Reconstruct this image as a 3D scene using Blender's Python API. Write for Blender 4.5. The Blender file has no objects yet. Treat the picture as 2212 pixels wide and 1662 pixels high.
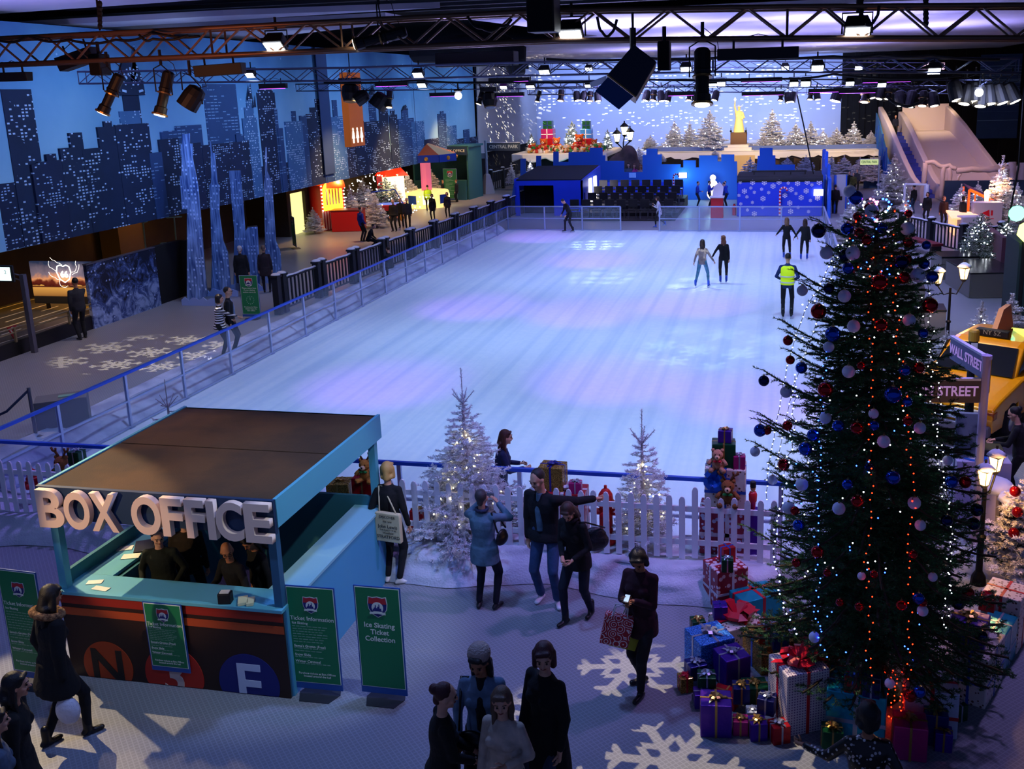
import bpy, bmesh, math, random
import numpy as np
from mathutils import Vector, Matrix, Euler
PI=math.pi; R=math.radians
SC=bpy.context.scene; COL=SC.collection
rnd=random.Random(7)
# ---------- camera model (photo frame 2212 x 1662) ----------
F,PIT,YAW,ROL,CX,CY,H=2103.0,0.227111,0.211961,0.0277423,1237.76,685.31,6.3
def _rot():
    cy,sy=math.cos(YAW),math.sin(YAW)
    f=Vector((-sy*math.cos(PIT),cy*math.cos(PIT),-math.sin(PIT))); r=Vector((cy,sy,0)); d=f.cross(r)
    c,s=math.cos(ROL),math.sin(ROL)
    return (c*r+s*d),(-s*r+c*d),f
RX,RD,RF=_rot()
def ray(x,y): return RX*((x-CX)/F)+RD*((y-CY)/F)+RF
def G(x,y,z=0.0):
    d=ray(x,y); t=(z-H)/d.z; return Vector((0,0,H))+d*t
def AY(x,y,Y):
    d=ray(x,y); return Vector((0,0,H))+d*(Y/d.y)
def AX(x,y,X):
    d=ray(x,y); return Vector((0,0,H))+d*(X/d.x)
cd=bpy.data.cameras.new('camera'); cam=bpy.data.objects.new('camera',cd); COL.objects.link(cam)
cd.sensor_width=36; cd.lens=F/2212*36; cd.shift_x=-(CX-1106)/2212; cd.shift_y=-(831-CY)/2212
cd.clip_end=500; cd.clip_start=.05
m=Matrix((RX,-RD,-RF)).transposed().to_4x4(); m.translation=Vector((0,0,H)); cam.matrix_world=m
SC.camera=cam
SC.view_settings.view_transform='Standard'; SC.view_settings.look='None'; SC.view_settings.gamma=1
SC.view_settings.use_curve_mapping=False
# ---------- materials ----------
def lin(c):
    if isinstance(c,str):
        c=c.lstrip('#'); c=[int(c[i:i+2],16)/255 for i in (0,2,4)]
        c=[(v/12.92 if v<=.04045 else ((v+.055)/1.055)**2.4) for v in c]
    return tuple(c)+(1,)
MATS={}
def nd(nt,t,**k):
    n=nt.nodes.new(t)
    for a,b in k.items():
        if a in n.inputs.keys(): n.inputs[a].default_value=b
        else: setattr(n,a,b)
    return n
def M(name,col='#808080',rough=.6,metal=0,em=None,es=0,trans=0,alpha=1,bump=0,bs=30,var=0,vs=5,col2=None,spec=.5,coat=0,ior=1.45,sheen=0):
    """one procedural material; var mixes col2 in by noise, bump is noise bump"""
    if name in MATS: return MATS[name]
    m=bpy.data.materials.new(name); m.use_nodes=True; nt=m.node_tree; b=nt.nodes['Principled BSDF']
    I=b.inputs; I['Base Color'].default_value=lin(col); I['Roughness'].default_value=rough; I['Metallic'].default_value=metal
    I['Transmission Weight'].default_value=trans; I['Alpha'].default_value=alpha; I['IOR'].default_value=ior
    I['Specular IOR Level'].default_value=spec; I['Coat Weight'].default_value=coat; I['Sheen Weight'].default_value=sheen
    L=nt.links.new
    if em: I['Emission Color'].default_value=lin(em); I['Emission Strength'].default_value=es
    tc=None
    if var or bump: tc=nd(nt,'ShaderNodeTexCoord')
    if var:
        n=nd(nt,'ShaderNodeTexNoise',Scale=vs,Detail=4.0); L(tc.outputs['Object'],n.inputs['Vector'])
        r=nd(nt,'ShaderNodeValToRGB'); r.color_ramp.elements[0].position=.5-.3*(1.01-var); r.color_ramp.elements[1].position=.5+.3*(1.01-var)
        r.color_ramp.elements[0].color=lin(col); r.color_ramp.elements[1].color=lin(col2 or col)
        L(n.outputs['Fac'],r.inputs['Fac']); L(r.outputs['Color'],I['Base Color'])
    if bump:
        n=nd(nt,'ShaderNodeTexNoise',Scale=bs,Detail=3.0); L(tc.outputs['Object'],n.inputs['Vector'])
        bp=nd(nt,'ShaderNodeBump',Strength=bump,Distance=.02); L(n.outputs['Fac'],bp.inputs['Height']); L(bp.outputs['Normal'],I['Normal'])
    MATS[name]=m; return m
def EM(name,col='#ffffff',s=1,sample=False):
    m=M(name,'#000000',em=col,es=s)
    m.cycles.emission_sampling='AUTO' if sample else 'NONE'
    return m
# ---------- mesh builder ----------
class MB:
    def __init__(s): s.v=[]; s.f=[]; s.mi=[]; s.cur=0
    def m(s,i): s.cur=i; return s
    def add(s,vs,fs):
        o=len(s.v); s.v+=[tuple(v) for v in vs]; s.f+=[tuple(i+o for i in f) for f in fs]; s.mi+=[s.cur]*len(fs); return s
    def box(s,c,d,rz=0,rx=0,ry=0):
        q=Euler((rx,ry,rz)).to_matrix(); c=Vector(c)
        vs=[c+q@Vector((x*d[0]/2,y*d[1]/2,z*d[2]/2)) for z in(-1,1) for y in(-1,1) for x in(-1,1)]
        return s.add(vs,[(0,2,3,1),(4,5,7,6),(0,1,5,4),(2,6,7,3),(0,4,6,2),(1,3,7,5)])
    def bx(s,x0,x1,y0,y1,z0,z1): return s.box(((x0+x1)/2,(y0+y1)/2,(z0+z1)/2),(x1-x0,y1-y0,z1-z0))
    def tube(s,pts,r,n=8,cap=True,close=False,sq=1):
        pts=[Vector(p) for p in pts]; k=len(pts); rs=r if isinstance(r,(list,tuple)) else [r]*k
        vs=[];up=None
        for i,p in enumerate(pts):
            a=pts[(i+1)%k] if (i<k-1 or close) else p; b=pts[i-1] if (i>0 or close) else p
            t=(a-b).normalized() if (a-b).length>1e-9 else Vector((0,0,1))
            if up is None:
                up=Vector((0,0,1)) if abs(t.z)<.9 else Vector((1,0,0))
            sx=t.cross(up)
            if sx.length<1e-6: sx=t.cross(Vector((0,1,0)))
            sx.normalize(); up=sx.cross(t).normalized()
            for j in range(n):
                a_=2*PI*(j+.5)/n; vs.append(p+(sx*math.cos(a_)+up*math.sin(a_)*sq)*rs[i])
        fs=[]
        for i in range(k if close else k-1):
            for j in range(n):
                a,b=i*n+j,i*n+(j+1)%n; c,d=((i+1)%k)*n+(j+1)%n,((i+1)%k)*n+j
                fs.append((a,b,c,d))
        if cap and not close: fs.append(tuple(range(n-1,-1,-1))); fs.append(tuple((k-1)*n+j for j in range(n)))
        return s.add(vs,fs)
    def lathe(s,prof,c=(0,0,0),n=16,axis=None,sx=1,sy=1):
        c=Vector(c); q=Matrix.Identity(3)
        if axis is not None: q=Vector((0,0,1)).rotation_difference(Vector(axis)).to_matrix()
        vs=[];fs=[]
        for r,z in prof:
            for j in range(n): a=2*PI*j/n; vs.append(c+q@Vector((r*math.cos(a)*sx,r*math.sin(a)*sy,z)))
        for i in range(len(prof)-1):
            for j in range(n): fs.append((i*n+j,i*n+(j+1)%n,(i+1)*n+(j+1)%n,(i+1)*n+j))
        fs.append(tuple(range(n-1,-1,-1))); fs.append(tuple((len(prof)-1)*n+j for j in range(n)))
        return s.add(vs,fs)
    def ball(s,c,r,n=12,sx=1,sy=1,sz=1):
        k=max(4,n//2); return s.lathe([(max(1e-4,r*math.sin(PI*i/k)),-r*math.cos(PI*i/k)*sz) for i in range(k+1)],c,n,sx=sx,sy=sy)
    def prism(s,pts,o,u,w,th):
        """polygon pts (a,b) in plane o+a*u+b*w, extruded by vector th"""
        o,u,w,th=map(Vector,(o,u,w,th)); n=len(pts)
        b=[o+u*a+w*c for a,c in pts]
        ar=sum(pts[i][0]*pts[(i+1)%n][1]-pts[(i+1)%n][0]*pts[i][1] for i in range(n))
        if ar*(u.cross(w)).dot(th)<0: b.reverse()
        t=[p+th for p in b]
        return s.add(b+t,[tuple(range(n-1,-1,-1)),tuple(range(n,2*n))]+[(i,(i+1)%n,n+(i+1)%n,n+i) for i in range(n)])
    def build(s,name,mats,parent=None,smooth=False,world=True,bevel=0,seg=2):
        me=bpy.data.meshes.new(name); v=s.v
        if parent is not None and world:
            p=parent; off=Vector((0,0,0))
            while p is not None: off+=p.location; p=p.parent
            v=[(a-off.x,b-off.y,c-off.z) for a,b,c in v]
        me.from_pydata(v,[],s.f)
        for x in (mats if isinstance(mats,(list,tuple)) else [mats]): me.materials.append(x)
        me.polygons.foreach_set('material_index',s.mi)
        if smooth: me.polygons.foreach_set('use_smooth',[True]*len(s.f))
        me.update()
        o=bpy.data.objects.new(name,me); COL.objects.link(o)
        if parent is not None: o.parent=parent
        if bevel:
            b=o.modifiers.new('b','BEVEL'); b.width=bevel; b.segments=seg; b.limit_method='ANGLE'; b.harden_normals=False
        return o
def tag(o,label,cat,group=None,kind=None):
    o['label']=label; o['category']=cat
    if group: o['group']=group
    if kind: o['kind']=kind
    return o
def thing(name,label,cat,loc=(0,0,0),rz=0,group=None):
    o=bpy.data.objects.new(name,None); COL.objects.link(o); o.empty_display_size=.1
    o.location=loc; o.rotation_euler=(0,0,rz); return tag(o,label,cat,group)
def copy_tree(o,parent=None,loc=None,rz=None,label=None,scale=None):
    c=o.copy(); COL.objects.link(c); c.parent=parent
    if loc is not None: c.location=loc
    if rz is not None: c.rotation_euler=(0,0,rz)
    if scale is not None: c.scale=(scale,)*3 if not isinstance(scale,tuple) else scale
    if label: c['label']=label
    for ch in list(o.children): copy_tree(ch,c)
    return c
def struct(mb,name,mats,label=None,**k):
    o=mb.build(name,mats,**k); o['kind']='structure'
    if label: o['label']=label
    return o
_fc={}
def text(s,name,mat,loc,ux,uy,size,depth=.004,bold=0,align='CENTER',parent=None,wide=1):
    """lettering as a mesh; ux, uy = unit vectors of writing direction and up"""
    cu=bpy.data.curves.new(name,'FONT'); cu.body=s; cu.size=size; cu.extrude=depth; cu.offset=bold; cu.align_x=align; cu.align_y='CENTER'; cu.resolution_u=6 if size>.3 else 3
    o=bpy.data.objects.new(name,cu); COL.objects.link(o)
    dg=bpy.context.evaluated_depsgraph_get(); me=bpy.data.meshes.new_from_object(o.evaluated_get(dg)); bpy.data.objects.remove(o); bpy.data.curves.remove(cu)
    me.name=name; ux=Vector(ux).normalized(); uy=Vector(uy).normalized(); n=ux.cross(uy); L=Vector(loc)
    off=Vector((0,0,0)); p=parent
    while p is not None: off+=p.location; p=p.parent
    mx=Matrix((ux*wide,uy,n)).transposed().to_4x4(); mx.translation=L-off; me.transform(mx)
    me.materials.clear(); me.materials.append(mat)
    r=bpy.data.objects.new(name,me); COL.objects.link(r)
    if parent is not None: r.parent=parent
    return r
LN=[0]
def light(kind,loc,target,col,power,size=.1,angle=40,blend=.5,name='lamp_light',sy=None):
    ld=bpy.data.lights.new(name,kind); ld.color=lin(col)[:3]; ld.energy=power
    if kind=='SPOT': ld.spot_size=R(angle); ld.spot_blend=blend; ld.shadow_soft_size=size
    elif kind=='AREA': ld.size=size; ld.spread=R(min(180,angle)) if angle else PI; 
    else: ld.shadow_soft_size=size
    if kind=='AREA' and sy: ld.shape='RECTANGLE'; ld.size_y=sy
    o=bpy.data.objects.new(name,ld); COL.objects.link(o); o.location=loc
    if target is not None:
        o.rotation_euler=(Vector(target)-Vector(loc)).to_track_quat('-Z','Y').to_euler()
    return o
# ---------- node helper for patterned materials ----------
def mth(nt,op,a,b=None,c=None):
    n=nt.nodes.new('ShaderNodeMath'); n.operation=op
    for i,v in enumerate((a,b,c)):
        if v is None: continue
        if isinstance(v,(int,float)): n.inputs[i].default_value=v
        else: nt.links.new(v,n.inputs[i])
    return n.outputs[0]
def window_mask(nt,u,v,su,sv,thr,fu=.6,fv=.5,big=None):
    """lit windows in a grid: returns 0/1 mask socket"""
    a=mth(nt,'MULTIPLY',u,su); b=mth(nt,'MULTIPLY',v,sv)
    fa=mth(nt,'FRACT',a); fb=mth(nt,'FRACT',b)
    k=mth(nt,'MULTIPLY',mth(nt,'LESS_THAN',fa,fu),mth(nt,'LESS_THAN',fb,fv))
    cx=nt.nodes.new('ShaderNodeCombineXYZ'); nt.links.new(mth(nt,'FLOOR',a),cx.inputs[0]); nt.links.new(mth(nt,'FLOOR',b),cx.inputs[1])
    w=nt.nodes.new('ShaderNodeTexWhiteNoise'); w.noise_dimensions='2D'; nt.links.new(cx.outputs[0],w.inputs['Vector'])
    cy=nt.nodes.new('ShaderNodeCombineXYZ'); nt.links.new(mth(nt,'MULTIPLY',u,big or .5),cy.inputs[0]); nt.links.new(mth(nt,'MULTIPLY',v,(big or .5)*2.5),cy.inputs[1])
    n=nt.nodes.new('ShaderNodeTexNoise'); n.inputs['Scale'].default_value=1.7; n.inputs['Detail'].default_value=1; nt.links.new(cy.outputs[0],n.inputs['Vector'])
    t=mth(nt,'SUBTRACT',w.outputs['Value'],mth(nt,'MULTIPLY',mth(nt,'SUBTRACT',n.outputs['Fac'],.5),2.4))
    return mth(nt,'MULTIPLY',k,mth(nt,'LESS_THAN',t,thr))
def mixc(nt,f,a,b):
    n=nt.nodes.new('ShaderNodeMix'); n.data_type='RGBA'
    if isinstance(f,(int,float)): n.inputs[0].default_value=f
    else: nt.links.new(f,n.inputs[0])
    for i,v in ((6,a),(7,b)):
        if isinstance(v,(str,tuple)): n.inputs[i].default_value=lin(v) if isinstance(v,str) else v
        else: nt.links.new(v,n.inputs[i])
    return n.outputs[2]
def sep(nt,out='Object'):
    tc=nt.nodes.new('ShaderNodeTexCoord'); s=nt.nodes.new('ShaderNodeSeparateXYZ'); nt.links.new(tc.outputs[out],s.inputs[0]); return tc,s.outputs
def print_mat(name,base,base2,win,su,sv,thr,fu=.6,fv=.5,ax=1,ns=1.5,rough=.9):
    m=M(name,base,rough); nt=m.node_tree; tc,s=sep(nt)
    k=window_mask(nt,s[ax],s[2],su,sv,thr,fu,fv)
    n=nt.nodes.new('ShaderNodeTexNoise'); n.inputs['Scale'].default_value=ns; n.inputs['Detail'].default_value=5; nt.links.new(tc.outputs['Object'],n.inputs['Vector'])
    c=mixc(nt,n.outputs['Fac'],base,base2); c=mixc(nt,k,c,win)
    nt.links.new(c,nt.nodes['Principled BSDF'].inputs['Base Color']); return m
# ---------- floor ----------
def floor_mat():
    m=M('vinyl floor','#8f949c',.42); nt=m.node_tree; b=nt.nodes['Principled BSDF']; tc,s=sep(nt)
    u=mth(nt,'MULTIPLY',mth(nt,'ADD',s[0],s[1]),15); v=mth(nt,'MULTIPLY',mth(nt,'SUBTRACT',s[0],s[1]),15)
    fu=mth(nt,'FRACT',u); fv=mth(nt,'FRACT',v)
    k=mth(nt,'MULTIPLY',mth(nt,'GREATER_THAN',fu,.22),mth(nt,'GREATER_THAN',fv,.22))
    n=nt.nodes.new('ShaderNodeTexNoise'); n.inputs['Scale'].default_value=.7; n.inputs['Detail'].default_value=6; nt.links.new(tc.outputs['Object'],n.inputs['Vector'])
    c=mixc(nt,k,'#989ca6','#82868f'); c=mixc(nt,mth(nt,'MULTIPLY',n.outputs['Fac'],.5),c,'#70757f')
    nt.links.new(c,b.inputs['Base Color'])
    bp=nt.nodes.new('ShaderNodeBump'); bp.inputs['Strength'].default_value=.15; bp.inputs['Distance'].default_value=.01; nt.links.new(k,bp.inputs['Height']); nt.links.new(bp.outputs['Normal'],b.inputs['Normal'])
    return m
fm=floor_mat()
mb=MB(); mb.bx(-34,20,1,90,-.3,0); struct(mb,'floor',fm)
# ---------- ice ----------
def ice_mat():
    m=M('ice','#c9dcf2',.3); nt=m.node_tree; b=nt.nodes['Principled BSDF']
    tc=nt.nodes.new('ShaderNodeTexCoord'); mp=nt.nodes.new('ShaderNodeMapping'); mp.inputs['Scale'].default_value=(3.2,.06,1); nt.links.new(tc.outputs['Object'],mp.inputs['Vector'])
    n=nt.nodes.new('ShaderNodeTexNoise'); n.inputs['Scale'].default_value=1; n.inputs['Detail'].default_value=4; nt.links.new(mp.outputs['Vector'],n.inputs['Vector'])
    r=nt.nodes.new('ShaderNodeValToRGB'); e=r.color_ramp.elements; e[0].position=.32; e[0].color=lin('#bccde6'); e[1].position=.55; e[1].color=lin('#d6e0f0'); nt.links.new(n.outputs['Fac'],r.inputs['Fac'])
    n2=nt.nodes.new('ShaderNodeTexNoise'); n2.inputs['Scale'].default_value=7; n2.inputs['Detail'].default_value=6; nt.links.new(tc.outputs['Object'],n2.inputs['Vector'])
    c=mixc(nt,mth(nt,'MULTIPLY',n2.outputs['Fac'],.35),r.outputs['Color'],'#a9c3e0')
    nt.links.new(c,b.inputs['Base Color'])
    rr=mth(nt,'ADD',mth(nt,'MULTIPLY',n2.outputs['Fac'],.3),.3); nt.links.new(rr,b.inputs['Roughness'])
    return m
IX0,IX1,IY0,IY1=-12.5,1.9,12.5,44.1
mb=MB(); mb.bx(IX0,IX1,IY0,IY1,-.02,.04); ice=mb.build('ice_rink',ice_mat())
tag(ice,'pale blue rectangular sheet of skating ice with long resurfacing streaks','ice rink')
# ---------- ceiling ----------
M('ceiling paint','#b8b4c8',.9,var=.5,vs=.4,col2='#a8a6bc'); M('void black','#0b0d14',.95)
mb=MB()
def cpoly(mb,pts,z,th=.15): mb.prism(pts,(0,0,z),(1,0,0),(0,1,0),(0,0,th))
cpoly(mb,[(-26,30),(-12,29.5),(-12,31.5),(-26,40)],8.7) # white blade of ceiling over the mural
cpoly(mb,[(-26,14),(14,14),(14,21.5),(-9,22.5),(-26,24.5)],8.8)
cpoly(mb,[(-10,32),(16,32),(16,88),(-22,88),(-22,66),(-13,50),(-8,44)],8.7)
cpoly(mb,[(-26,26),(-15,25.3),(-9,26),(-26,28)],8.6)
struct(mb,'ceiling',MATS['ceiling paint'])
mb=MB(); mb.bx(-34,20,1,92,10.6,10.8); struct(mb,'ceiling_void',MATS['void black'])
mb=MB()
for i in range(7): mb.bx(-26,16,23.2+i*1.35,23.45+i*1.35,9.0,9.35)
for i in range(9): mb.bx(-24+i*4.6,-23.7+i*4.6,22,33,9.4,9.7)
o=mb.build('ceiling_beam',M('roof steel','#23262f',.8)); o['kind']='structure'
# ---------- walls ----------
brown=M('brown wall','#4a3a22',.85,var=.6,vs=.6,col2='#392c1b')
mb=MB(); mb.bx(-25,-24.7,8,64,0,4); mb.bx(-25,-20.2,8,64,4,4.2); struct(mb,'wall_left',brown)
dk=M('black drape','#0a0b10',.95,bump=.3,bs=3)
mb=MB(); mb.bx(-26,-20.8,64,64.3,0,2.5); mb.bx(-21,-20.6,64,82,0,9); struct(mb,'wall_far_left',dk)
M('sky cloth','#c4d0ea',.9,var=.4,vs=.08,col2='#b4c4ea')
mb=MB(); mb.bx(-20.6,4.6,81,81.3,1.0,9); struct(mb,'wall_back',MATS['sky cloth'])
mb=MB()
for i in range(44):   # pleated black drape on the right of the slide
    x=4.6+i*.45; mb.bx(x,x+.45,80.6+.12*math.sin(i*2.1),80.9,0,9)
struct(mb,'wall_back_drape',dk)
mb=MB(); mb.bx(17.8,18,8,82,0,9); struct(mb,'wall_right',M('right wall','#26242c',.9))
mb=MB(); mb.bx(-34,-33.7,1,90,0,10.7); struct(mb,'wall_left_outer',MATS['void black'])
# doorway of light in the left wall
def px_on_x(pts,X): return [(AX(x,y,X).y,AX(x,y,X).z) for x,y in pts]
mb=MB(); y0,y1=AX(624,420,-22.6).y,AX(656,420,-22.6).y; z1=AX(624,419,-22.6).z
mb.bx(-22.9,-22.7,y0,y1,0,z1); d=struct(mb,'door_1',M('lit doorway','#e8dfa0',.7,em='#f4e690',es=.55),label='tall pale yellow lit doorway in the dark left wall')
mb=MB(); mb.bx(-23.2,-22.55,y0-.35,y0,0,2.6); mb.bx(-23.2,-22.55,y1,y1+1.3,0,2.6); mb.bx(-23.2,-22.55,y0,y1,z1,2.6); mb.bx(-24.8,-23.1,y0-.35,y0-.2,0,2.6)
struct(mb,'wall_door_surround',M('dark olive wall','#2c261a',.9))
# ---------- skyline mural on the left ----------
mx=-20.0
mural=thing('skyline_mural','huge blue night skyline mural cloth hanging along the left wall','mural',(mx,40,2.6))
def sky_mat():
    m=M('mural sky','#4f86c6',.9); nt=m.node_tree; tc,s=sep(nt)
    r=nt.nodes.new('ShaderNodeValToRGB'); e=r.color_ramp.elements
    e[0].position=.0; e[0].color=lin('#86b8dc'); e[1].position=1; e[1].color=lin('#1d4686'); q=e.new(.45); q.color=lin('#5c96c8')
    n=nt.nodes.new('ShaderNodeTexNoise'); n.inputs['Scale'].default_value=.35; n.inputs['Detail'].default_value=5; nt.links.new(tc.outputs['Object'],n.inputs['Vector'])
    z=mth(nt,'MULTIPLY',mth(nt,'SUBTRACT',s[2],1.8),.2); z=mth(nt,'ADD',z,mth(nt,'MULTIPLY',mth(nt,'SUBTRACT',n.outputs['Fac'],.5),.7)); nt.links.new(z,r.inputs['Fac'])
    v=nt.nodes.new('ShaderNodeTexVoronoi'); v.inputs['Scale'].default_value=1.6; nt.links.new(tc.outputs['Object'],v.inputs['Vector'])
    c=mixc(nt,mth(nt,'MULTIPLY',mth(nt,'LESS_THAN',v.outputs['Distance'],.07),.45),r.outputs['Color'],'#a8cdf4')
    nt.links.new(c,nt.nodes['Principled BSDF'].inputs['Base Color']); return m
sm=sky_mat()
t0=print_mat('mural tower dark','#10203c','#182c50','#a4c4e8',7,11,.24,.6,.5)
t1=print_mat('mural tower mid','#24406c','#2a4c7c','#6c94c0',4,9,.3,.8,.3)
t2=print_mat('mural tower lit','#32598c','#4674a4','#a8c8e8',8,11,.36,.5,.5)
t3=print_mat('mural street blocks','#101c3a','#182a50','#98bce4',8,13,.24,.6,.45)
mb=MB(); mb.bx(mx-.03,mx,10,63.6,2.6,8.52); mb.build('cloth',sm,mural)
# (x0,x1,ytop,tone,[spire x,ytop])
TW=[(0,66,193,0),(62,78,355,3),(76,128,348,3),(94,116,333,3),(124,150,320,0),(144,173,287,0),(172,212,321,0),(206,244,274,0),(220,238,262,0),(244,318,268,0),(255,300,240,2),(262,298,200,0),
(318,345,330,1),(339,382,300,0),(344,383,283,1),(376,432,271,1),(383,430,310,3),(431,520,310,3),(436,508,182,1),(463,490,182,1),(506,522,290,1),(518,534,304,0),(521,552,255,2),(526,546,232,2),(530,541,214,2),(553,592,200,0),(556,588,194,0),(590,597,235,1),(597,608,277,1),(613,650,262,2),(628,637,240,1),(645,660,250,1),(660,692,246,0),(668,690,232,0),(679,690,214,0),(690,712,250,1),(711,742,252,2),(716,726,216,1),(741,760,246,3),(762,784,262,0),(782,824,262,0),(794,809,206,1),(817,836,232,0),(839,856,248,0),(842,851,237,0),(858,892,256,1),(866,880,238,1),(886,914,262,2),(914,946,300,3),(944,962,246,1),(950,957,240,1),(962,984,272,2),(984,1000,300,3),(1000,1012,280,1),(1012,1030,296,3)]
mats=[t0,t1,t2,t3]; mb=MB()
def rect_m(mb,x0,x1,yt,off,zb=2.6):
    a=AX(x0,yt,mx); b=AX(x1,yt,mx); z=(a.z+b.z)/2
    mb.bx(mx,mx+off,a.y,b.y-.01,zb+.01,z)
mb.m(3); 
for i in range(26):
    x=i*40+rnd.uniform(-8,8); rect_m(mb,max(-40,x-6),min(1031,x+48),rnd.uniform(392,412)-x*.082,.004+.0004*i)
for i,(x0,x1,yt,t) in enumerate(sorted(TW,key=lambda q:q[2])): mb.m(t); rect_m(mb,x0,x1,yt,.02+.0012*i)
# spires and a scalloped crown
mb.m(0)
def spire(x,y0,y1,w):
    a,b=AX(x-w,y0,mx),AX(x+w,y0,mx); c=AX(x,y1,mx); mb.prism([(a.y,a.z),(b.y,b.z),(c.y,c.z)],(mx+.1,0,0),(0,1,0),(0,0,1),(.01,0,0))
spire(283,175,96,7); spire(535,216,180,5); spire(801,206,185,7); spire(872,238,225,6); spire(545,232,205,3)
c=AX(281,206,mx); pts=[(c.y+1.0*math.cos(a)*.62,c.z+1.15*math.sin(a)) for a in [PI*k/14 for k in range(15)]]
mb.prism(pts,(mx+.1,0,0),(0,1,0),(0,0,1),(.01,0,0))
mb.build('printed_skyline',mats,mural)
mb=MB(); pale=M('printed crown light','#9cc4f0',.9)
for k in range(9):
    a=PI*(k+.5)/9; mb.box((mx+.115,c.y+.36*math.cos(a)*1.15,c.z+.75*math.sin(a)),(.006,.07,.2),rx=a-PI/2)
for z in (0,.25): 
    for k in range(9): a=PI*(k+.5)/9; 
mb.build('printed_crown',pale,mural)
mb=MB(); sg=M('mural seam','#27406e',.9)
for x in (1029,895,695): 
    a=AX(x,300,mx); mb.bx(mx+.12,mx+.13,a.y-.02,a.y+.02,2.6,8.5)
a,b=AX(690,300,mx),AX(712,300,mx); mb.bx(mx+.12,mx+.15,a.y,b.y,3.0,8.5); mb.build('seam_strip',sg,mural)
# white projection screen beyond the mural
mb=MB(); mb.prism([(AX(1033,333,-20).y,AX(1033,333,-20).z),(80.7,AX(1160,304,-20).z),(80.7,8.2),(AX(1033,200,-20).y,8.2)],(-20,0,0),(0,1,0),(0,0,1),(-.06,0,0))
o=mb.build('projection_screen',M('screen white','#b9bfcc',.9)); tag(o,'grey-white hanging screen with window-shaped light patches, beyond the skyline mural','screen')
# orange hanging toilet sign
p=AX(757,300,-17.5); so=thing('hanging_sign','tall orange hanging sign with white figure symbols, in front of the mural','sign',(p.x,p.y,3.2))
a,b=AX(750,318,-17.5),AX(780,318,-17.5); zt=AX(752,157,-17.5).z; za=a.z
mb=MB(); mb.bx(-17.6,-17.3,a.y,b.y,za,zt); mb.build('panel',M('orange board','#c0601c',.6,em='#c0601c',es=.12),so,bevel=.01)
mb=MB(); w=EM('figure white','#fff4e0',1.3)
def figure(mb,y,z,h,x):
    mb.prism([(math.cos(k*PI/5)*h*.1+y,math.sin(k*PI/5)*h*.1+z+h*.9) for k in range(10)],(x,0,0),(0,1,0),(0,0,1),(.01,0,0))
    mb.prism([(y-h*.1,z+h*.78),(y+h*.1,z+h*.78),(y+h*.22,z+h*.3),(y+h*.1,z+h*.3),(y+h*.1,z),(y-h*.1,z),(y-h*.1,z+h*.3),(y-h*.22,z+h*.3)],(x,0,0),(0,1,0),(0,0,1),(.01,0,0))
ly=b.y-a.y
for k in range(3): figure(mb,a.y+ly*(.18+.3*k),za+.15,.62,-17.3)
mb.build('symbols',w,so)
mb=MB(); mb.tube([(-17.45,(a.y+b.y)/2,zt),(-17.45,(a.y+b.y)/2,8.6)],.02,6); mb.build('suspension_rod',M('black metal','#101115',.5,metal=.6),so)
# ---------- glass barriers round the rink ----------
alu=M('barrier aluminium','#aab6d8',.35,metal=.7); blue=M('blue rail cap','#1c50c8',.35,metal=.3)
gl=M('clear panel','#c0d0f0',.06,trans=0,alpha=.08,spec=.6)
def barrier(name,label,p0,p1,n,h=1.15,skip=(),cap=blue,kick=.0):
    p0,p1=Vector(p0),Vector(p1); t=thing(name,label,'barrier',p0,group=None); d=(p1-p0)/n; u=d.normalized(); rz=math.atan2(u.y,u.x)
    up=Vector((0,0,1))
    for i in range(n+1):
        if skip and (i in skip and i-1 in skip): continue
        p=p0+d*i; mb=MB(); mb.box(p+up*h/2,(.06,.05,h),rz); mb.box(p+up*.03,(.14,.1,.05),rz); mb.build('post',alu,t)
    for i in range(n):
        if i in skip: continue
        a=p0+d*i; b=a+d; c=(a+b)/2
        mb=MB(); mb.box(c+up*h,(d.length,.06,.05),rz); mb.build('top_rail',cap,t)
        mb=MB(); mb.box(c+up*(h*.52),(d.length,.04,.04),rz); mb.box(c+up*.07,(d.length,.04,.04),rz); mb.build('mid_rail',alu,t)
        mb=MB(); mb.box(c+up*(h*.53),(d.length-.06,.012,h*.92),rz); mb.build('glass_panel',gl,t)
    return t
barrier('rink_barrier','long glass-panelled barrier with blue top rail on the left side of the ice',(IX0,12.4,0),(IX0,44.1,0),17)
barrier('rink_barrier','far glass barrier with white frame at the back of the ice, open gateway in it',(IX0,44.1,0),(1.9,43.6,0),8,skip=(3,),cap=alu)
barrier('rink_barrier','front glass barrier with blue top rail nearest the picket fence',(IX0,12.4,0),(1.9,12.4,0),8)
barrier('rink_barrier','glass barrier on the right side of the ice behind the tall tree',(1.9,12.4,0),(1.9,43.6,0),17,cap=alu)
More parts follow.
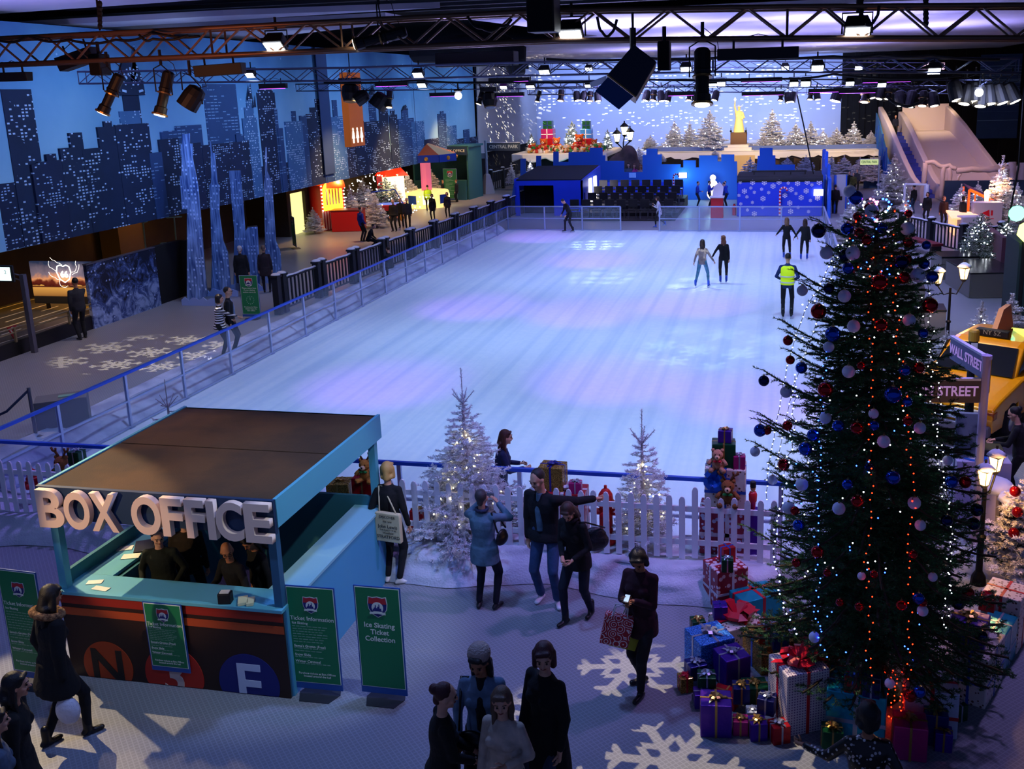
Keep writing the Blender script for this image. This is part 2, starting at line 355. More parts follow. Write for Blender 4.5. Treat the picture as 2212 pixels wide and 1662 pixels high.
# snow-covered kickboard bank inside left barrier
snow=M('snow','#dfe3f2',.85,bump=.5,bs=14,var=.3,vs=3,col2='#c9cfe6')
fleece=M('white fleece','#cfd2e2',.95,bump=.6,bs=40,var=.5,vs=1.3,col2='#b0b3c8')
def sheet(name,pts_fn,nu,nv,mat,parent=None):
    vs=[];fs=[]
    for i in range(nu+1):
        for j in range(nv+1): vs.append(pts_fn(i/nu,j/nv))
    for i in range(nu):
        for j in range(nv): a=i*(nv+1)+j; fs.append((a,a+nv+1,a+nv+2,a+1))
    mb=MB(); mb.add(vs,fs); return mb.build(name,mat,parent,smooth=True)
from mathutils import noise as NZ
def nz(x,y,z=0): return NZ.noise(Vector((x,y,z)))
def bank(u,v):
    y=13+u*31; x=-12.55-v*1.25; h=.42*math.sin(PI*min(1,v*1.15))**.8*(.75+.5*nz(y*.45,v*2))
    return (x+.1*nz(y*.6,5),y,max(.005,h))
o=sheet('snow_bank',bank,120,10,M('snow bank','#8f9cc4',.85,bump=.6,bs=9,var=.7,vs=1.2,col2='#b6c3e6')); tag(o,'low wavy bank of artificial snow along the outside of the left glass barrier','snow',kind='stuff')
# artificial snow behind and under the picket fence, hanging as a fleece skirt to the floor
def skirt(u,v):
    x=-13.5+u*13.6; fy=11.15+.16*nz(x*.8,1)+.12*math.sin(x*1.7)
    if v<.5:
        w=v/.5; z=.01+.36*(w**.8)+.05*nz(x*2,w*2)*w; y=fy+w*.3+.07*nz(x*1.6,w*3,2)+.06*math.sin(x*6+3*nz(x,2))*w
    else:
        w=(v-.5)/.5; y=fy+.3+w*(12.3-fy-.3); z=.37+.09*nz(x*1.1,y*1.3,4)+.03*nz(x*5,y*5)
    return (x,y,max(z,.005))
o=sheet('snow_fleece',skirt,170,26,fleece); tag(o,'white fleece snow blanket draped under the picket fence','snow',kind='stuff')
# ---------- white picket fences ----------
white=M('white painted wood','#e9e4ee',.55,bump=.1,bs=30)
def picket_fence(label,x0,x1,y,z,step=.155,h=.86,tall=()):
    n=int(round((x1-x0)/step)); t=thing('picket_fence',label,'fence',(x0,y,z))
    for i in range(n+1):
        x=x0+i*step; hh=h+(.12 if i in tall else 0); w=.078
        pts=[(-w/2,0),(w/2,0),(w/2,hh-.05),(w*.3,hh-.012),(0,hh),(-w*.3,hh-.012),(-w/2,hh-.05)]
        mb=MB(); mb.prism(pts,(x,y,z+.02+.01*math.sin(i*2.3)),(1,0,0),(0,0,1),(0,-.022,0)); mb.build('picket',white,t)
    for zz in (.2,.66): mb=MB(); mb.bx(x0-.05,x1+.05,y,y+.03,z+zz,z+zz+.07); mb.build('rail',white,t)
    return t
picket_fence('long white picket fence on the snow between the box office and the tall tree',-5.1,.05,11.62,.36,.165,tall=(25,))
picket_fence('short white picket fence behind the left end of the box office',-12.8,-7.9,11.62,.30,.165)
# ---------- box office ----------
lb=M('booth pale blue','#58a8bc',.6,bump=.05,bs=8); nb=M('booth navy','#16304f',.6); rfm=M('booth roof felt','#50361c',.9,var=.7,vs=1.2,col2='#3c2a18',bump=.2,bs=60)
bp=M('booth panel dark','#2a120a',.6); 
bx0,bx1,by0,by1,bh=-7.75,-5.05,8.48,11.15,2.3
bo=thing('box_office','open-sided ticket booth with flat brown roof and large raised lettering on its front','booth',((bx0+bx1)/2,(by0+by1)/2,0))
mb=MB(); mb.bx(bx0-.02,bx1+.02,by0-.03,9.78,bh-.03,bh); mb.build('roof_panel',rfm,bo,bevel=.004)
mb=MB(); mb.bx(bx0-.02,bx1+.02,9.80,by1+.02,bh-.03,bh); mb.build('roof_panel',rfm,bo,bevel=.004)
mb=MB(); mb.bx(bx0-.05,bx1+.05,by0-.07,by0-.02,bh-.36,bh+.015); mb.build('front_fascia',nb,bo)
mb=MB(); mb.bx(bx1+.02,bx1+.06,by0-.02,by1+.03,bh-.3,bh+.015); mb.build('side_fascia',lb,bo)
mb=MB(); mb.bx(bx0-.06,bx0-.02,by0-.02,by1+.03,bh-.3,bh+.015); mb.build('side_fascia',lb,bo)
mb=MB(); mb.bx(bx0,bx1,by1-.02,by1+.02,bh-.3,bh); mb.build('rear_fascia',lb,bo)
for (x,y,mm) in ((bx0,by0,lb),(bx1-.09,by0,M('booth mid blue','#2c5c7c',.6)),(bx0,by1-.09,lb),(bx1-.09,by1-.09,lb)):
    mb=MB(); mb.bx(x,x+.09,y,y+.09,0,bh-.03); mb.build('post',mm,bo)
mb=MB(); mb.bx(bx0+.0,bx1,by0-.02,by0+.03,0,1.03); mb.build('front_panel',bp,bo)
mb=MB(); mb.bx(bx1-.03,bx1+.02,by0+.03,by1-.0,0,1.03); mb.build('side_panel',M('booth side blue','#4f9fc8',.55),bo)
mb=MB(); mb.bx(bx0-.02,bx0+.03,by0+.03,by1,0,1.03); mb.build('side_panel',lb,bo)
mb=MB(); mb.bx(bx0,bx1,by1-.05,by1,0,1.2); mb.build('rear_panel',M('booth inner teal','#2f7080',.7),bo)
mb=MB(); mb.bx(bx0-.04,bx1+.02,by0-.06,by0+.36,1.03,1.07); mb.build('counter_top',lb,bo,bevel=.004)
mb=MB(); mb.bx(bx0-.04,bx0+.4,by0+.36,by1,1.03,1.07); mb.build('counter_top',lb,bo,bevel=.004)
mb=MB(); mb.bx(bx1-.36,bx1+.04,by0+.36,by1,1.03,1.07); mb.build('counter_top',M('booth ledge','#8cc6d4',.6),bo,bevel=.004)
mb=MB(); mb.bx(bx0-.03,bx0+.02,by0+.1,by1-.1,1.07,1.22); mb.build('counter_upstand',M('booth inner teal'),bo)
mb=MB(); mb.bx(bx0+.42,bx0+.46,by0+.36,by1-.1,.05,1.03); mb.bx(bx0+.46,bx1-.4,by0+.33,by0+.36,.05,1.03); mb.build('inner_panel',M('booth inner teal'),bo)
# raised letters
lm=M('letter face cream','#e8c8b4',.6)
def letter_row(s,xa,xb,z,size):
    pass
pa=AY(76,1060,by0-.2).x; pb=AY(585,1100,by0-.2).x
LW=[('B',75,133),('O',133,190),('X',190,250),('O',279,344),('F',344,392),('F',396,440),('I',443,462),('C',462,522),('E',524,583)]
for ch,xa,xb in LW:
    ym=1090+ (xa-75)*.07
    a=AY(xa,ym,by0-.17).x; b=AY(xb,ym,by0-.17).x
    o=text(ch,'letter_'+ch.lower(),lm,(0,0,0),(1,0,0),(0,0,1),.5,.035,bold=.014,align='LEFT',parent=bo)
    o.name='raised_letter'; me=o.data; xs=[v.co.x for v in me.vertices]; zs=[v.co.z for v in me.vertices]; x0,x1,z0,z1=min(xs),max(xs),min(zs),max(zs)
    bl=bo.location
    for v in me.vertices:
        v.co.x=a-bl.x+.005+(v.co.x-x0)/(x1-x0)*(b-a-.012); v.co.z=bh-.42-bl.z+(v.co.z-z0)/(z1-z0)*.43; v.co.y=v.co.y+bl.y+(by0-.12)-bl.y
# stripes and route discs on the front
mb=MB(); mb.bx(bx0,bx1,by0-.026,by0-.02,.91,1.02); mb.build('red_stripe',M('stripe red','#9a2210',.6),bo)
mb=MB(); mb.bx(bx0,bx1,by0-.026,by0-.02,.77,.86); mb.build('orange_stripe',M('stripe orange','#b0451a',.6),bo)
def disc(px,r,zc,col,ch,chcol,th):
    x=AY(px,1430,by0).x; pts=[(x+r*math.cos(k*PI/24),zc+r*math.sin(k*PI/24)) for k in range(48)]
    pts=[(a,max(b,.01)) for a,b in pts]
    mb=MB(); mb.prism(pts,(0,by0-.02,0),(1,0,0),(0,0,1),(0,-.006,0)); mb.build('route_disc',M('disc '+col,col,.6),bo)
    o=text(ch,'route_letter',M('disc ink '+chcol,chcol,.6),(x,by0-.028,zc-.02),(1,0,0),(0,0,1),th,.003,bold=.012,parent=bo)
    bm=bmesh.new(); bm.from_mesh(o.data); g=bmesh.ops.bisect_plane(bm,geom=bm.verts[:]+bm.edges[:]+bm.faces[:],plane_co=(0,0,.012-bo.location.z),plane_no=(0,0,1),clear_inner=True); bm.to_mesh(o.data); bm.free()
disc(236,.31,.16,'#a8380c','N','#160c08',.58); disc(376,.36,.13,'#b82414','3','#c8b0a4',.6); disc(536,.36,.13,'#141c6c','E','#c0c8e0',.66)
# things on the counters
pap=M('paper','#e6ead8',.8)
for i,(px,py,w,d,rz) in enumerate(((283,1202,.2,.13,.35),(205,1258,.17,.09,.3),(218,1272,.2,.08,-.1),(270,1185,.18,.12,.4))):
    p=G(px,py,1.075); mb=MB(); mb.box((p.x,p.y,1.076),(w,d,.004),rz); o=mb.build('paper_sheet',pap); tag(o,['printed sheet on the left counter of the ticket booth','small card near the front left post of the ticket booth','white sheet on the front counter corner of the ticket booth','sheet overlapping another beside the laptop in the ticket booth'][i],'paper')
p=G(312,1180,1.08); lt=thing('laptop','open dark laptop at the back of the left counter in the ticket booth','laptop',(p.x,p.y,1.07),R(-60))
mb=MB(); mb.box((0,0,.01),(.32,.22,.02)); mb.build('keyboard_base',M('black plastic','#0d0e12',.5),lt,world=False,bevel=.004)
mb=MB(); mb.box((0,.15,.11),(.32,.015,.22),rx=-.35); mb.build('screen',M('dark screen','#27324a',.3),lt,world=False,bevel=.004)
p=G(488,1300,1.08); o=thing('card_terminal','black card machine on the front counter of the ticket booth','card machine',(p.x,p.y,1.07),.2)
mb=MB(); mb.box((0,0,.06),(.14,.1,.12)); mb.build('body',M('black plastic'),o,world=False,bevel=.01)
mb=MB(); mb.box((0,0,.125),(.1,.07,.01)); mb.build('receipt',pap,o,world=False)
p=G(525,1300,1.08); mb=MB(); mb.box((p.x,p.y,1.09),(.1,.16,.03),.5); mb.box((p.x+.09,p.y,1.09),(.07,.15,.03),.4); tag(mb.build('leaflet_stack',M('leaflet cream','#d8d6a8',.8)),'cream leaflets beside the card machine in the ticket booth','leaflets')
# ---------- green information signs ----------
gr=M('sign green','#167648',.5); wt=M('sign white','#d8e0d8',.6); sb=M('sign blue edge','#24509c',.5); rd=M('sign red','#b02430',.5); nv=M('sign navy','#1c2470',.5); bk=M('sign stand','#2a2d38',.6)
def shield(mb_by,o,u,w,nrm,s,parent):
    """interstate-like badge: red top, navy body, white disc with skyline"""
    def out(k):
        pts=[(-.9,1),(-.5,.92),(0,1.02),(.5,.92),(.9,1),(1,.3),(.92,-.3),(.55,-.85),(0,-1.15),(-.55,-.85),(-.92,-.3),(-1,.3)]
        return [(a*s*k,b*s*k) for a,b in pts]
    def pr(pts,mat,name,lift): mb=MB(); mb.prism(pts,o+nrm*lift,u,w,nrm*.002); return mb.build(name,mat,parent)
    pr(out(1.08),wt,'shield_border',0); pr(out(1),nv,'shield',.002)
    pr([(a,b) for a,b in out(.97) if b>.25*s],rd,'shield_top',.004)
    pr([(s*.62*math.cos(k*PI/12),s*.62*math.sin(k*PI/12)-.12*s) for k in range(24)],wt,'shield_disc',.006)
    sk=[(-.5,-.4),(-.5,-.15),(-.38,-.15),(-.38,.0),(-.26,.0),(-.26,.2),(-.2,.34),(-.14,.2),(-.14,-.05),(0,-.05),(0,.12),(.14,.12),(.14,.3),(.19,.44),(.24,.3),(.24,-.08),(.4,-.08),(.4,-.25),(.5,-.4)]
    pr([(a*s,(b-.1)*s) for a,b in sk],nv,'shield_skyline',.008)
    pr([(-.85*s,-.62*s),(0,-.5*s),(.85*s,-.62*s),(.85*s,-.86*s),(0,-.76*s),(-.85*s,-.86*s)],wt,'shield_ribbon',.010)
def green_sign(label,x,y,z,rz,w,h,kind,lean=.0,stand=True,zoff=.0):
    t=thing('information_sign' ,label,'sign',(x,y,z)); u=Vector((math.cos(rz),math.sin(rz),0)); n=Vector((u.y,-u.x,0)); up=(Vector((0,0,1))-n*lean).normalized(); nn=u.cross(up)
    b=Vector((x,y,z+zoff))
    def plate(a0,a1,b0,b1,lift,th,mat,name):
        mb=MB(); mb.prism([(a0,b0),(a1,b0),(a1,b1),(a0,b1)],b+nn*lift,u,up,nn*th); return mb.build(name,mat,t)
    plate(-w/2,w/2,0,h,-.012,.012,sb,'board')
    plate(-w/2+.012,w/2-.012,.012+h*.05,h-.012,0,.002,wt,'border'); plate(-w/2+.02,w/2-.02,.02+h*.05,h-.02,.002,.002,gr,'green_face')
    c=b+up*(h-.17*h)+nn*.005
    if kind=='info':
        shield(None,c,u,up,nn,w*.15,t)
        text('Ticket Information','heading',wt,b+up*h*.69+nn*.005,u,up,w*.118,.001,parent=t)
        L=[('Ice Skating',.645,1),(None,.61),(None,.585),(None,.56),(None,.535),(None,.51),(None,.485),(None,.46),("Santa's Grotto (Free)",.42,1),(None,.395),(None,.37),('Snow Slide',.335,1),(None,.31),('Winter Carousel',.27,1),(None,.245)]
        mb=MB(); 
        for r in L:
            if r[0]: text(r[0],'line',wt,b+up*h*r[1]+nn*.005-u*w*.42,u,up,w*.075,.001,align='LEFT',parent=t)
            else:
                rr=random.Random(int(r[1]*1000)); xx=-.42
                while xx<.1+rr.random()*.25:
                    q=.04+rr.random()*.07; mb.prism([(xx*w,0),((xx+q)*w,0),((xx+q)*w,h*.006),(xx*w,h*.006)],b+up*h*r[1]+nn*.004,u,up,nn*.001); xx+=q+.02
        mb.build('small_print',M('sign dim white','#7fa890',.6),t)['kind']='stuff'
        text('Purchase tickets at Box Offices\nlocated around the hall','footer',wt,b+up*h*.14+nn*.005,u,up,w*.06,.001,parent=t)
    elif kind=='skate':
        shield(None,c-up*.01,u,up,nn,w*.2,t)
        text('Ice Skating\nTicket\nCollection','heading',wt,b+up*h*.58+nn*.005,u,up,w*.155,.001,bold=.001,parent=t)
    elif kind=='queue':
        shield(None,c,u,up,nn,w*.2,t)
        text('Please queue here\nif your skating\nsession starts at:','notice',wt,b+up*h*.64+nn*.005,u,up,w*.105,.001,parent=t)
        mb=MB(); q=b+up*h*.4+nn*.005
        for k in range(12):
            a=k*PI/6; c1=(math.cos(a)*w*.2,math.sin(a)*w*.2); mb.prism([(c1[0]-.008,c1[1]-.008),(c1[0]+.008,c1[1]-.008),(c1[0]+.008,c1[1]+.008),(c1[0]-.008,c1[1]+.008)],q,u,up,nn*.002)
        mb.prism([(-.004,0),(.004,0),(.004,w*.14),(-.004,w*.14)],q,u,up,nn*.002); mb.build('clock_marks',wt,t)
        text('Purchase Ice Skate\ntickets from the\nBox Office','footer',wt,b+up*h*.19+nn*.005,u,up,w*.095,.001,parent=t)
    else:
        shield(None,c+up*.0,u,up,nn,w*.2,t); mb=MB()
        for k in range(14): mb.prism([(-w*.35,0),(w*(.1+.2*math.sin(k*2.3)),0),(w*(.1+.2*math.sin(k*2.3)),h*.012),(-w*.35,h*.012)],b+up*h*(.66-k*.04)+nn*.004,u,up,nn*.001)
        mb.build('small_print',M('sign dim white'),t)['kind']='stuff'
    if stand:
        mb=MB(); mb.prism([(-w*.42,0),(w*.42,0),(w*.3,.16),(-w*.3,.16)],Vector((x,y,z+.002))+n*-.02,u,n*1.0,(0,0,.006)); mb.prism([(-w*.42,0),(w*.42,0),(w*.3,.2),(-w*.3,.2)],Vector((x,y,z+.002))-n*.02,u,-n,(0,0,.006)); mb.build('foot_plate',bk,t)
        mb=MB(); mb.prism([(-.03,0),(.03,0),(.03,h*.9),(-.03,h*.9)],b-nn*.014,u,up,-nn*.02); mb.build('back_strut',bk,t)
    return t
p=G(690,1502); green_sign('green ticket information sign standing beside the right corner of the booth',p.x,p.y,0,.02,.56,1.22,'info',zoff=.07)
p=G(832,1512); green_sign('green ice skating ticket collection sign, the one nearer the fence',p.x,p.y,0,.0,.52,1.26,'skate',zoff=.07)
p=G(75,1478); green_sign('green ticket information sign at the left edge behind the fur-hooded coat',p.x,p.y,0,-.05,.52,1.32,'info',zoff=.07)
green_sign('small green ticket price poster fixed to the front panel of the booth',AY(358,1370,by0-.06).x,by0-.05,.2,.0,.47,.84,'info',lean=-.02,stand=False)
p=G(545,690); green_sign('green queue-here sign with clock, by the dark baluster fence',p.x,p.y,0,.05,.58,1.25,'queue',zoff=.08)
p=G(637,537); green_sign('narrow green sign beside the lit yellow doorway',p.x,p.y,0,-.9,.8,1.3,'x',zoff=.1)
p=G(975,436); green_sign('green sign by the far teal kiosk counter',p.x,p.y,0,-.1,.9,1.9,'x',zoff=.1)
# ---------- wrapped presents ----------
def paper(name,col,col2,kind,rough=.35,metal=0):
    m=M(name,col,rough,metal); nt=m.node_tree; b=nt.nodes['Principled BSDF']; tc,s=sep(nt)
    if kind=='foil':
        n=nt.nodes.new('ShaderNodeTexNoise'); n.inputs['Scale'].default_value=18; nt.links.new(tc.outputs['Object'],n.inputs['Vector'])
        bp_=nt.nodes.new('ShaderNodeBump'); bp_.inputs['Strength'].default_value=.5; bp_.inputs['Distance'].default_value=.01; nt.links.new(n.outputs['Fac'],bp_.inputs['Height']); nt.links.new(bp_.outputs['Normal'],b.inputs['Normal'])
        return m
    if kind=='glitter':
        v=nt.nodes.new('ShaderNodeTexVoronoi'); v.inputs['Scale'].default_value=90; nt.links.new(tc.outputs['Object'],v.inputs['Vector'])
        c=mixc(nt,mth(nt,'GREATER_THAN',v.outputs['Distance'],.55),col,col2); nt.links.new(c,b.inputs['Base Color']); nt.links.new(v.outputs['Color'],b.inputs['Roughness']); return m
    v=nt.nodes.new('ShaderNodeTexVoronoi'); v.inputs['Scale'].default_value={'dots':34,'holly':22,'blobs':15}[kind]; v.inputs['Randomness'].default_value={'dots':0.05,'holly':.9,'blobs':.6}[kind]; nt.links.new(tc.outputs['Object'],v.inputs['Vector'])
    c=mixc(nt,mth(nt,'LESS_THAN',v.outputs['Distance'],{'dots':.3,'holly':.3,'blobs':.42}[kind]),col,col2); nt.links.new(c,b.inputs['Base Color']); return m
PP={'purple':paper('purple foil paper','#4a1c96','#000000','foil',.3,.5),'blueg':paper('blue glitter paper','#1c5cb0','#5ca8f0','glitter',.3,.6),'turq':paper('turquoise foil paper','#1aa0b8','#000000','foil',.25,.5),'gold':paper('gold foil paper','#7a5a26','#c09848','glitter',.35,.7),
 'polka':paper('white dotted paper','#d8ccd0','#6a4a7a','dots'),'holly':paper('cream sprig paper','#dccfc4','#6a4638','holly'),'snowman':paper('red figure paper','#98182c','#e0d0d8','blobs'),'green':paper('green foil paper','#0e4a2c','#000000','foil',.3,.4),
 'pink':paper('magenta foil paper','#b02070','#000000','foil',.3,.4),'red':paper('red foil paper','#b01420','#000000','foil',.3,.4),'navy':paper('navy foil paper','#141c66','#000000','foil',.3,.4),'rdot':paper('red paper white dots','#a01828','#e8dce4','dots'),
 'mixd':paper('red blue white figure paper','#8c2040','#b8c4e0','blobs'),'white':paper('pearl white paper','#b8c0d0','#000000','foil',.4,.2)}
RB={'gold':M('gold ribbon','#b8924e',.3,metal=.7),'silver':M('silver ribbon','#b0b4c4',.28,metal=.7),'red':M('red ribbon','#c0142c',.3),'blue':M('blue ribbon','#1c58c0',.3,metal=.2),'white':M('white ribbon','#d8d4e0',.5),'navy':M('navy ribbon','#1a1c80',.35)}
dust=M('snow dusting','#dfe3f4',.9)
def bow(parent,z,s,mat,big=False,seed=0):
    rr=random.Random(seed); mb=MB(); n=10 if big else 6
    for k in range(n):
        a=2*PI*k/n+rr.uniform(-.2,.2); tilt=rr.uniform(.25,.9) if big else rr.uniform(.3,.6); L=s*(1 if big else .85)
        d=Vector((math.cos(a),math.sin(a),0)); sd=Vector((-d.y,d.x,0))*s*(.26 if big else .2); up=Vector((0,0,1))
        P=[Vector((0,0,0)),d*L*.55+up*L*(.25+tilt*.5),d*L*.95+up*L*tilt*.7,d*L*.8+up*L*tilt*.2,d*L*.1+up*.004]
        vs=[]
        for i,p_ in enumerate(P): wd=(.35,1,1.1,1,.35)[i]; vs+= [p_+sd*wd,p_-sd*wd]
        vs=[v+up*z for v in vs]
        mb.add(vs,[(2*i,2*i+1,2*i+3,2*i+2) for i in range(4)])
    for a in (.4,2.6) if not big else (.2,3.3,5):
        d=Vector((math.cos(a+seed),math.sin(a+seed),0)); sd=Vector((-d.y,d.x,0))*s*.16
        vs=[sd,-sd,d*s*1.2+sd+Vector((0,0,.01)),d*s*1.2-sd+Vector((0,0,.01)),d*s*1.5+Vector((0,0,-.005))]; mb.add([v+Vector((0,0,z+.004)) for v in vs],[(0,1,3,2),(2,3,4)])
    o=mb.build('bow',mat,parent,world=False,smooth=False); sf=o.modifiers.new('s','SOLIDIFY'); sf.thickness=.0015; return o
PN=[0]
def present(label,x,y,z,dim,rz,pp,rb,bw=1,vert=True,band=False,grp=None,dusted=False):
    """bw 0 none, 1 small bow, 2 big bow"""
    w,d,h=dim; t=thing('wrapped_present',label,'present',(x,y,z),R(rz),grp); PN[0]+=1
    mb=MB(); mb.box((0,0,h/2),(w,d,h)); mb.build('box',PP[pp],t,world=False,bevel=min(.012,w*.04),seg=2)
    e=.003; r=max(.018,w*.075)
    mb=MB()
    for (a,b_) in ((r,d),(w,r)):
        mb.box((0,0,h+e/2),(a+ (0 if a==r else 2*e),b_+(0 if b_==r else 2*e),e))
    mb.box((0,-d/2-e/2,h/2),(r,e,h)); mb.box((0,d/2+e/2,h/2),(r,e,h)); mb.box((-w/2-e/2,0,h/2),(e,r,h)); mb.box((w/2+e/2,0,h/2),(e,r,h))
    if band:
        for sx in (-1,1): mb.box((sx*(w/2+e/2),0,h*.45),(e,d+2*e,r))
        for sy in (-1,1): mb.box((0,sy*(d/2+e/2),h*.45),(w+2*e,e,r))
    mb.build('ribbon',RB[rb],t,world=False)
    if bw: bow(t,h+.004,(.38 if bw==1 else .42)*w if w<.25 or bw==2 else w*.27,RB[rb] if bw==1 else RB[rb],bw==2,PN[0])
    return t
def pg(px,py,z=0): p=G(px,py,z); return p.x,p.y,z
GP='presents heaped round the tall tree'
L=[ # label, px,py (ground centre), z, dims, rz, paper, ribbon, bow
('tall red figure-patterned present with white ribbon, at the left back of the heap',1566,1305,0,(.42,.4,.56),32,'snowman','white',0,1),
('flat turquoise foil present with red ribbon, left back of the heap',1625,1320,0,(.55,.5,.3),36,'turq','red',0,0),
('cream sprig-papered present with large red bow, left side of the heap',1592,1372,0,(.52,.46,.24),36,'holly','red',2,0),
('small green present with gold bow at the far left of the heap',1507,1365,0,(.16,.16,.17),20,'green','gold',1,0),
('large blue glittery present with silver bow, left side of the heap',1532,1440,0,(.42,.4,.42),33,'blueg','silver',1,0),
('large purple present with silver bow, standing before the blue glittery one',1580,1478,.05,(.3,.3,.34),33,'purple','silver',1,0),
('gold glittery present with blue ribbon, behind the purple one',1662,1430,0,(.46,.42,.34),32,'gold','blue',0,0),
('dark red figure-patterned present half hidden behind the big dotted one',1765,1435,0,(.5,.45,.32),30,'snowman','red',0,0),
('biggest dotted white present with a bright red bow, front of the heap',1722,1558,0,(.46,.42,.68),27,'polka','red',2,0),
('purple present with a gold bow, leftmost at the front of the heap',1546,1576,0,(.31,.28,.36),5,'purple','gold',1,0),
('small navy present with gold ribbon, between the purple one and the big dotted one',1600,1535,.12,(.17,.17,.18),8,'navy','gold',1,0),
('small magenta present with gold ribbon in the front row, beside the purple one',1599,1582,0,(.15,.14,.16),4,'pink','gold',1,0),
('small navy present with silver ribbon, balanced on two others at the front',1656,1572,.19,(.17,.17,.17),-12,'navy','silver',1,0),
('small purple present with gold bow under the navy one at the front',1636,1592,0,(.17,.16,.19),15,'purple','gold',1,0),
('small bright red present with silver bow, against the big dotted one',1682,1598,0,(.18,.17,.19),24,'red','silver',1,0),
('small green present with silver bow in the left front stack',1526,1505,.1,(.19,.18,.17),8,'green','silver',1,0),
('small gold present with pink ribbon at the left end of the front row',1480,1490,0,(.14,.14,.17),24,'gold','red',1,0),
('navy present with silver ribbon, above the gold one at the left end',1503,1478,.1,(.2,.19,.17),28,'navy','silver',1,0),
('small purple present under the green one in the left front stack',1516,1522,0,(.17,.17,.16),12,'purple','silver',0,0),
('red foil present lying before the purple one with silver bow',1568,1520,0,(.27,.2,.15),-20,'red','gold',0,0),
('dark green present with gold bow left of the big dotted one',1630,1512,0,(.26,.22,.2),14,'green','gold',1,0),
('little silver present squeezed behind the navy one at the front',1626,1558,0,(.13,.13,.14),10,'white','silver',1,0),
('big turquoise foil present with silver ribbon, front centre of the heap',1848,1580,0,(.56,.45,.56),-7,'turq','silver',0,1),
('small dark green present with gold bow before the big turquoise one',1796,1614,0,(.2,.18,.22),3,'green','gold',1,0),
('pearl white present with red ribbons, right of the tree trunk',2005,1565,0,(.5,.4,.5),-3,'white','red',0,1),
('magenta present with gold ribbon, front right of the heap',1962,1625,0,(.31,.28,.36),-2,'pink','gold',1,0),
('navy present with gold ribbon between the magenta and the pearl white ones',2018,1600,0,(.22,.2,.34),-3,'navy','gold',1,0),
('small purple present with gold ribbon at the right end of the front row',2036,1616,0,(.16,.15,.2),-4,'purple','gold',1,0),
('long cream sprig-papered present with blue ribbon, right side of the heap',2108,1490,0,(.36,.62,.56),-27,'holly','blue',0,1),
('long pale turquoise present with silver ribbon, wedged between two cream ones',2148,1432,0,(.3,.5,.5),-27,'turq','silver',0,1),
('tall cream sprig-papered present with red ribbon at the right edge of the heap',2165,1385,0,(.42,.42,.66),-27,'holly','red',0,0),
('small green present with silver bow on the snow at the right of the heap',2066,1552,0,(.15,.15,.18),30,'green','silver',1,0),
]
for r in L:
    l,px,py,z,dim,rz,pp,rb,bw,bd=r; x,y,_=pg(px,py); present(l,x,y,z,dim,rz,pp,rb,bw,band=bool(bd),grp=GP,dusted=dim[0]>.25 and bw==0)
def on(label,px,py,z,dim,rz,pp,rb,bw=1):
    p=G(px,py,z); present(label,p.x,p.y,z,dim,rz,pp,rb,bw,grp=GP)
on('little green present with silver ribbon on top of the tall red figure-patterned one',1571,1232,.56,(.14,.14,.16),5,'green','silver')
on('little red and blue present behind the green one on the tall red figure-patterned one',1570,1212,.56,(.17,.14,.2),35,'red','blue',0)
on('little violet present on the cream one with the large red bow',1555,1335,.24,(.16,.16,.18),12,'purple','navy',0)
on('little red present with silver ribbon on the gold glittery one',1652,1385,.34,(.15,.14,.2),12,'red','silver',1)
on('little navy present with gold ribbon on the gold glittery one',1684,1402,.34,(.17,.17,.2),12,'navy','gold',1)
on('little red present with blue ribbon on the big turquoise one',1842,1490,.56,(.16,.14,.15),-7,'red','blue',1)
on('little navy present with silver ribbon on the big turquoise one',1882,1500,.56,(.16,.15,.17),-9,'navy','silver',0)
on('purple present with gold ribbon on the long cream one at the right',2092,1385,.56,(.36,.3,.28),-20,'purple','gold')
on('little red present with big red bow on the tall cream one at the right',2132,1316,.66,(.16,.14,.16),-20,'red','red',2)
# --- presents and toys behind the picket fence ---
def beh(label,px,py,Y,dim,rz,pp,rb,bw=1,band=False,zz=None):
    p=AY(px,py,Y); z=p.z if zz is None else zz; return present(label,p.x,Y,z,dim,rz,pp,rb,bw,band=band,grp='presents displayed behind the picket fence')
YS=12.0
b1=beh('wide red and blue patterned present at the bottom of the tall stack behind the fence',1572,1180,YS,(.72,.4,.62),0,'mixd','white',0,True,zz=.36)
b2=beh('cream present with blue ribbon and bow in the tall stack behind the fence',1567,1100,YS,(.52,.36,.56),0,'holly','blue',0,True,zz=.98)
b3=beh('dark green present near the top of the tall stack behind the fence',1563,1000,YS,(.3,.26,.32),4,'green','gold',0,False,zz=1.54)
b4=beh('purple present with gold bow crowning the tall stack behind the fence',1567,940,YS,(.17,.16,.16),-6,'purple','gold',1,False,zz=1.86)
b5=beh('small pink present beside the teddy in the tall stack behind the fence',1597,1003,11.92,(.15,.14,.17),3,'pink','silver',1,False,zz=1.54)
o=bow(b2,0,.15,RB['blue'],True,3); o.rotation_euler=(R(80),0,0); o.location=(-.13,-.2,.43)
beh('red dotted present behind the man pointing at the fence',1222,1160,YS,(.62,.38,.72),2,'rdot','white',1,False,zz=.36)
beh('gold present with navy bow on the red dotted one behind the fence',1195,1040,YS,(.34,.28,.34),-3,'gold','navy',1,False,zz=1.08)
beh('small hot-pink present on the red dotted one behind the fence',1243,1042,11.9,(.17,.15,.15),5,'pink','silver',1,False,zz=1.08)
beh('small red present low behind the fence, left of the pointing man',1145,1160,11.95,(.14,.14,.3),0,'red','white',0,False,zz=.36)
beh('small red present low behind the fence next to the frosted tree',905,1140,11.95,(.2,.16,.3),0,'red','gold',1,False,zz=.36)
beh('red present with pale blobs seen between booth post and fence',770,1090,11.9,(.55,.36,.34),0,'rdot','white',0,False,zz=.36)
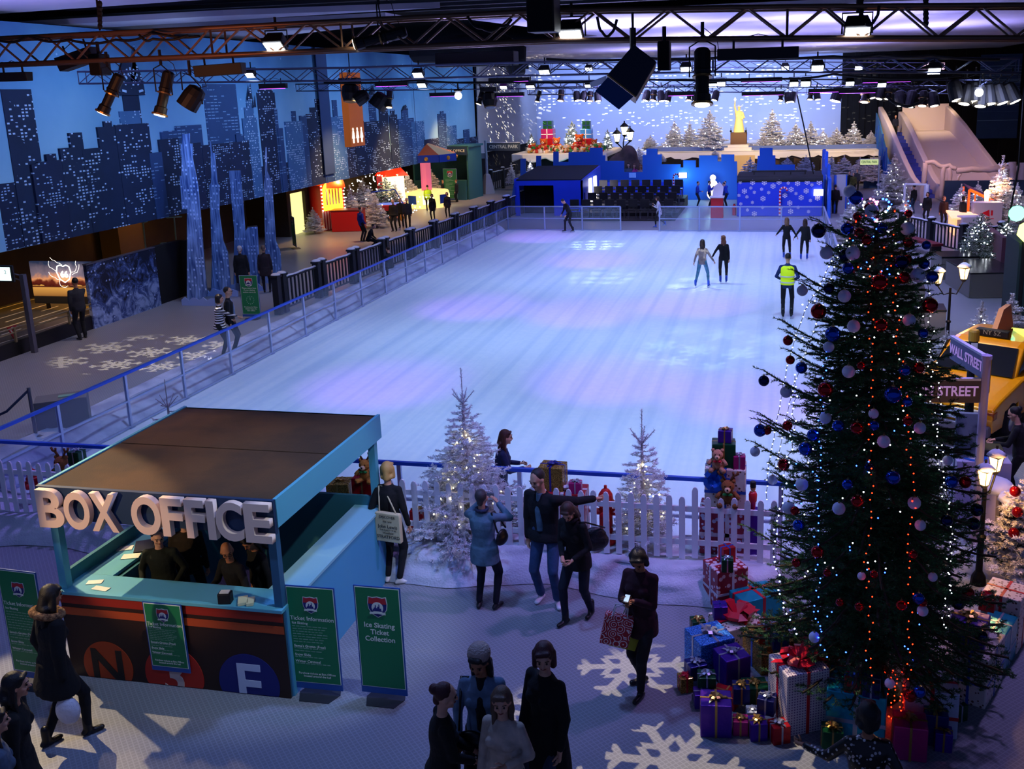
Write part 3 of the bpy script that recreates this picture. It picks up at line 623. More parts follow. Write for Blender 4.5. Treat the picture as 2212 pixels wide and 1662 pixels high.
beh('red present under the little bear behind the booth',790,1040,12.05,(.32,.28,.38),0,'red','gold',1,False,zz=.7)
beh('gold glittery present beside the bear behind the booth',735,1060,12.0,(.32,.3,.5),10,'gold','gold',1,False,zz=.5)
beh('green snow-topped present at the left, beside the toy reindeer',163,965,12.2,(.2,.18,.2),0,'green','silver',1,False,zz=.95)
beh('violet snow-topped present under the green one at the left',168,1020,12.2,(.24,.22,.6),8,'purple','white',0,False,zz=.35)
beh('small dark purple present next to the toy reindeer at the left',118,1020,12.15,(.16,.16,.3),0,'purple','silver',0,False,zz=.35)
beh('red present under the toy reindeer at the left',135,1030,12.0,(.3,.26,.4),0,'red','gold',0,False,zz=.35)
# plush toys
def plush(label,px,py,Y,s,col,kind='teddy',zz=None,rz=0):
    p=AY(px,py,Y); z=p.z if zz is None else zz; t=thing('plush_toy',label,'soft toy',(p.x,Y,z),rz)
    m=M('plush '+col,col,.95,bump=.6,bs=60); dk_=M('toy eye','#0a0808',.2); mz=M('plush muzzle','#e2b890',.9)
    mb=MB(); mb.ball((0,0,s*.33),s*.26,12,sz=1.15,sy=.85); mb.ball((0,-s*.04,s*.74),s*.24,14,sz=.92)
    for sx in (-1,1):
        mb.tube([(sx*s*.2,-.02*s,s*.5),(sx*s*.33,-.1*s,s*.4),(sx*s*.38,-.16*s,s*.32)],[s*.09,s*.08,s*.085],8); mb.tube([(sx*s*.12,-.05*s,s*.14),(sx*s*.24,-.25*s,s*.1),(sx*s*.28,-.36*s,s*.12)],[s*.11,s*.1,s*.11],8)
    mb.build('body',m,t,world=False,smooth=True)
    mb=MB()
    for sx in (-1,1): mb.ball((sx*s*.19,0,s*.92),s*.085,8)
    if kind=='teddy': mb.build('ears',m,t,world=False,smooth=True)
    else:
        mb.build('ears',m,t,world=False,smooth=True); mb=MB()
        for sx in (-1,1):
            mb.tube([(sx*s*.1,0,s*.94),(sx*s*.2,0,s*1.12),(sx*s*.3,0,s*1.16),(sx*s*.36,0,s*1.28)],s*.045,6); mb.tube([(sx*s*.2,0,s*1.12),(sx*s*.17,0,s*1.26)],s*.04,6)
        mb.build('antlers',M('plush antler','#6a3c1c',.9),t,world=False,smooth=True)
    mb=MB(); mb.ball((0,-s*.25,s*.68),s*.11,10); mb.build('muzzle',mz,t,world=False,smooth=True)
    mb=MB(); 
    for sx in (-1,1): mb.ball((sx*s*.09,-s*.24,s*.8),s*.03,6)
    mb.ball((0,-s*.355,s*.71),s*.035,6); mb.build('eyes_and_nose',dk_,t,world=False,smooth=True)
    mb=MB(); mb.ball((-s*.09,-s*.25,s*.5),s*.07,6,sx=1.4,sz=.8); mb.ball((s*.09,-s*.25,s*.5),s*.07,6,sx=1.4,sz=.8); mb.build('neck_bow',RB['red'] if kind=='teddy' else M('toy green bow','#1c7a34',.7),t,world=False,smooth=True)
    return t
plush('beige teddy with red bow sitting in the tall stack behind the fence',1550,1010,11.78,.3,'#c08868',zz=1.54)
plush('brown reindeer toy with green bow hanging low on the tall stack behind the fence',1572,1096,11.72,.36,'#8a5228','deer',zz=1.1)
plush('orange-brown bear toy with green bow on a red present behind the booth',790,1020,11.85,.34,'#c07a30','deer',zz=1.08)
plush('brown reindeer toy at the left behind the picket fence',132,990,11.95,.42,'#8a5228','deer',zz=.75)
# nutcracker
p=AY(1626,1100,11.85); t=thing('nutcracker','small red nutcracker soldier beside the tall stack behind the fence','nutcracker',(p.x,11.85,.36))
z0=p.z-.36; mb=MB(); mb.box((0,0,z0/2),(.16,.16,z0)); mb.build('plinth',PP['purple'],t,world=False)
mb=MB(); mb.lathe([(.03,0),(.035,.1),(.05,.11),(.055,.2),(.04,.24)],(0,0,z0),10); mb.build('body',RB['red'],t,world=False,smooth=True)
mb=MB(); mb.ball((0,0,z0+.28),.035,8); mb.build('head',M('toy skin','#d09878',.6),t,world=False,smooth=True)
mb=MB(); mb.lathe([(.038,0),(.038,.07),(.03,.08)],(0,0,z0+.3),10); mb.build('hat',M('black plastic'),t,world=False)
# fire hydrant
def hydrant(label,x,y,z,s=1):
    t=thing('fire_hydrant',label,'hydrant',(x,y,z)); r_=M('hydrant red','#b81018',.4)
    mb=MB(); mb.lathe([(.13*s,0),(.13*s,.04*s),(.09*s,.06*s),(.085*s,.5*s),(.12*s,.52*s),(.12*s,.56*s),(.1*s,.58*s),(.09*s,.66*s),(.05*s,.72*s),(.02*s,.74*s),(.02*s,.78*s),(.001,.78*s)],(0,0,0),16); mb.build('barrel',r_,t,world=False,smooth=False,bevel=.004)
    for a in (0,PI/2,PI): mb=MB(); mb.lathe([(.045*s,0),(.045*s,.07*s),(.055*s,.07*s),(.055*s,.1*s),(.02*s,.12*s)],(math.cos(a)*.07*s,-math.sin(a)*.07*s,.42*s),10,axis=(math.cos(a),-math.sin(a),0)); mb.build('outlet_cap',r_,t,world=False)
    return t
p=AY(1310,1160,11.95); hydrant('red fire hydrant behind the picket fence, left of the slim frosted tree',p.x,11.95,.36,1.05)
p=G(1001,416); hydrant('small red hydrant at the far left beyond the teal kiosk',p.x,p.y,0,1.5)
hydrant('red hydrant half hidden behind the left end of the picket fence',AY(78,1080,11.95).x,11.95,.33,.8)
# ---------- conifers ----------
def raw_mesh(name,V,T,mats,mi=None):
    """V (n,3) float array, T (m,3) int array"""
    me=bpy.data.meshes.new(name); V=np.asarray(V,np.float32); T=np.asarray(T,np.int32)
    me.vertices.add(len(V)); me.vertices.foreach_set('co',V.ravel()); me.loops.add(T.size); me.loops.foreach_set('vertex_index',T.ravel())
    me.polygons.add(len(T)); me.polygons.foreach_set('loop_start',np.arange(0,T.size,3,dtype=np.int32))
    try: me.polygons.foreach_set('loop_total',np.full(len(T),3,np.int32))
    except Exception: pass
    for m_ in mats: me.materials.append(m_)
    if mi is not None: me.polygons.foreach_set('material_index',np.asarray(mi,np.int32))
    me.update(calc_edges=True); return me
def norm(a): return a/np.maximum(np.linalg.norm(a,axis=-1,keepdims=True),1e-9)
def needles(segs,dens,nl,nw,rg,mode=0):
    """segs (k,6): stick ends; returns verts/tris of flat needles all along them"""
    A=segs[:,:3];B=segs[:,3:6];L=np.linalg.norm(B-A,axis=1); cnt=np.maximum(1,(L*dens).astype(int))
    idx=np.repeat(np.arange(len(segs)),cnt); t=rg.random(len(idx)); P=A[idx]+(B-A)[idx]*t[:,None]; D=norm((B-A)[idx])
    q=rg.normal(size=(len(idx),3)); q=norm(q-D*(q*D).sum(1,keepdims=True)); q[:,2]*=.75
    d=norm(D*.75+q); s=norm(np.cross(d,rg.normal(size=(len(idx),3)))); l=nl*(.7+.6*rg.random(len(idx)))[:,None]
    V=np.stack([P-s*nw/2,P+s*nw/2,P+d*l],1).reshape(-1,3); n=len(idx); T=np.arange(3*n).reshape(n,3); return V,T
def sticks(segs,r):
    A=segs[:,:3];B=segs[:,3:6]; rr=segs[:,6] if segs.shape[1]>6 else np.full(len(segs),r)
    D=norm(B-A); u=norm(np.cross(D,np.array([.3,.2,.93]))); w=np.cross(D,u); V=[];k=3
    for E_,m_ in ((A,1),(B,.6)):
        for j in range(k): a=2*PI*j/k; V.append(E_+(u*math.cos(a)+w*math.sin(a))*rr[:,None]*m_)
    V=np.stack(V,1).reshape(-1,3); n=len(segs); T=[]
    base=np.arange(n)[:,None]*6
    for j in range(k):
        a,b=j,(j+1)%k; T.append(base+np.array([a,b,3+b])); T.append(base+np.array([a,3+b,3+a]))
    return V,np.concatenate(T,0)
def conifer_segs(H,rf,nb,seed,z0=.12,up=.25,droop=.35,tw=.10,twl=.42,sub=True,lean=(0,0),jit=.25):
    """branch skeleton: rf(t) radius at height fraction t. returns main sticks, twig sticks"""
    rg=random.Random(seed); main=[];twg=[]
    for i in range(nb):
        t=z0+(1-z0)*(i+rg.random())/nb; t=min(t,.985); z=t*H; az=i*2.39996+rg.uniform(-.4,.4); L=rf(t)*rg.uniform(1-jit,1.08)
        if L<.02: continue
        d=Vector((math.cos(az),math.sin(az),0)); sd=Vector((-d.y,d.x,0)); p=Vector((lean[0]*t,lean[1]*t,z)); pts=[p]; n=max(3,int(L/.13)); e0=up+.9*max(0,t-.75)*2
        for k in range(n):
            f=(k+1)/n; e=e0-droop*math.sin(PI*min(1,f*.8))*1.2+ (.35*(f-.6) if f>.6 else 0)+rg.uniform(-.06,.06)
            p=p+(d*math.cos(e)+Vector((0,0,1))*math.sin(e)+sd*rg.uniform(-.08,.08)).normalized()*L/n; pts.append(p)
        for a,b in zip(pts,pts[1:]): main.append((*a,*b,.006+.010*L))
        m_=int(L/tw)
        for k in range(1,m_+1):
            f=k/(m_+.3); q=f*n; j=min(n-1,int(q)); p=pts[j].lerp(pts[j+1],q-j); ax=(pts[j+1]-pts[j]).normalized(); s=1 if k%2 else -1
            l=min(twl,.16+.5*L)*(1-f*.7)*rg.uniform(.7,1.15); dv=(ax*.75+sd*s*.75+Vector((0,0,rg.uniform(-.15,.22)))).normalized(); e=p+dv*l; twg.append((*p,*e,.004))
            if sub and l>.09:
                for g in (.35,.62,.85):
                    pp=p.lerp(e,g); s2=1 if rg.random()<.5 else -1; perp=Vector((-dv.y,dv.x,0))*s2; ee=pp+(dv*.7+perp*.7+Vector((0,0,rg.uniform(-.2,.25)))).normalized()*l*.42*(1.1-g*.5); twg.append((*pp,*ee,.003))
                    if rg.random()<.6: ee=pp+(dv*.7-perp*.7+Vector((0,0,rg.uniform(-.2,.25)))).normalized()*l*.36; twg.append((*pp,*ee,.003))
    twg.append((lean[0],lean[1],H*.93,lean[0],lean[1],H,.006))
    return np.array(main),np.array(twg)
bark=M('bark','#2a1f18',.9,bump=.4,bs=40)
def needle_mat(name,c1,c2,snowc,amt,vs=3.0,up=.2):
    m=M(name,c1,.75); nt=m.node_tree; b=nt.nodes['Principled BSDF']; tc=nt.nodes.new('ShaderNodeTexCoord')
    n=nt.nodes.new('ShaderNodeTexNoise'); n.inputs['Scale'].default_value=vs; n.inputs['Detail'].default_value=3; nt.links.new(tc.outputs['Object'],n.inputs['Vector'])
    n2=nt.nodes.new('ShaderNodeTexNoise'); n2.inputs['Scale'].default_value=vs*9; nt.links.new(tc.outputs['Object'],n2.inputs['Vector'])
    c=mixc(nt,n.outputs['Fac'],c1,c2)
    if amt>0:
        k=mth(nt,'GREATER_THAN',n2.outputs['Fac'],1-amt*.62-.2); c=mixc(nt,k,c,snowc)
    nt.links.new(c,b.inputs['Base Color']); b.inputs['Specular IOR Level'].default_value=.3
    return m
green_n=needle_mat('fir needles','#1c4226','#3a7240','#ffffff',0,1.5)
frost_n=needle_mat('frosted needles','#6d7c78','#8fa09a','#e8e8f2',.85)
frost_d=needle_mat('lightly frosted needles','#2c4a3a','#4c6c58','#dfe4ec',.42)
twig_m=M('twig','#3a2c20',.9); twig_s=M('frosted twig','#a8a0a8',.9)
def add_conifer(parent,main,twg,dens,nl,nw,mat,tmat,seed):
    rg=np.random.default_rng(seed)
    V1,T1=sticks(main,.01); V2,T2=sticks(twg,.004)
    me=raw_mesh('boughs',np.concatenate([V1,V2]),np.concatenate([T1,T2+len(V1)]),[tmat]); o=bpy.data.objects.new('boughs',me); COL.objects.link(o); o.parent=parent
    m6=main[len(main)*0:]
    V,T=needles(np.concatenate([m6,twg]),dens,nl,nw,rg); me=raw_mesh('needles',V,T,[mat]); o2=bpy.data.objects.new('needles',me); COL.objects.link(o2); o2.parent=parent; o2['kind']='stuff'
    return o,o2
def trunk(parent,H,r,lean=(0,0),mat=None):
    mb=MB(); mb.tube([(lean[0]*k/6,lean[1]*k/6,H*k/6) for k in range(7)],[r*(1-k/6.6)+.006 for k in range(7)],10); return mb.build('trunk',mat or bark,parent,world=False,smooth=True)
# ----- the tall decorated tree -----
TB=Vector((1.1,9.61,0)); TH=5.15; TL=(-.2,0)
prof=[(0,.95),(.08,1.22),(.16,1.33),(.26,1.28),(.38,1.14),(.5,.96),(.62,.82),(.74,.68),(.84,.54),(.92,.4),(1,.12)]
def rf_big(t):
    for (a,ra),(b,rb_) in zip(prof,prof[1:]):
        if t<=b: return ra+(rb_-ra)*(t-a)/(b-a)
    return .1
big=thing('christmas_tree','tall dark green decorated fir tree in the right foreground with coloured lights','tree',TB)
trunk(big,TH,.11,TL)
XB=[]
def branch_to(px,py,Y=9.3,s=1.0):
    rg=random.Random(int(px*7+py)); e=AY(px,py,Y)-TB+Vector((0,0,.06)); tz=max(.25,e.z-.32*math.hypot(e.x-TL[0]*e.z/TH,e.y)); b=Vector((TL[0]*tz/TH,0,tz)); L=(e-b).length; d=(e-b).normalized(); sd=d.cross(Vector((0,0,1))).normalized(); n=9
    pts=[b.lerp(e,k/n)+Vector((0,0,-.12*math.sin(PI*k/n)))*L for k in range(n+1)]; m=[(*a,*c,.006+.01*(1-i/n)) for i,(a,c) in enumerate(zip(pts,pts[1:]))]; t=[]
    for k in range(int(L/.055)):
        f=.25+.75*k/(L/.055); q=f*n; j=min(n-1,int(q)); p=pts[j].lerp(pts[j+1],q-j); g=1 if k%2 else -1; l=(.3*(1-f)+.09)*rg.uniform(.8,1.2); t.append((*p,*(p+(d*.7+sd*g*.8+Vector((0,0,rg.uniform(-.15,.25)))).normalized()*l),.004))
    t.append((*e,*(e+d*.1),.004)); XB.append((m,t))
for q_ in ((1648,812),(1640,920),(1656,922),(1700,912),(1700,728),(1706,770),(1766,488),(1784,540),(1789,616),(1630,968),(1694,996),(1667,1030),(2016,590),(2012,652),(2104,1124),(2112,1094),(2122,1368),(2094,1275),(2087,1035),(1722,600),(1690,705),(1640,905),(1822,640),(1998,600),(2010,560),(1764,668),(1732,622),(1696,840),(2072,1298),(1615,1150),(1608,1260),(2130,1190)): branch_to(*q_)
mn,tw=conifer_segs(TH,rf_big,440,11,z0=.09,up=.22,droop=.38,tw=.08,twl=.36,lean=TL,jit=.3)
mn=np.concatenate([mn]+[np.array(a) for a,b in XB]); tw=np.concatenate([tw]+[np.array(b) for a,b in XB])
add_conifer(big,mn,tw,300,.028,.006,green_n,twig_m,1)
mb=MB(); mb.lathe([(.26,0),(.26,.04),(.14,.09),(.13,.3),(.12,.3)],(0,0,0),14); mb.build('stand',M('black metal'),big,world=False)
# ----- frosted trees -----
def rf_cone(r,p=.9,b=.1): return lambda t: r*((1-t)**p)*(.55+.45*min(1,t/b))+.02
FV=[]
def frosted(H,r,nb,seed,dens,nl,nw,mat,tm,top=0,**k):
    t=thing('frosted_tree','x','tree'); trunk(t,H,.035+.012*H,mat=tm)
    mn,tw=conifer_segs(H,rf_cone(r,k.get('p',.9)),nb,seed,z0=k.get('z0',.1),up=k.get('up',.2),droop=k.get('droop',.3),tw=k.get('tw',.11),twl=k.get('twl',.36),jit=.35)
    if top:
        tw=np.concatenate([tw,np.array([(0,0,H*.9,0,0,H+top,.008)]+[(0,0,H*.93,math.cos(a)*top*.45,math.sin(a)*top*.45,H*.93+top*.5,.008) for a in (0.3,1.5,2.8,4.1,5.3)])])
    add_conifer(t,mn,tw,dens,nl,nw,mat,tm,seed); return t
def place(t,label,x,y,z=0,s=1,rz=0,group=None):
    t['label']=label; t.location=(x,y,z); t.rotation_euler=(0,0,rz); t.scale=(s,)*3
    if group: t['group']=group
    return t
def bulbs(name,label,cat,pts,r,mat,kind=None,parent=None,wire=None):
    """a few dozen tiny lamps, each its own octahedron"""
    t=thing(name,label,cat,pts[0]); me=None
    if wire: mb=MB(); mb.tube(pts,.0035,4); mb.build('wire',M('dark cable','#0c100e',.6),t)
    mb=MB(); mb.ball((0,0,0),r,6); first=mb.build('bulb',mat,t,world=False,smooth=True)
    if len(pts)>100:
        pass
    for i,p in enumerate(pts):
        o=first if i==0 else first.copy()
        if i: COL.objects.link(o)
        o.location=Vector(p)-Vector(pts[0])
    return t
def bulb_cloud(label,c,H,r,n,mat,br,seed,kind='stuff'):
    rr=random.Random(seed); mb=MB()
    for i in range(n):
        t=rr.random()**1.2; a=rr.random()*2*PI; q=(r*(1-t)**.9*rr.uniform(.55,1.02)); mb.ball((c[0]+q*math.cos(a),c[1]+q*math.sin(a),c[2]+H*(.1+.85*t)),br,4)
    return tag(mb.build('fairy_lights',mat),label,'fairy lights',kind=kind)
warmw=EM('warm fairy bulb','#fff0b8',7); coolw=EM('cool fairy bulb','#eef4ff',6); redb=EM('red fairy bulb','#ff2008',7); blub=EM('blue fairy bulb','#2040ff',9)
# two foreground frosted trees behind the picket fence
def z_at(px,py,Y): return AY(px,py,Y).z
p=AY(1015,1190,11.98); ztop=z_at(1015,803,11.98); Hh=ztop-.3
t=frosted(Hh*.86,1.08,150,21,290,.034,.009,frost_n,twig_s,top=Hh*.15,p=1.15,z0=.06,tw=.1,twl=.4); place(t,'broad frosted fir with bare leader and warm lights behind the picket fence',AY(1012,1100,11.98).x,11.98,.32)
bulb_cloud('warm fairy lights wound through the broad frosted fir behind the picket fence',(t.location.x,11.98,.5),Hh*.62,.62,60,warmw,.011,3)
ztop2=z_at(1382,893,12.0); H2=ztop2-.3
t=frosted(H2*.82,.52,90,22,330,.034,.0085,frost_n,twig_s,top=H2*.2,p=.8,z0=.08,tw=.095,twl=.3); place(t,'slim frosted fir with bare leader behind the picket fence, right of the hydrant',AY(1388,1080,12.0).x,12.0,.32)
bulb_cloud('warm fairy lights in the slim frosted fir right of the hydrant',(t.location.x,12.0,.5),H2*.6,.4,34,warmw,.011,4)
# low branch spilling through the fence
p=G(985,1190,.3); t=frosted(.62,.42,46,23,300,.03,.009,frost_n,twig_s,p=.6,z0=.02,up=-.1); place(t,'low frosted spruce tuft poking out below the picket fence',G(985,1185,.34).x,11.42,.25,.8)
# twiggy frosted top behind the left rail
pz=z_at(362,850,12.9); t=frosted(1.15,.45,16,24,120,.02,.006,M('pink frost','#b8a0b0',.9),twig_s,top=.35,p=.5); place(t,'sparse twiggy frosted tree behind the booth roof by the left barrier',AY(365,900,11.9).x,11.9,z_at(362,820,11.9)-1.5)
# far variants shared by all distant trees
FA=[frosted(2.0,.75,90,31,230,.065,.03,frost_n,twig_s,tw=.16,p=.85,top=.18),frosted(2.2,.72,96,32,230,.065,.03,frost_n,twig_s,tw=.16,top=.25),frosted(2.0,.8,90,33,220,.06,.026,frost_d,twig_s,tw=.15,p=.8,top=.1),frosted(2.0,.85,86,34,230,.055,.026,frost_n,twig_s,tw=.12,p=.8,top=.2)]
used=set()
def far_tree(v,label,px,pyb,pyt,Y=None,rz=None,lights=0,wide=1.0,grp=None,base=None,lmat=None,lr=.02):
    """tree whose foot shows at (px,pyb) and tip at (px,pyt); on the floor unless Y is given"""
    if Y is None: b=G(px,pyb); 
    else: b=AY(px,pyb,Y)
    if base is not None: b.z=base
    top=AY(px,pyt,b.y); h=top.z-b.z; Hn=[2.18,2.45,2.1,2.2][v]; s=h/Hn
    src=FA[v]
    t=src if v not in used else copy_tree(src)
    used.add(v); t['label']=label; t.location=b; t.rotation_euler=(0,0,rnd.random()*6 if rz is None else rz); t.scale=(s*wide,s*wide,s)
    if grp: t['group']=grp
    if lights: bulb_cloud('white fairy lights on the '+label,(b.x,b.y,b.z),h*.85,.72*s*wide,lights,lmat or coolw,lr,int(px))
    return t
# ---------- baubles on the tall tree ----------
FREE={(1650,823),(1642,930),(1657,930),(1701,920),(1702,736),(1707,778),(1768,499),(1785,547),(1790,624),(1631,976),(1693,1004),(1669,1037),(2014,598),(2009,660),(2103,1132),(2110,1102),(2120,1376),(2092,1282),(2085,1042),(1768,673),(1733,628),(1698,847),(2070,1305)}
def tree_pt(px,py,out=1.0,back=False):
    if (px,py) in FREE: return AY(px,py,9.3)
    """where the view ray meets the tall tree's outer cone"""
    d=ray(px,py); o=Vector((0,0,H)); best=None
    for k in range(400):
        Y=(7.9+k*.01) if not back else (11.4-k*.01)
        p=o+d*(Y/d.y); t=min(1,max(0,p.z/TH)); c=TB+Vector((TL[0]*t,0,0)); q=math.hypot(p.x-c.x,p.y-c.y); r=rf_big(t)*out
        if q<=r: return p
    Y=9.5; return o+d*(Y/d.y)
BM={'red':M('red bauble','#a01018',.12,metal=.75),'blue':M('blue bauble','#1848b8',.12,metal=.75),'navy':M('dark blue bauble','#0a1c50',.08,metal=.85),'white':M('white bauble','#d8d4e8',.4,spec=.6)}
BL={'red':[(1900,610,18),(1903,703,15),(1768,673,17),(2009,660,17),(1702,736,11),(1707,778,10),(1783,842,17),(1985,795,13),(1961,910,11),(1851,925,14),(1701,920,11),(1693,1004,13),(1852,1083,14),(1717,1104,10),(1766,1193,14),(1720,1216,10),(1972,1198,10),(1787,1238,9),(1888,1241,9),(2092,1282,13),(1993,1302,10),(2085,1042,13),(1953,600,13),(1872,519,12),(1856,503,11),(1961,524,11),(1852,468,10),(1960,560,10),(1947,1308,12),(1966,1503,14),(1856,1311,10),(1814,1302,9),(1860,790,9),(1875,448,9),(1962,462,9),(1657,930,10)],
'blue':[(1799,722,17),(1929,853,19),(1731,795,13),(1740,970,15),(1757,940,14),(1642,930,14),(1811,920,13),(1831,1047,12),(1929,1032,16),(1725,1135,13),(1984,1293,13),(2014,598,13),(1996,570,12),(1986,1495,13),(1848,427,16),(1830,495,14),(1906,493,12),(1832,580,13),(1954,800,13),(2055,1041,14),(2001,530,10),(1888,920,11),(1960,868,11),(1994,720,11)],
'navy':[(1768,499,16),(1650,823,12),(1790,624,12),(1947,567,16),(2103,1132,14),(2110,1102,14),(1825,552,14),(1878,1010,10),(2070,1305,13),(2120,1376,14),(2045,1125,13)],
'white':[(1836,414,14),(1883,455,15),(1960,494,15),(1842,547,16),(1844,705,14),(1785,547,14),(1983,595,16),(1824,640,14),(1964,692,14),(1833,803,14),(1790,750,12),(1733,628,12),(1732,1047,14),(1703,1097,14),(1812,1099,14),(1909,954,14),(1887,894,11),(1975,1087,14),(1988,1135,12),(2015,1247,10),(1993,1320,12),(1759,1377,12),(1669,1037,11),(1631,976,11),(1987,925,13),(1698,847,13),(1783,903,13),(2047,995,11),(1922,1477,11),(1861,1245,9)]}
cap=M('bauble cap','#a89060',.3,metal=.9)
def ordw(n): L=['first','second','third','fourth','fifth','sixth','seventh','eighth','ninth','tenth','eleventh','twelfth','thirteenth','fourteenth','fifteenth','sixteenth','seventeenth','eighteenth','nineteenth','twentieth']; return L[n] if n<20 else {20:'twenty-first',21:'twenty-second',22:'twenty-third'}.get(n,str(n+1)+'th')
for cn,lst in BL.items():
    nm={'navy':'dark navy','blue':'bright blue','red':'red','white':'white'}[cn]
    proto=None
    L1=sorted([q for q in lst if q[0]<1890],key=lambda q:q[1]); L2=sorted([q for q in lst if q[0]>=1890],key=lambda q:q[1])
    for side,LL in (('left',L1),('right',L2)):
        for i,(px,py,rp) in enumerate(LL):
            pt=tree_pt(px,py,1.02); r=rp/ (F/ (pt-Vector((0,0,H))).dot(RF)) ; lab=f"{nm} bauble, {ordw(i)} from the top on the {side} side of the tall tree"
            if proto is None:
                t=thing('bauble',lab,'bauble',pt,group='baubles on the tall tree'); mb=MB(); mb.ball((0,0,0),1,18); mb.build('ball',BM[cn],t,world=False,smooth=True)
                mb=MB(); mb.lathe([(.2,.95),(.2,1.12),(.12,1.14),(.03,1.15),(.03,1.5)],(0,0,0),8); mb.build('cap',cap,t,world=False); proto=t; t.scale=(r,)*3
            else: copy_tree(proto,loc=pt,label=lab,scale=r)
# ---------- light strings hanging down the tall tree ----------
def strand(label,path,mat,n,r=.011,out=1.0,jit=3,wire=True,seed=0,free=None):
    rr=random.Random(seed); pts=[]
    seg=[]; tot=0
    for a,b in zip(path,path[1:]): l=math.dist(a,b); seg.append(l); tot+=l
    for i in range(n):
        s=tot*i/(n-1)+rr.uniform(-.25,.25)*tot/n; s=min(max(s,0),tot-.01); k=0
        while k<len(seg)-1 and s>seg[k]: s-=seg[k]; k+=1
        f=s/seg[k]; x=path[k][0]+(path[k+1][0]-path[k][0])*f+rr.uniform(-jit,jit); y=path[k][1]+(path[k+1][1]-path[k][1])*f
        pts.append(AY(x,y,free(f,y)) if free else tree_pt(x,y,out))
    return bulbs('light_string',label,'fairy lights',pts,r,mat,wire=wire)
strand('long red light string down the tall tree, the one left of its centre',[(1878,560),(1884,700),(1886,850),(1878,960),(1884,1100),(1872,1200),(1880,1330),(1876,1440),(1888,1475)],redb,50,.0065,jit=7,seed=1,out=1.06)
strand('long red light string down the tall tree, the one right of its centre',[(1930,560),(1936,700),(1950,820),(1958,930),(1967,1010),(1972,1100),(1962,1200),(1968,1300),(1966,1400),(1962,1460),(1945,1500),(1943,1540)],redb,54,.0065,jit=7,seed=2,out=1.06)
strand('long blue light string down the left part of the tall tree',[(1785,760),(1776,860),(1770,940),(1768,1060),(1762,1160),(1768,1260),(1762,1330),(1775,1390),(1790,1420)],blub,46,.007,jit=5,seed=3,out=1.04)
strand('blue and white light string nearer the left edge of the tall tree',[(1722,810),(1715,900),(1708,970),(1690,1070),(1672,1180),(1690,1300),(1715,1370)],EM('pale blue fairy bulb','#90a8ff',9),40,.008,jit=6,seed=4,out=1.0)
strand('white light string down the right edge of the tall tree',[(2000,560),(2010,700),(2022,830),(2030,930),(2040,1040),(2050,1150),(2046,1260),(2042,1350)],coolw,46,.006,jit=8,seed=5,out=.98)
strand('second white light string just inside the right edge of the tall tree',[(1985,640),(2005,780),(2022,950),(2046,1100),(2058,1200),(2052,1290),(2036,1360)],coolw,30,.0055,jit=9,seed=6,out=.95)
strand('white light string slanting free of the branches at the left of the tall tree',[(1812,530),(1780,600),(1735,680),(1700,790),(1680,900),(1660,1000),(1655,1080)],coolw,44,.006,jit=2,seed=7,free=lambda f,y:9.5)
strand('second slanting white light string at the left of the tall tree',[(1818,530),(1790,620),(1752,730),(1715,830),(1690,930),(1675,1040)],coolw,36,.006,jit=2,seed=8,free=lambda f,y:9.7)
rr=random.Random(9)
for lab,mt,n,x0,x1,y0,y1 in (('red bulbs scattered through the crown of the tall tree',redb,16,1835,1970,430,600),('blue and violet bulbs scattered through the crown of the tall tree',blub,16,1830,1980,425,600),('white bulbs scattered through the crown of the tall tree',coolw,18,1820,1990,420,600),('white bulbs sprinkled over the middle of the tall tree',coolw,44,1730,2030,620,1250),('blue bulbs sprinkled over the lower half of the tall tree',blub,34,1700,1990,900,1440),('red bulbs wound round the foot of the tall tree',redb,40,1905,1950,1440,1570)):
    mb=MB()
    pts=[tree_pt(rr.uniform(x0,x1),rr.uniform(y0,y1),.93) if y0<1400 else AY(rr.uniform(x0,x1),rr.uniform(y0,y1),9.15) for _ in range(n)]
    bulbs('light_string',lab,'fairy lights',pts,.007,mt)
# wire heart on the tip
t=thing('tree_topper','glowing heart-shaped wire topper on the tip of the tall tree','tree topper',TB+Vector((TL[0],0,TH-.12)))
mb=MB(); pts=[]
for k in range(28):
    a=2*PI*k/28; pts.append((.0075*16*math.sin(a)**3,0,.0075*(13*math.cos(a)-5*math.cos(2*a)-2*math.cos(3*a)-math.cos(4*a))+.12))
mb.tube(pts,.006,5,close=True); mb.build('frame',M('black metal'),t,world=False)
for k,pt in enumerate(pts):
    if k in (0,4,8,12,16,20,24):
        mb=MB(); 
        for g in range(3): mb.ball(Vector(pts[(k+g)%28])+Vector((0,-.012,0)),.011,6)
        mb.build('bulb_cluster',[EM('pink fairy bulb','#ff5090',9),blub,coolw][k%3],t,world=False)
# ---------- people ----------
def cloth(col,rough=.9,bump=.35,bs=22,metal=0,sheen=.0): return M('cloth '+col+str(rough),col,rough,metal,bump=bump,bs=bs,var=.5,vs=7,col2='#%02x%02x%02x'%tuple(max(0,int(int(col[i:i+2],16)*.8)) for i in (1,3,5)))
SK={'p':'#d09c80','t':'#a87050','d':'#6a4028','w':'#dcb09a'}
def skin_mat(k): return M('skin '+k,SK[k],.55,spec=.35)
def remesh(mb,vox,smooth=4,f=.5):
    me=bpy.data.meshes.new('t'); me.from_pydata(mb.v,[],mb.f); o=bpy.data.objects.new('t',me); COL.objects.link(o)
    r=o.modifiers.new('r','REMESH'); r.mode='VOXEL'; r.voxel_size=vox; r.use_smooth_shade=True
    if smooth: s=o.modifiers.new('s','SMOOTH'); s.factor=f; s.iterations=smooth
    dg=bpy.context.evaluated_depsgraph_get(); m=bpy.data.meshes.new_from_object(o.evaluated_get(dg)); bpy.data.objects.remove(o); bpy.data.meshes.remove(me); return m
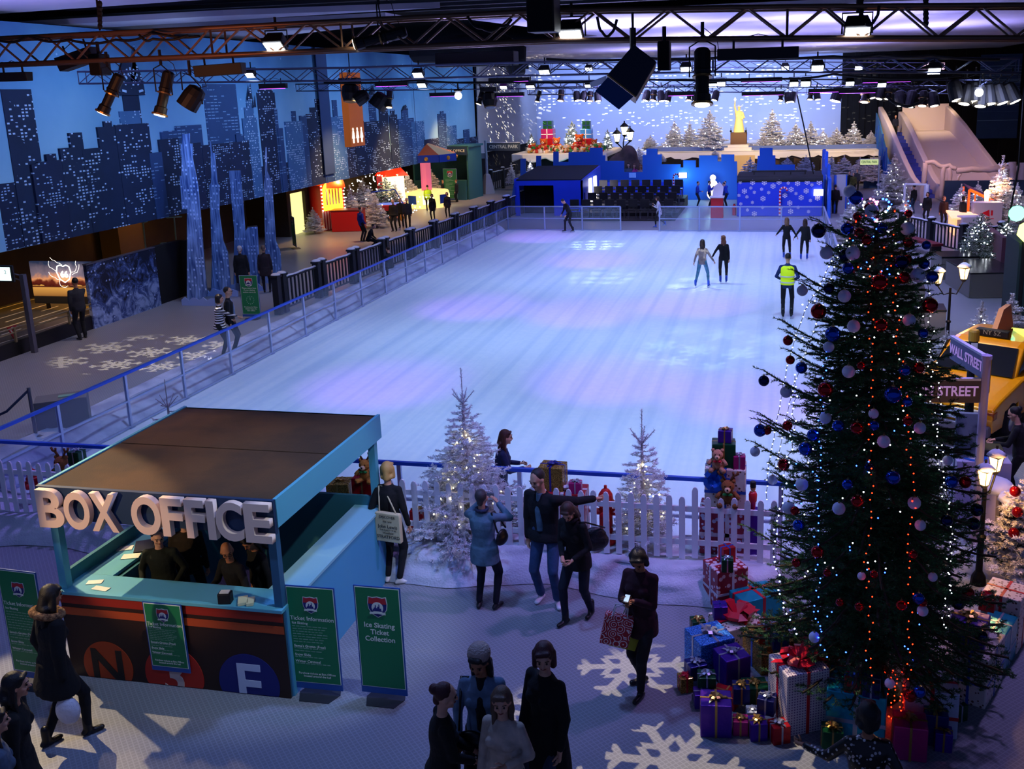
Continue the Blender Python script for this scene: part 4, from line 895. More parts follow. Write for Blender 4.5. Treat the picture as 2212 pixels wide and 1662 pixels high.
class Blob(MB):
    def __init__(s): super().__init__(); s.segs=[]; s.lab=0
    def cap(s,a,b,ra,rb,n=10,flat=1,k=1.0):
        a,b=Vector(a),Vector(b); ra*=k; rb*=k; d=(b-a); L=max(d.length,1e-5); u=d/L; s.segs.append((s.lab,a,b,ra,rb))
        P=[];Rr=[]
        for i in range(4): t=PI/2*i/4; P.append(a-u*ra*math.cos(t)); Rr.append(max(.001,ra*math.sin(t)))
        for i in range(5): t=PI/2*(i)/4; P.append(b+u*rb*math.sin(t)); Rr.append(max(.001,rb*math.cos(t)))
        up=Vector((0,0,1)) if abs(u.z)<.9 else Vector((0,1,0)); sx=u.cross(up).normalized(); sy=sx.cross(u).normalized(); vs=[]
        for p,r in zip(P,Rr):
            for j in range(n): q=2*PI*j/n; vs.append(p+sx*math.cos(q)*r+sy*math.sin(q)*r*flat)
        k_=len(P); fs=[(i*n+j,(i+1)*n+j,(i+1)*n+(j+1)%n,i*n+(j+1)%n) for i in range(k_-1) for j in range(n)]; fs+= [tuple(range(n)),tuple(reversed(range((k_-1)*n,k_*n)))]
        return s.add(vs,fs)
    def ell(s,c,r,q=None,n=14):
        c=Vector(c); q=q or Matrix.Identity(3); k=8; vs=[]; s.segs.append((s.lab,c,c+Vector((0,0,.001)),sum(r)/3,sum(r)/3))
        for i in range(k+1):
            t=PI*i/k
            for j in range(n): a=2*PI*j/n; st=max(.02,math.sin(t)); vs.append(c+q@Vector((r[0]*st*math.cos(a),r[1]*st*math.sin(a),-r[2]*math.cos(t))))
        fs=[(i*n+j,i*n+(j+1)%n,(i+1)*n+(j+1)%n,(i+1)*n+j) for i in range(k) for j in range(n)]+[tuple(reversed(range(n))),tuple(range(k*n,(k+1)*n))]
        return s.add(vs,fs)
    def loft(s,rings,q,n=16):
        """rings: (centre, rx, ry); q = frame"""
        vs=[]
        for i,(c,rx,ry) in enumerate(rings):
            for j in range(n): a=2*PI*j/n; vs.append(Vector(c)+q@Vector((rx*math.cos(a),ry*math.sin(a),0)))
            if i: s.segs.append((s.lab,Vector(rings[i-1][0]),Vector(c),(rings[i-1][1]+rings[i-1][2])/2,(rx+ry)/2))
        k=len(rings); fs=[(i*n+j,i*n+(j+1)%n,(i+1)*n+(j+1)%n,(i+1)*n+j) for i in range(k-1) for j in range(n)]+[tuple(reversed(range(n))),tuple(range((k-1)*n,k*n))]
        return s.add(vs,fs)
def ik(a,t,l1,l2,pole):
    d=t-a; L=min(d.length,(l1+l2)*.995); u=d.normalized(); t=a+u*L
    x=(l1*l1-l2*l2+L*L)/(2*L); h=math.sqrt(max(0,l1*l1-x*x)); p=pole-u*pole.dot(u)
    p=p.normalized() if p.length>1e-5 else Vector((0,1,0)); return a+u*x+p*h,t
NAMES={1:'top',2:'trousers',3:'shoes'}
def person(label,px,py,h=1.7,rz=0,top='#101014',bot='#14141c',shoe='#101010',hair='#2a1a10',skin='p',style='short',female=False,coat=0,lean=0,side=0,hip=(0,0),drop=0,feet=None,hands=None,look=(0,0),twist=0,near=None,z=0,pos=None,flare=.0,build=1.0,skate=None,sleeves=1,scarf=None,hood=None,hat=None,vest=None,glasses=False,name='person',topn=None,group=None,bun=False,inner=None,skirtm=None):
    if pos is None: p=G(px,py,z); 
    else: p=Vector(pos)
    if p.y>27 and z<.5: h*=max(.79,1-(p.y-27)*.0075)
    s=h/1.75
    if near is None: near=p.y<14
    t=thing('person',label,'person',(p.x,p.y,z),R(rz),group)
    vox=(.0135 if near else .021)
    lift=.075 if skate else 0
    W=(.15 if female else .178)*(.5+.5*build); hw=.095
    Z=Vector((0,0,1)); hipc=Vector((hip[0],hip[1],.93-drop+lift))
    q=Euler((-R(lean),R(side),0)).to_matrix(); qt=q@Matrix.Rotation(R(twist),3,'Z')
    up=q@Z; chest=hipc+up*.34; neck=hipc+up*.53; 
    sh=[neck-up*.062+qt@Vector((sx*W,0,-.02)) for sx in (-1,1)]
    hq=qt@Euler((-R(look[1]),0,R(look[0]))).to_matrix() if True else q
    headc=neck+up*.105+hq@Vector((0,.025,.075))
    feet=feet or [(-.1,0,0),(.1,.02,0)]; ank=[Vector((f[0],f[1],.085+f[2]+lift)) for f in feet]
    hj=[hipc+q@Vector((sx*hw,0,-.03)) for sx in (-1,1)]
    kn=[];
    for i in (0,1):
        k,a=ik(hj[i],ank[i],.44,.43,Vector((.12*(-1,1)[i],1,0))); kn.append(k); ank[i]=a
    hands=hands or [(-.24,.04,.80),(.24,.04,.80)]; hd=[];el=[];wr=[]
    for i in (0,1):
        tgt=Vector(hands[i][:3]); tgt.z+=lift; pole=Vector(((-1,1)[i]*.5,-.6,-.6)) if len(hands[i])<4 else Vector(hands[i][3]); e,w_=ik(sh[i],tgt,.285,.26,pole); el.append(e); wr.append(w_)
    # ---- primitives by label 0 skin 1 top 2 trousers 3 shoes
    def prims(B,labs,k=1.0):
        if 0 in labs:
            B.lab=0; B.cap(neck-up*.03,headc+hq@Vector((0,-.02,-.05)),.05 if female else .058,.052)
            B.ell(headc+hq@Vector((0,-.012,.022)),(.076,.096,.1),hq); B.ell(headc+hq@Vector((0,.016,-.048)),(.058,.07,.072),hq)
            B.cap(headc+hq@Vector((0,.088,.012)),headc+hq@Vector((0,.106,-.022)),.010,.016,8); B.ell(headc+hq@Vector((0,.068,-.096)),(.025,.022,.02),hq)
            B.cap(headc+hq@Vector((-.032,.078,.03)),headc+hq@Vector((.032,.078,.03)),.014,.014,8); 
            for sx in (-1,1): B.ell(headc+hq@Vector((sx*.078,-.005,-.01)),(.012,.022,.032),hq); B.ell(headc+hq@Vector((sx*.04,.06,-.03)),(.024,.024,.024),hq)
            for i in (0,1):
                d=(wr[i]-el[i]).normalized(); B.cap(wr[i]-d*.05,wr[i]+d*.01,.027,.026); B.cap(wr[i]+d*.02,wr[i]+d*.075,.03,.034,10,.55)
        if 1 in labs:
            B.lab=1; rx=(.165 if female else .175)*build*k
            B.loft([(hipc-up*.06,rx*1.02,.125*k),(hipc+up*.05,rx*.98,.122*k),(hipc+up*.16,rx*(.86 if female else .93),.108*k),(chest-up*.03,rx*1.02,.125*k),(chest+up*.07,rx*1.05,.115*k),(neck-up*.05,rx*.62,.078*k),(neck-up*.01,.068*k,.066*k)],qt)
            if female and k==1: 
                for sx in (-1,1): B.ell(chest+qt@Vector((sx*.075,.085,-.02)),(.07,.06,.065),qt)
            for i in (0,1):
                B.cap(sh[i]-Vector((0,0,.0)),neck-up*.045,.058*k,.045*k); B.cap(sh[i],el[i],.06*k*build,.05*k*build)
                d=(wr[i]-el[i]); 
                B.cap(el[i],el[i]+d*(.9 if sleeves==1 else .15),.05*k*build,.038*k*build)
            if coat:
                c0=hipc+up*.02; b=Vector((hipc.x*.6+.5*(hipc.x*.2),hipc.y*.6,.93-drop-coat+lift)); f=1+flare
                B.loft([(c0,rx*1.05,.14*k),(c0.lerp(b,.4),rx*1.12*f**.5,.16*k),(c0.lerp(b,.8),rx*1.12*f,.17*k*f),(b,rx*1.13*f,.172*k*f)],Matrix.Identity(3))
        if 2 in labs:
            B.lab=2; B.loft([(hipc+up*.1,.14*k*build,.105*k),(hipc+up*.02,.16*k*build,.12*k),(hipc-up*.07,.165*k*build,.12*k),(hipc-up*.12,.13*k,.1*k)],q)
            for i in (0,1): B.cap(hj[i],kn[i],.094*k*build**.5,.066*k); B.cap(kn[i],kn[i].lerp(ank[i],.35),.064*k,.06*k); B.cap(kn[i].lerp(ank[i],.35),ank[i]+(kn[i]-ank[i])*.06,.06*k,(.045 if female else .056)*k)
        if 3 in labs:
            B.lab=3
            for i in (0,1):
                a=ank[i]; fx=math.radians(feet[i][3]) if len(feet[i])>3 else R((-8,8)[i]); fw=Vector((math.sin(fx),math.cos(fx),0)); g=a.z-.085
                B.cap(a-Z*.0+Vector((0,0,-.03)),a-fw*.02-Z*.04,.045*k,.04*k); B.cap(Vector((a.x,a.y,g+.036))-fw*.035,Vector((a.x,a.y,g+.032))+fw*.13,.04*k,.036*k,10,.8)
                if skate or shoe=='boot': B.cap(a+Z*.1,a-Z*.02,.052*k,.048*k)
    mats=[skin_mat(skin),cloth(top),cloth(bot,.85),M('shoe '+(shoe if shoe!='boot' else '#0c0b0c'),shoe if shoe!='boot' else '#0c0b0c',.35)]
    S=Matrix.Scale(s,4)
    def finish(me,nm,mt):
        me.transform(S); me.materials.clear()
        for m_ in mt: me.materials.append(m_)
        me.name=nm; o=bpy.data.objects.new(nm,me); COL.objects.link(o); o.parent=t; me.polygons.foreach_set('use_smooth',[True]*len(me.polygons)); return o
    def fingers(mb):
        for i in (0,1):
            d=(wr[i]-el[i]).normalized(); sgn=(-1,1)[i]; inn=Vector((-sgn,.2,0)); pn=(inn-d*inn.dot(d)).normalized(); sd=d.cross(pn).normalized(); base=wr[i]+d*.085
            for kf,(off,ln,cu) in enumerate(((-.024,.062,.5),(-.008,.072,.55),(.008,.068,.6),(.023,.054,.7))):
                p0=base+sd*off; p1=p0+(d*math.cos(cu*.5)+pn*math.sin(cu*.5))*ln*.45; p2=p1+(d*math.cos(cu*1.5)+pn*math.sin(cu*1.5))*ln*.33; p3=p2+(d*math.cos(cu*2.4)+pn*math.sin(cu*2.4))*ln*.25
                mb.tube([p0-d*.02,p1,p2,p3],[.0088,.0082,.0074,.005],6)
            b=wr[i]+d*.035-sd*.028; mb.tube([b,b-sd*.02+d*.025+pn*.012,b-sd*.02+d*.055+pn*.03],[.011,.0095,.007],6)
    if near:
        B=Blob(); prims(B,{0}); prims(B,{1,2},.8); prims(B,{3},.8); me=remesh(B,vox,3); fm=MB(); fingers(fm)
        bm=bmesh.new(); bm.from_mesh(me); vs=[bm.verts.new(v) for v in fm.v]
        for f in fm.f: bm.faces.new([vs[i] for i in f])
        bm.to_mesh(me); bm.free(); finish(me,'body',[mats[0]])
        for lb in (2,3,1):
            B=Blob(); prims(B,{lb}); me=remesh(B,vox,3)
            nm={1:topn or ('coat' if coat>.2 else 'jacket'),2:'trousers',3:'shoes'}[lb]
            if lb==3:
                for i in (0,1):
                    B=Blob(); f0,a0=feet[:],ank[:]; 
                    bmv=bmesh.new(); bmv.from_mesh(me); mid=(ank[0]+ank[1])/2; dv=(ank[1]-ank[0]); dv.z=0; dv.normalize()
                    dl=[v for v in bmv.verts if ((v.co-mid).dot(dv)>0)==(i==0)]; bmesh.ops.delete(bmv,geom=dl,context='VERTS'); m2=bpy.data.meshes.new('shoe'); bmv.to_mesh(m2); bmv.free(); finish(m2,'boot' if (shoe=='boot' or skate) else 'shoe',[mats[3] if not skate else cloth(skate,.4)])
                continue
            finish(me,nm,[mats[lb]])
    else:
        B=Blob(); prims(B,{0,1,2,3}); me=remesh(B,vox,2)
        co=np.empty(len(me.polygons)*3,np.float32); me.polygons.foreach_get('center',co); co=co.reshape(-1,3); best=np.full(len(co),9.); lab=np.zeros(len(co),np.int32)
        for (l,a,b,ra,rb) in B.segs:
            a=np.array(a);b=np.array(b);d=b-a; tt=np.clip(((co-a)@d)/max(d@d,1e-9),0,1); dist=np.linalg.norm(co-(a+tt[:,None]*d),axis=1)-(ra+(rb-ra)*tt); u_=dist<best; best[u_]=dist[u_]; lab[u_]=l
        fm=MB(); fingers(fm); nf=len(me.polygons)
        bm=bmesh.new(); bm.from_mesh(me); vs=[bm.verts.new(v) for v in fm.v]
        for f in fm.f: bm.faces.new([vs[i] for i in f])
        bm.to_mesh(me); bm.free()
        mt=mats[:3]+[mats[3] if not skate else cloth(skate,.4)]
        o=finish(me,'body',mt); lab=np.concatenate([lab,np.zeros(len(me.polygons)-nf,np.int32)]); me.polygons.foreach_set('material_index',lab)
    hp=lambda x,y,z_: headc+hq@Vector((x,y,z_))
    # face
    mb=MB()
    for sx in (-1,1): mb.ball(hp(sx*.031,.083,.006)*s,.0098*s,8)
    mb.build('eyes',M('eye dark','#1a1210',.15),t,world=False,smooth=True)
    mb=MB(); mb.tube([hp(-.022,.083,-.056)*s,hp(0,.091,-.054)*s,hp(.022,.083,-.056)*s],[.003*s,.008*s,.003*s],6); mb.build('lips',M('lips','#94483e',.5),t,world=False,smooth=True)
    if near:
        mb=MB()
        for sx in (-1,1): mb.tube([hp(sx*.018,.094,.036)*s,hp(sx*.034,.092,.039)*s,hp(sx*.052,.078,.032)*s],.0035*s,5)
        mb.build('eyebrows',M('brow hair','#2a1c14',.9),t,world=False)
    if glasses:
        mb=MB()
        for sx in (-1,1): mb.tube([hp(sx*.031+.024*math.cos(a),.105,.004+.018*math.sin(a))*s for a in [k*PI/5 for k in range(10)]],.0025*s,4,close=True); mb.tube([hp(sx*.055,.1,.008)*s,hp(sx*.08,.0,.008)*s],.0025*s,4)
        mb.build('glasses',M('black plastic'),t,world=False)
    # hair
    hm=M('hair '+hair,hair,.5,bump=.3,bs=140,spec=.5)
    B=Blob()
    if style!='bald':
        if style=='short': B.ell(hp(0,-.03,.04),(.084,.092,.092),hq)
        else: B.ell(hp(0,-.026,.034),(.09,.1,.1),hq); 
        if style=='bob':
            for sx in (-1,1): B.cap(hp(sx*.07,-.02,.03),hp(sx*.074,.0,-.085),.038,.034)
            B.cap(hp(0,-.075,.03),hp(0,-.07,-.09),.055,.05); B.cap(hp(-.05,-.05,-.08),hp(.05,-.05,-.08),.04,.04); B.cap(hp(-.04,.055,.085),hp(.05,.06,.075),.026,.022)
        if style=='long':
            for sx in (-1,1): B.cap(hp(sx*.066,-.03,.03),hp(sx*.075,-.02,-.12),.036,.036); B.cap(hp(sx*.07,-.03,-.1),hp(sx*.08,.02,-.26),.036,.022)
            B.cap(hp(0,-.075,.02),hp(0,-.085,-.12),.055,.06); B.cap(hp(-.04,-.085,-.12),hp(-.04,-.08,-.3),.05,.03); B.cap(hp(.04,-.085,-.12),hp(.04,-.08,-.3),.05,.03)
            B.cap(hp(-.03,.062,.085),hp(.05,.05,.08),.024,.024)
        if style=='short' and female: B.cap(hp(0,-.07,.02),hp(0,-.07,-.05),.05,.045)
        if bun: B.ell(hp(0,-.12,.06),(.05,.045,.05),hq)
        me=remesh(B,.011 if near else .018,2); finish(me,'hair',[hm])
    if hat:
        B=Blob(); B.ell(hp(0,-.045,.06),(.105,.11,.085),hq); me=remesh(B,.012,2); finish(me,'knitted_hat',[cloth(hat,.95,.9,60)])
    if hood:
        B=Blob(); 
        for k in range(12):
            a=2*PI*k/12; a2=2*PI*(k+1)/12; f_=lambda a:neck+up*.0+qt@Vector((.15*math.cos(a),-.02+.13*math.sin(a),.015-.03*math.sin(a))); B.cap(f_(a),f_(a2),.042,.042,8)
        me=remesh(B,.014,1); finish(me,'fur_collar',[M('fur '+hood,hood,.95,bump=1,bs=90,var=.6,vs=30,col2='#5a3a22')])
    if scarf:
        B=Blob(); 
        for k in range(10): a=2*PI*k/10; a2=2*PI*(k+1)/10; f_=lambda a:neck+up*.02+qt@Vector((.075*math.cos(a),.07*math.sin(a),0)); B.cap(f_(a),f_(a2),.028,.028,8)
        me=remesh(B,.013,1); finish(me,'scarf',[cloth(scarf,.9,.8,50)])
    if inner:
        B=Blob(); B.loft([(chest+qt@Vector((0,.094,-.28)),.045,.05),(chest+qt@Vector((0,.09,-.02)),.05,.05),(neck+qt@Vector((0,.02,-.0)),.05,.05)],qt); me=remesh(B,.013,2); finish(me,'inner_shirt',[cloth(inner)])
    if vest:
        B=Blob(); rx=.19; B.loft([(hipc-up*.04,rx,.14),(hipc+up*.16,rx*.95,.13),(chest,rx*1.08,.145),(chest+up*.1,rx*1.05,.13),(neck-up*.04,rx*.62,.09)],qt); me=remesh(B,.02,2); finish(me,'hi_vis_vest',[M('hi-vis '+vest,vest,.7,em=vest,es=.12)])
        mb=MB()
        for zz in (.04,.2): mb.tube([(hipc+up*zz+qt@Vector((.194*math.cos(a),.146*math.sin(a),0)))*s for a in [k*PI/9 for k in range(18)]],.022*s,4,close=True)
        mb.build('reflective_band',M('reflective grey','#c8ccd0',.3),t,world=False)
    if skate:
        mb=MB()
        for i in (0,1):
            fx=math.radians(feet[i][3]) if len(feet[i])>3 else R((-8,8)[i]); c=Vector((ank[i].x,ank[i].y+.04,ank[i].z-.085-.03)); mb.box(c*s,(.006,.28*s,.05*s),-fx); mb.box((c+Z*.035)*s,(.05,.24*s,.018),-fx)
        mb.build('skate_blade',M('steel','#b8c0d0',.25,metal=.9),t,world=False)
    mw=Matrix.Translation(t.location)@Matrix.Rotation(R(rz),4,'Z')
    d=lambda i:(wr[i]-el[i]).normalized()
    return dict(t=t,hand=[mw@((wr[i]+d(i)*.08)*s) for i in (0,1)],wrist=[mw@(wr[i]*s) for i in (0,1)],elbow=[mw@(el[i]*s) for i in (0,1)],shoulder=[mw@(sh[i]*s) for i in (0,1)],head=mw@(headc*s),hip=mw@(hipc*s),mw=mw,s=s)
def bag(name,label,cat,c,w,d,h,rz,mat,hmat,hh=.16,strap_to=None,tilt=0):
    t=thing(name,label,cat,c,rz); mb=MB()
    if 'handbag' in name or 'shoulder' in name:
        B=Blob(); B.ell((0,0,h*.4),(w*.5,d*.55,h*.42)); B.ell((0,0,h*.62),(w*.42,d*.42,h*.4)); me=remesh(B,.014,2); me.materials.append(mat); o=bpy.data.objects.new('bag_body',me); COL.objects.link(o); o.parent=t
    else: mb.prism([(-w/2,0),(w/2,0),(w/2*1.02,h*.9),(w/2*.96,h),(-w/2*.96,h),(-w/2*1.02,h*.9)],(0,-d/2,0),(1,0,0),(0,0,1),(0,d,0)); o=mb.build('bag_body',mat,t,world=False,bevel=.012)
    mb=MB()
    if strap_to is None:
        for sy in (-1,1): mb.tube([(-w*.25,sy*d*.45,h),(-w*.22,sy*d*.3,h+hh*.8),(0,0,h+hh),(w*.22,sy*d*.3,h+hh*.8),(w*.25,sy*d*.45,h)],.007,6)
    else:
        q=Matrix.Rotation(-rz,3,'Z')@(Vector(strap_to)-Vector(c)); mb.tube([(-w*.35,0,h*.95),q*1.0+Vector((-.03,0,0)),q*1.0+Vector((.03,0,0)),(w*.35,0,h*.95)],.011,6)
    mb.build('handle',hmat,t,world=False,smooth=True); 
    if tilt: t.rotation_euler=(0,tilt,rz)
    return t
blk='#0e0e12'
# --- along the fence ---
P=person('blonde person all in black beside the booth, back turned, tote on shoulder',852,1258,1.68,-4,'#131216','#121218','#e0dcd8','#c89a58','p','bob',True,lean=2,feet=[(-.09,0,0),(.1,-.03,0,60)],hands=[(-.2,-.05,.86),(.25,.06,.85)],look=(10,4),topn='top')
tt=bag('tote_bag','cream tote bag with black printed lettering on the blonde person\'s shoulder','bag',P['hip']+Vector((.07,-.2,-.2)),.36,.07,.4,R(-8),M('canvas cream','#cdbd98',.9,bump=.2,bs=60),M('canvas cream'),strap_to=P['shoulder'][0]+Vector((.06,-.04,.05)))
tl=tt.location; 
for s_,dz,sz in (('DISCOVER',.35,.05),('the new',.29,.04),('John Lewis',.22,.065),('THE PLACE TO BE',.17,.03),('Westfield',.13,.04),('STRATFORD',.075,.06)):
    text(s_,'printed_line',M('ink black','#1c1a18',.8),tl+Vector((0,-.042,dz)),(math.cos(R(-8)),math.sin(R(-8)),0),(0,0,1),sz,.0006,parent=None).parent=None
for o in [o for o in COL.objects if o.name.startswith('printed_line')]:
    o.parent=tt; o.matrix_parent_inverse=Matrix.LocRotScale(tl,Euler((0,0,R(-8))),None).inverted()
P=person('grey-haired person in blue-grey cardigan photographing the ice over the picket fence',1053,1315,1.6,-6,'#5c7c94','#16182c','#1c1a20','#3a3438','p','short',True,coat=.22,lean=-2,feet=[(-.12,0,0,-14),(.12,.02,0,14)],hands=[(-.13,.24,1.46),(.12,.25,1.47)],scarf='#283050',topn='cardigan',build=1.1)
bag('shoulder_bag','black shoulder bag on the cardigan wearer\'s right side','bag',P['hip']+Vector((.24,-.02,.05)),.24,.09,.2,R(70),M('black leather','#0c0b0e',.4),M('black leather'),strap_to=P['shoulder'][1]+Vector((.0,-.0,.07)))
t=thing('camera','small compact camera held up by the cardigan wearer','camera',(P['hand'][0]+P['hand'][1])/2+Vector((0,.03,.03))); mb=MB(); mb.box((0,0,0),(.11,.025,.065)); mb.build('body',M('camera silver','#9098a8',.3,metal=.6),t,world=False,bevel=.005); mb=MB(); mb.lathe([(.024,0),(.022,.03)],(0,.01,0),12,axis=(0,1,0)); mb.build('lens',M('black plastic'),t,world=False)
P=person('big person in dark jacket and jeans, arm stretched out to the picket fence',1185,1300,1.82,172,'#0d0e16','#34507c','#dcdce4','#241c1a','p','short',coat=.08,lean=4,twist=-14,side=3,feet=[(-.14,.05,0,-30),(.1,-.02,0,4)],hands=[(-.52,-.32,1.28,(0,-.3,-1)),(.23,.02,.82)],look=(-6,16),build=1.18,inner='#5a7c94')
P=person('person in black coat and knee boots looking down beside the one pointing',1252,1338,1.66,160,'#0c0c11','#141c30','boot','#3c2218','p','long',True,coat=.18,lean=14,feet=[(-.08,-.16,0),(.1,.18,0)],hands=[(-.1,.28,.98),(.04,.3,1.0)],look=(12,30),scarf='#1c1a22')
bag('handbag','large slouchy dark handbag hanging behind the black coat','bag',P['hip']+Vector((.2,.06,.02)),.36,.16,.3,R(20),M('dark handbag','#14121c',.45,bump=.5,bs=30),M('black leather'),strap_to=P['shoulder'][0]+Vector((.0,.0,.06)))
P=person('dark-haired person in maroon cardigan reading a phone, red shopping bag on the arm',1388,1492,1.72,164,'#3a1420','#0e0e14','#0c0c10','#0c0a0c','t','bob',True,coat=.22,lean=2,feet=[(-.04,.14,0,4),(.06,-.14,0,40)],hands=[(-.03,.27,1.22),(.06,.27,1.2)],look=(8,38),topn='cardigan')
hc=(P['hand'][0]+P['hand'][1])/2; t=thing('phone','small phone in both hands of the maroon cardigan wearer','phone',hc+Vector((0,-.01,.03)),R(-10)); mb=MB(); mb.box((0,0,0),(.06,.1,.012),0,.5); mb.build('body',M('black plastic'),t,world=False,bevel=.003); mb=MB(); mb.box((0,0,.007),(.05,.08,.002),0,.5); mb.build('screen',EM('phone screen','#a0b8e0',.6),t,world=False)
rb_=M('red scroll bag','#a81424',.5); nt=rb_.node_tree; v=nt.nodes.new('ShaderNodeTexVoronoi'); v.inputs['Scale'].default_value=11; tc_=nt.nodes.new('ShaderNodeTexCoord'); nt.links.new(tc_.outputs['Object'],v.inputs['Vector']); sn=mth(nt,'SINE',mth(nt,'MULTIPLY',v.outputs['Distance'],26)); nt.links.new(mixc(nt,mth(nt,'GREATER_THAN',sn,.62),'#a81424','#e8d8dc'),nt.nodes['Principled BSDF'].inputs['Base Color'])
e=P['elbow'][1]+Vector((-.14,-.12,0)); e=(P['wrist'][1]*.5+P['elbow'][1]*.5)
b1_=bag('shopping_bag','red shopping bag with white scroll pattern on the forearm of the phone reader','shopping bag',Vector((e.x-.1,e.y-.1,e.z-.46)),.3,.1,.34,R(8),rb_,M('white cord','#c8c0c0',.6),.12,tilt=.22)
bag('shopping_bag','yellow-green shopping bag behind the red one on the forearm of the phone reader','shopping bag',Vector((e.x-.04,e.y+.02,e.z-.56)),.3,.09,.34,R(14),M('lime bag','#9aa018',.5),M('white cord'),.2,tilt=.3)
# --- group of four in front ---
def foot_of(px,py_head,Y,h): return AY(px,py_head,Y).x,Y
P=person('person with pinned-up dark red hair, black jacket, leftmost of the chatting four',952,1660,1.6,-62,'#0e0d12','#101016','#0c0c10','#3a0c12','p','short',True,pos=(-2.66,6.68,0),coat=.05,lean=3,hands=[(-.05,.3,.98),(.06,.28,.95)],look=(-8,8),bun=True,build=1.1)
P2=person('long dark-haired person in pale knitted beret and denim jacket, among the chatting four',1035,1660,1.74,186,'#6a86a4','#0e0e14','#0c0c10','#100c0e','t','long',True,pos=(-2.42,7.12,0),lean=2,hands=[(-.2,.12,.86),(.2,.16,.9)],look=(-6,22),hat='#b8a49c',inner='#14141c',topn='denim_jacket')
B=Blob(); B.loft([((0,0,.95),.16,.12),((0,0,.8),.2,.15),((0,0,.62),.22,.17)],Matrix.Identity(3)); me=remesh(B,.015,2); me.materials.append(paper('black spotted dress','#0c0c12','#a0a0ac','dots')); o=bpy.data.objects.new('dress',me); COL.objects.link(o); o.parent=P2['t']; me.transform(Matrix.Scale(1.0,4)); 
bag('handbag','dark handbag with a round gold clasp at the hip of the beret wearer','bag',P2['hip']+Vector((-.06,-.2,-.1)),.3,.1,.2,0,M('black leather'),M('black leather'),strap_to=P2['shoulder'][1]+Vector((0,0,.06)))
P3=person('long brown-haired person in cream knitted cardigan, hand at the chest, among the chatting four',1112,1660,1.62,170,'#c4b4a4','#14141c','#0c0c10','#5a4434','p','long',True,pos=(-2.12,6.72,0),coat=.24,lean=1,hands=[(-.1,.2,1.12),(.24,.06,.8)],look=(20,8),topn='cardigan',flare=.05)
P4=person('person with chin-length dark red hair in long black coat, tallest of the chatting four',1180,1660,1.76,150,'#0c0c11','#2a3a54','#0c0c10','#3c1218','p','bob',True,pos=(-1.88,7.2,0),coat=.45,hands=[(-.22,.08,.85),(.22,.1,.85)],look=(38,14),flare=.1,build=1.1)
# --- left foreground ---
P=person('person in black parka with fur-trimmed hood by the booth, white bag in hand',112,1575,1.7,-30,'#0e0d10','#101016','boot','#0c090a','t','long',True,pos=(-7.0,7.42,0),coat=.3,lean=4,feet=[(-.06,-.16,0),(.08,.2,0)],hands=[(-.2,.02,.86),(.26,-.02,.78)],look=(10,8),hood='#a07850',build=1.42,topn='parka',flare=.2)
h_=P['hand'][1]; t=thing('carrier_bag','translucent white carrier bag hanging from the parka wearer\'s hand','carrier bag',(h_.x,h_.y,h_.z-.4)); B=Blob(); B.ell((0,0,.13),(.13,.09,.15)); B.cap((0,0,.2),(0,0,.38),.07,.02); me=remesh(B,.02,1); me.materials.append(M('white plastic bag','#d8d4dc',.4,bump=.9,bs=18)); o=bpy.data.objects.new('bag_body',me); COL.objects.link(o); o.parent=t
person('person in long black coat at the bottom left corner, dark hair over the shoulders',40,1660,1.66,-58,'#0c0c10','#0e0e14','#0c0c10','#0c090a','p','long',True,pos=(-6.3,6.12,0),coat=.4,lean=6,build=1.3)
person('person in grey-blue woollen jacket cut off by the bottom left corner',0,1660,1.6,-40,'#54657c','#14141c','#0c0c10','#201410','p','long',True,pos=(-6.12,5.72,0),lean=4,build=1.35,hands=[(-.2,.1,.9),(.24,.1,.85)])
# --- bottom right ---
P=person('person with black bob and black-white blouse below the presents, hand held out',1868,1662,1.62,2,'#8c8684','#101014','#0c0c10','#0a0808','t','bob',True,pos=(.76,6.95,0),hands=[(-.5,.28,1.12,(0,-.4,-1)),(.25,.1,.95)],lean=2,topn='blouse')
for ch in P['t'].children:
    if ch.name.startswith('blouse'):
        m=paper('black white lace print','#16120f','#c8c0b8','holly'); m.node_tree.nodes['Voronoi Texture'].inputs['Scale'].default_value=26; ch.data.materials[0]=m
# --- inside the ticket booth ---
def inbooth(label,px,pyh,Y,h,**k): q=AY(px,pyh,Y); return person(label,0,0,h,pos=(q.x,Y,0),near=True,**k)
inbooth('smiling seller in dark green shirt inside the ticket booth, behind the left counter',345,1165,9.25,1.53,rz=196,top='#0f1812',bot='#0c0c10',hair='#1c120c',style='short',look=(30,12),lean=6,hands=[(-.2,.2,.98),(.22,.2,.98)])
inbooth('seller in brown padded jacket turned away behind the green-shirted one in the booth',402,1170,9.7,1.5,rz=20,top='#2a2018',bot='#0c0c10',hair='#140e0a',style='short')
inbooth('bald seller with glasses in black top leaning on the front counter of the booth',508,1195,9.15,1.5,rz=160,top='#0c0d12',bot='#0c0c10',hair='#1c120c',style='bald',skin='t',look=(52,14),lean=10,hands=[(-.2,.34,1.06),(.2,.36,1.06)],glasses=True)
inbooth('long dark-haired seller seated behind the bald one in the booth',562,1195,9.5,1.45,rz=150,top='#101012',bot='#0c0c10',hair='#140c0a',style='long',skin='t',female=True,look=(10,30),lean=8)
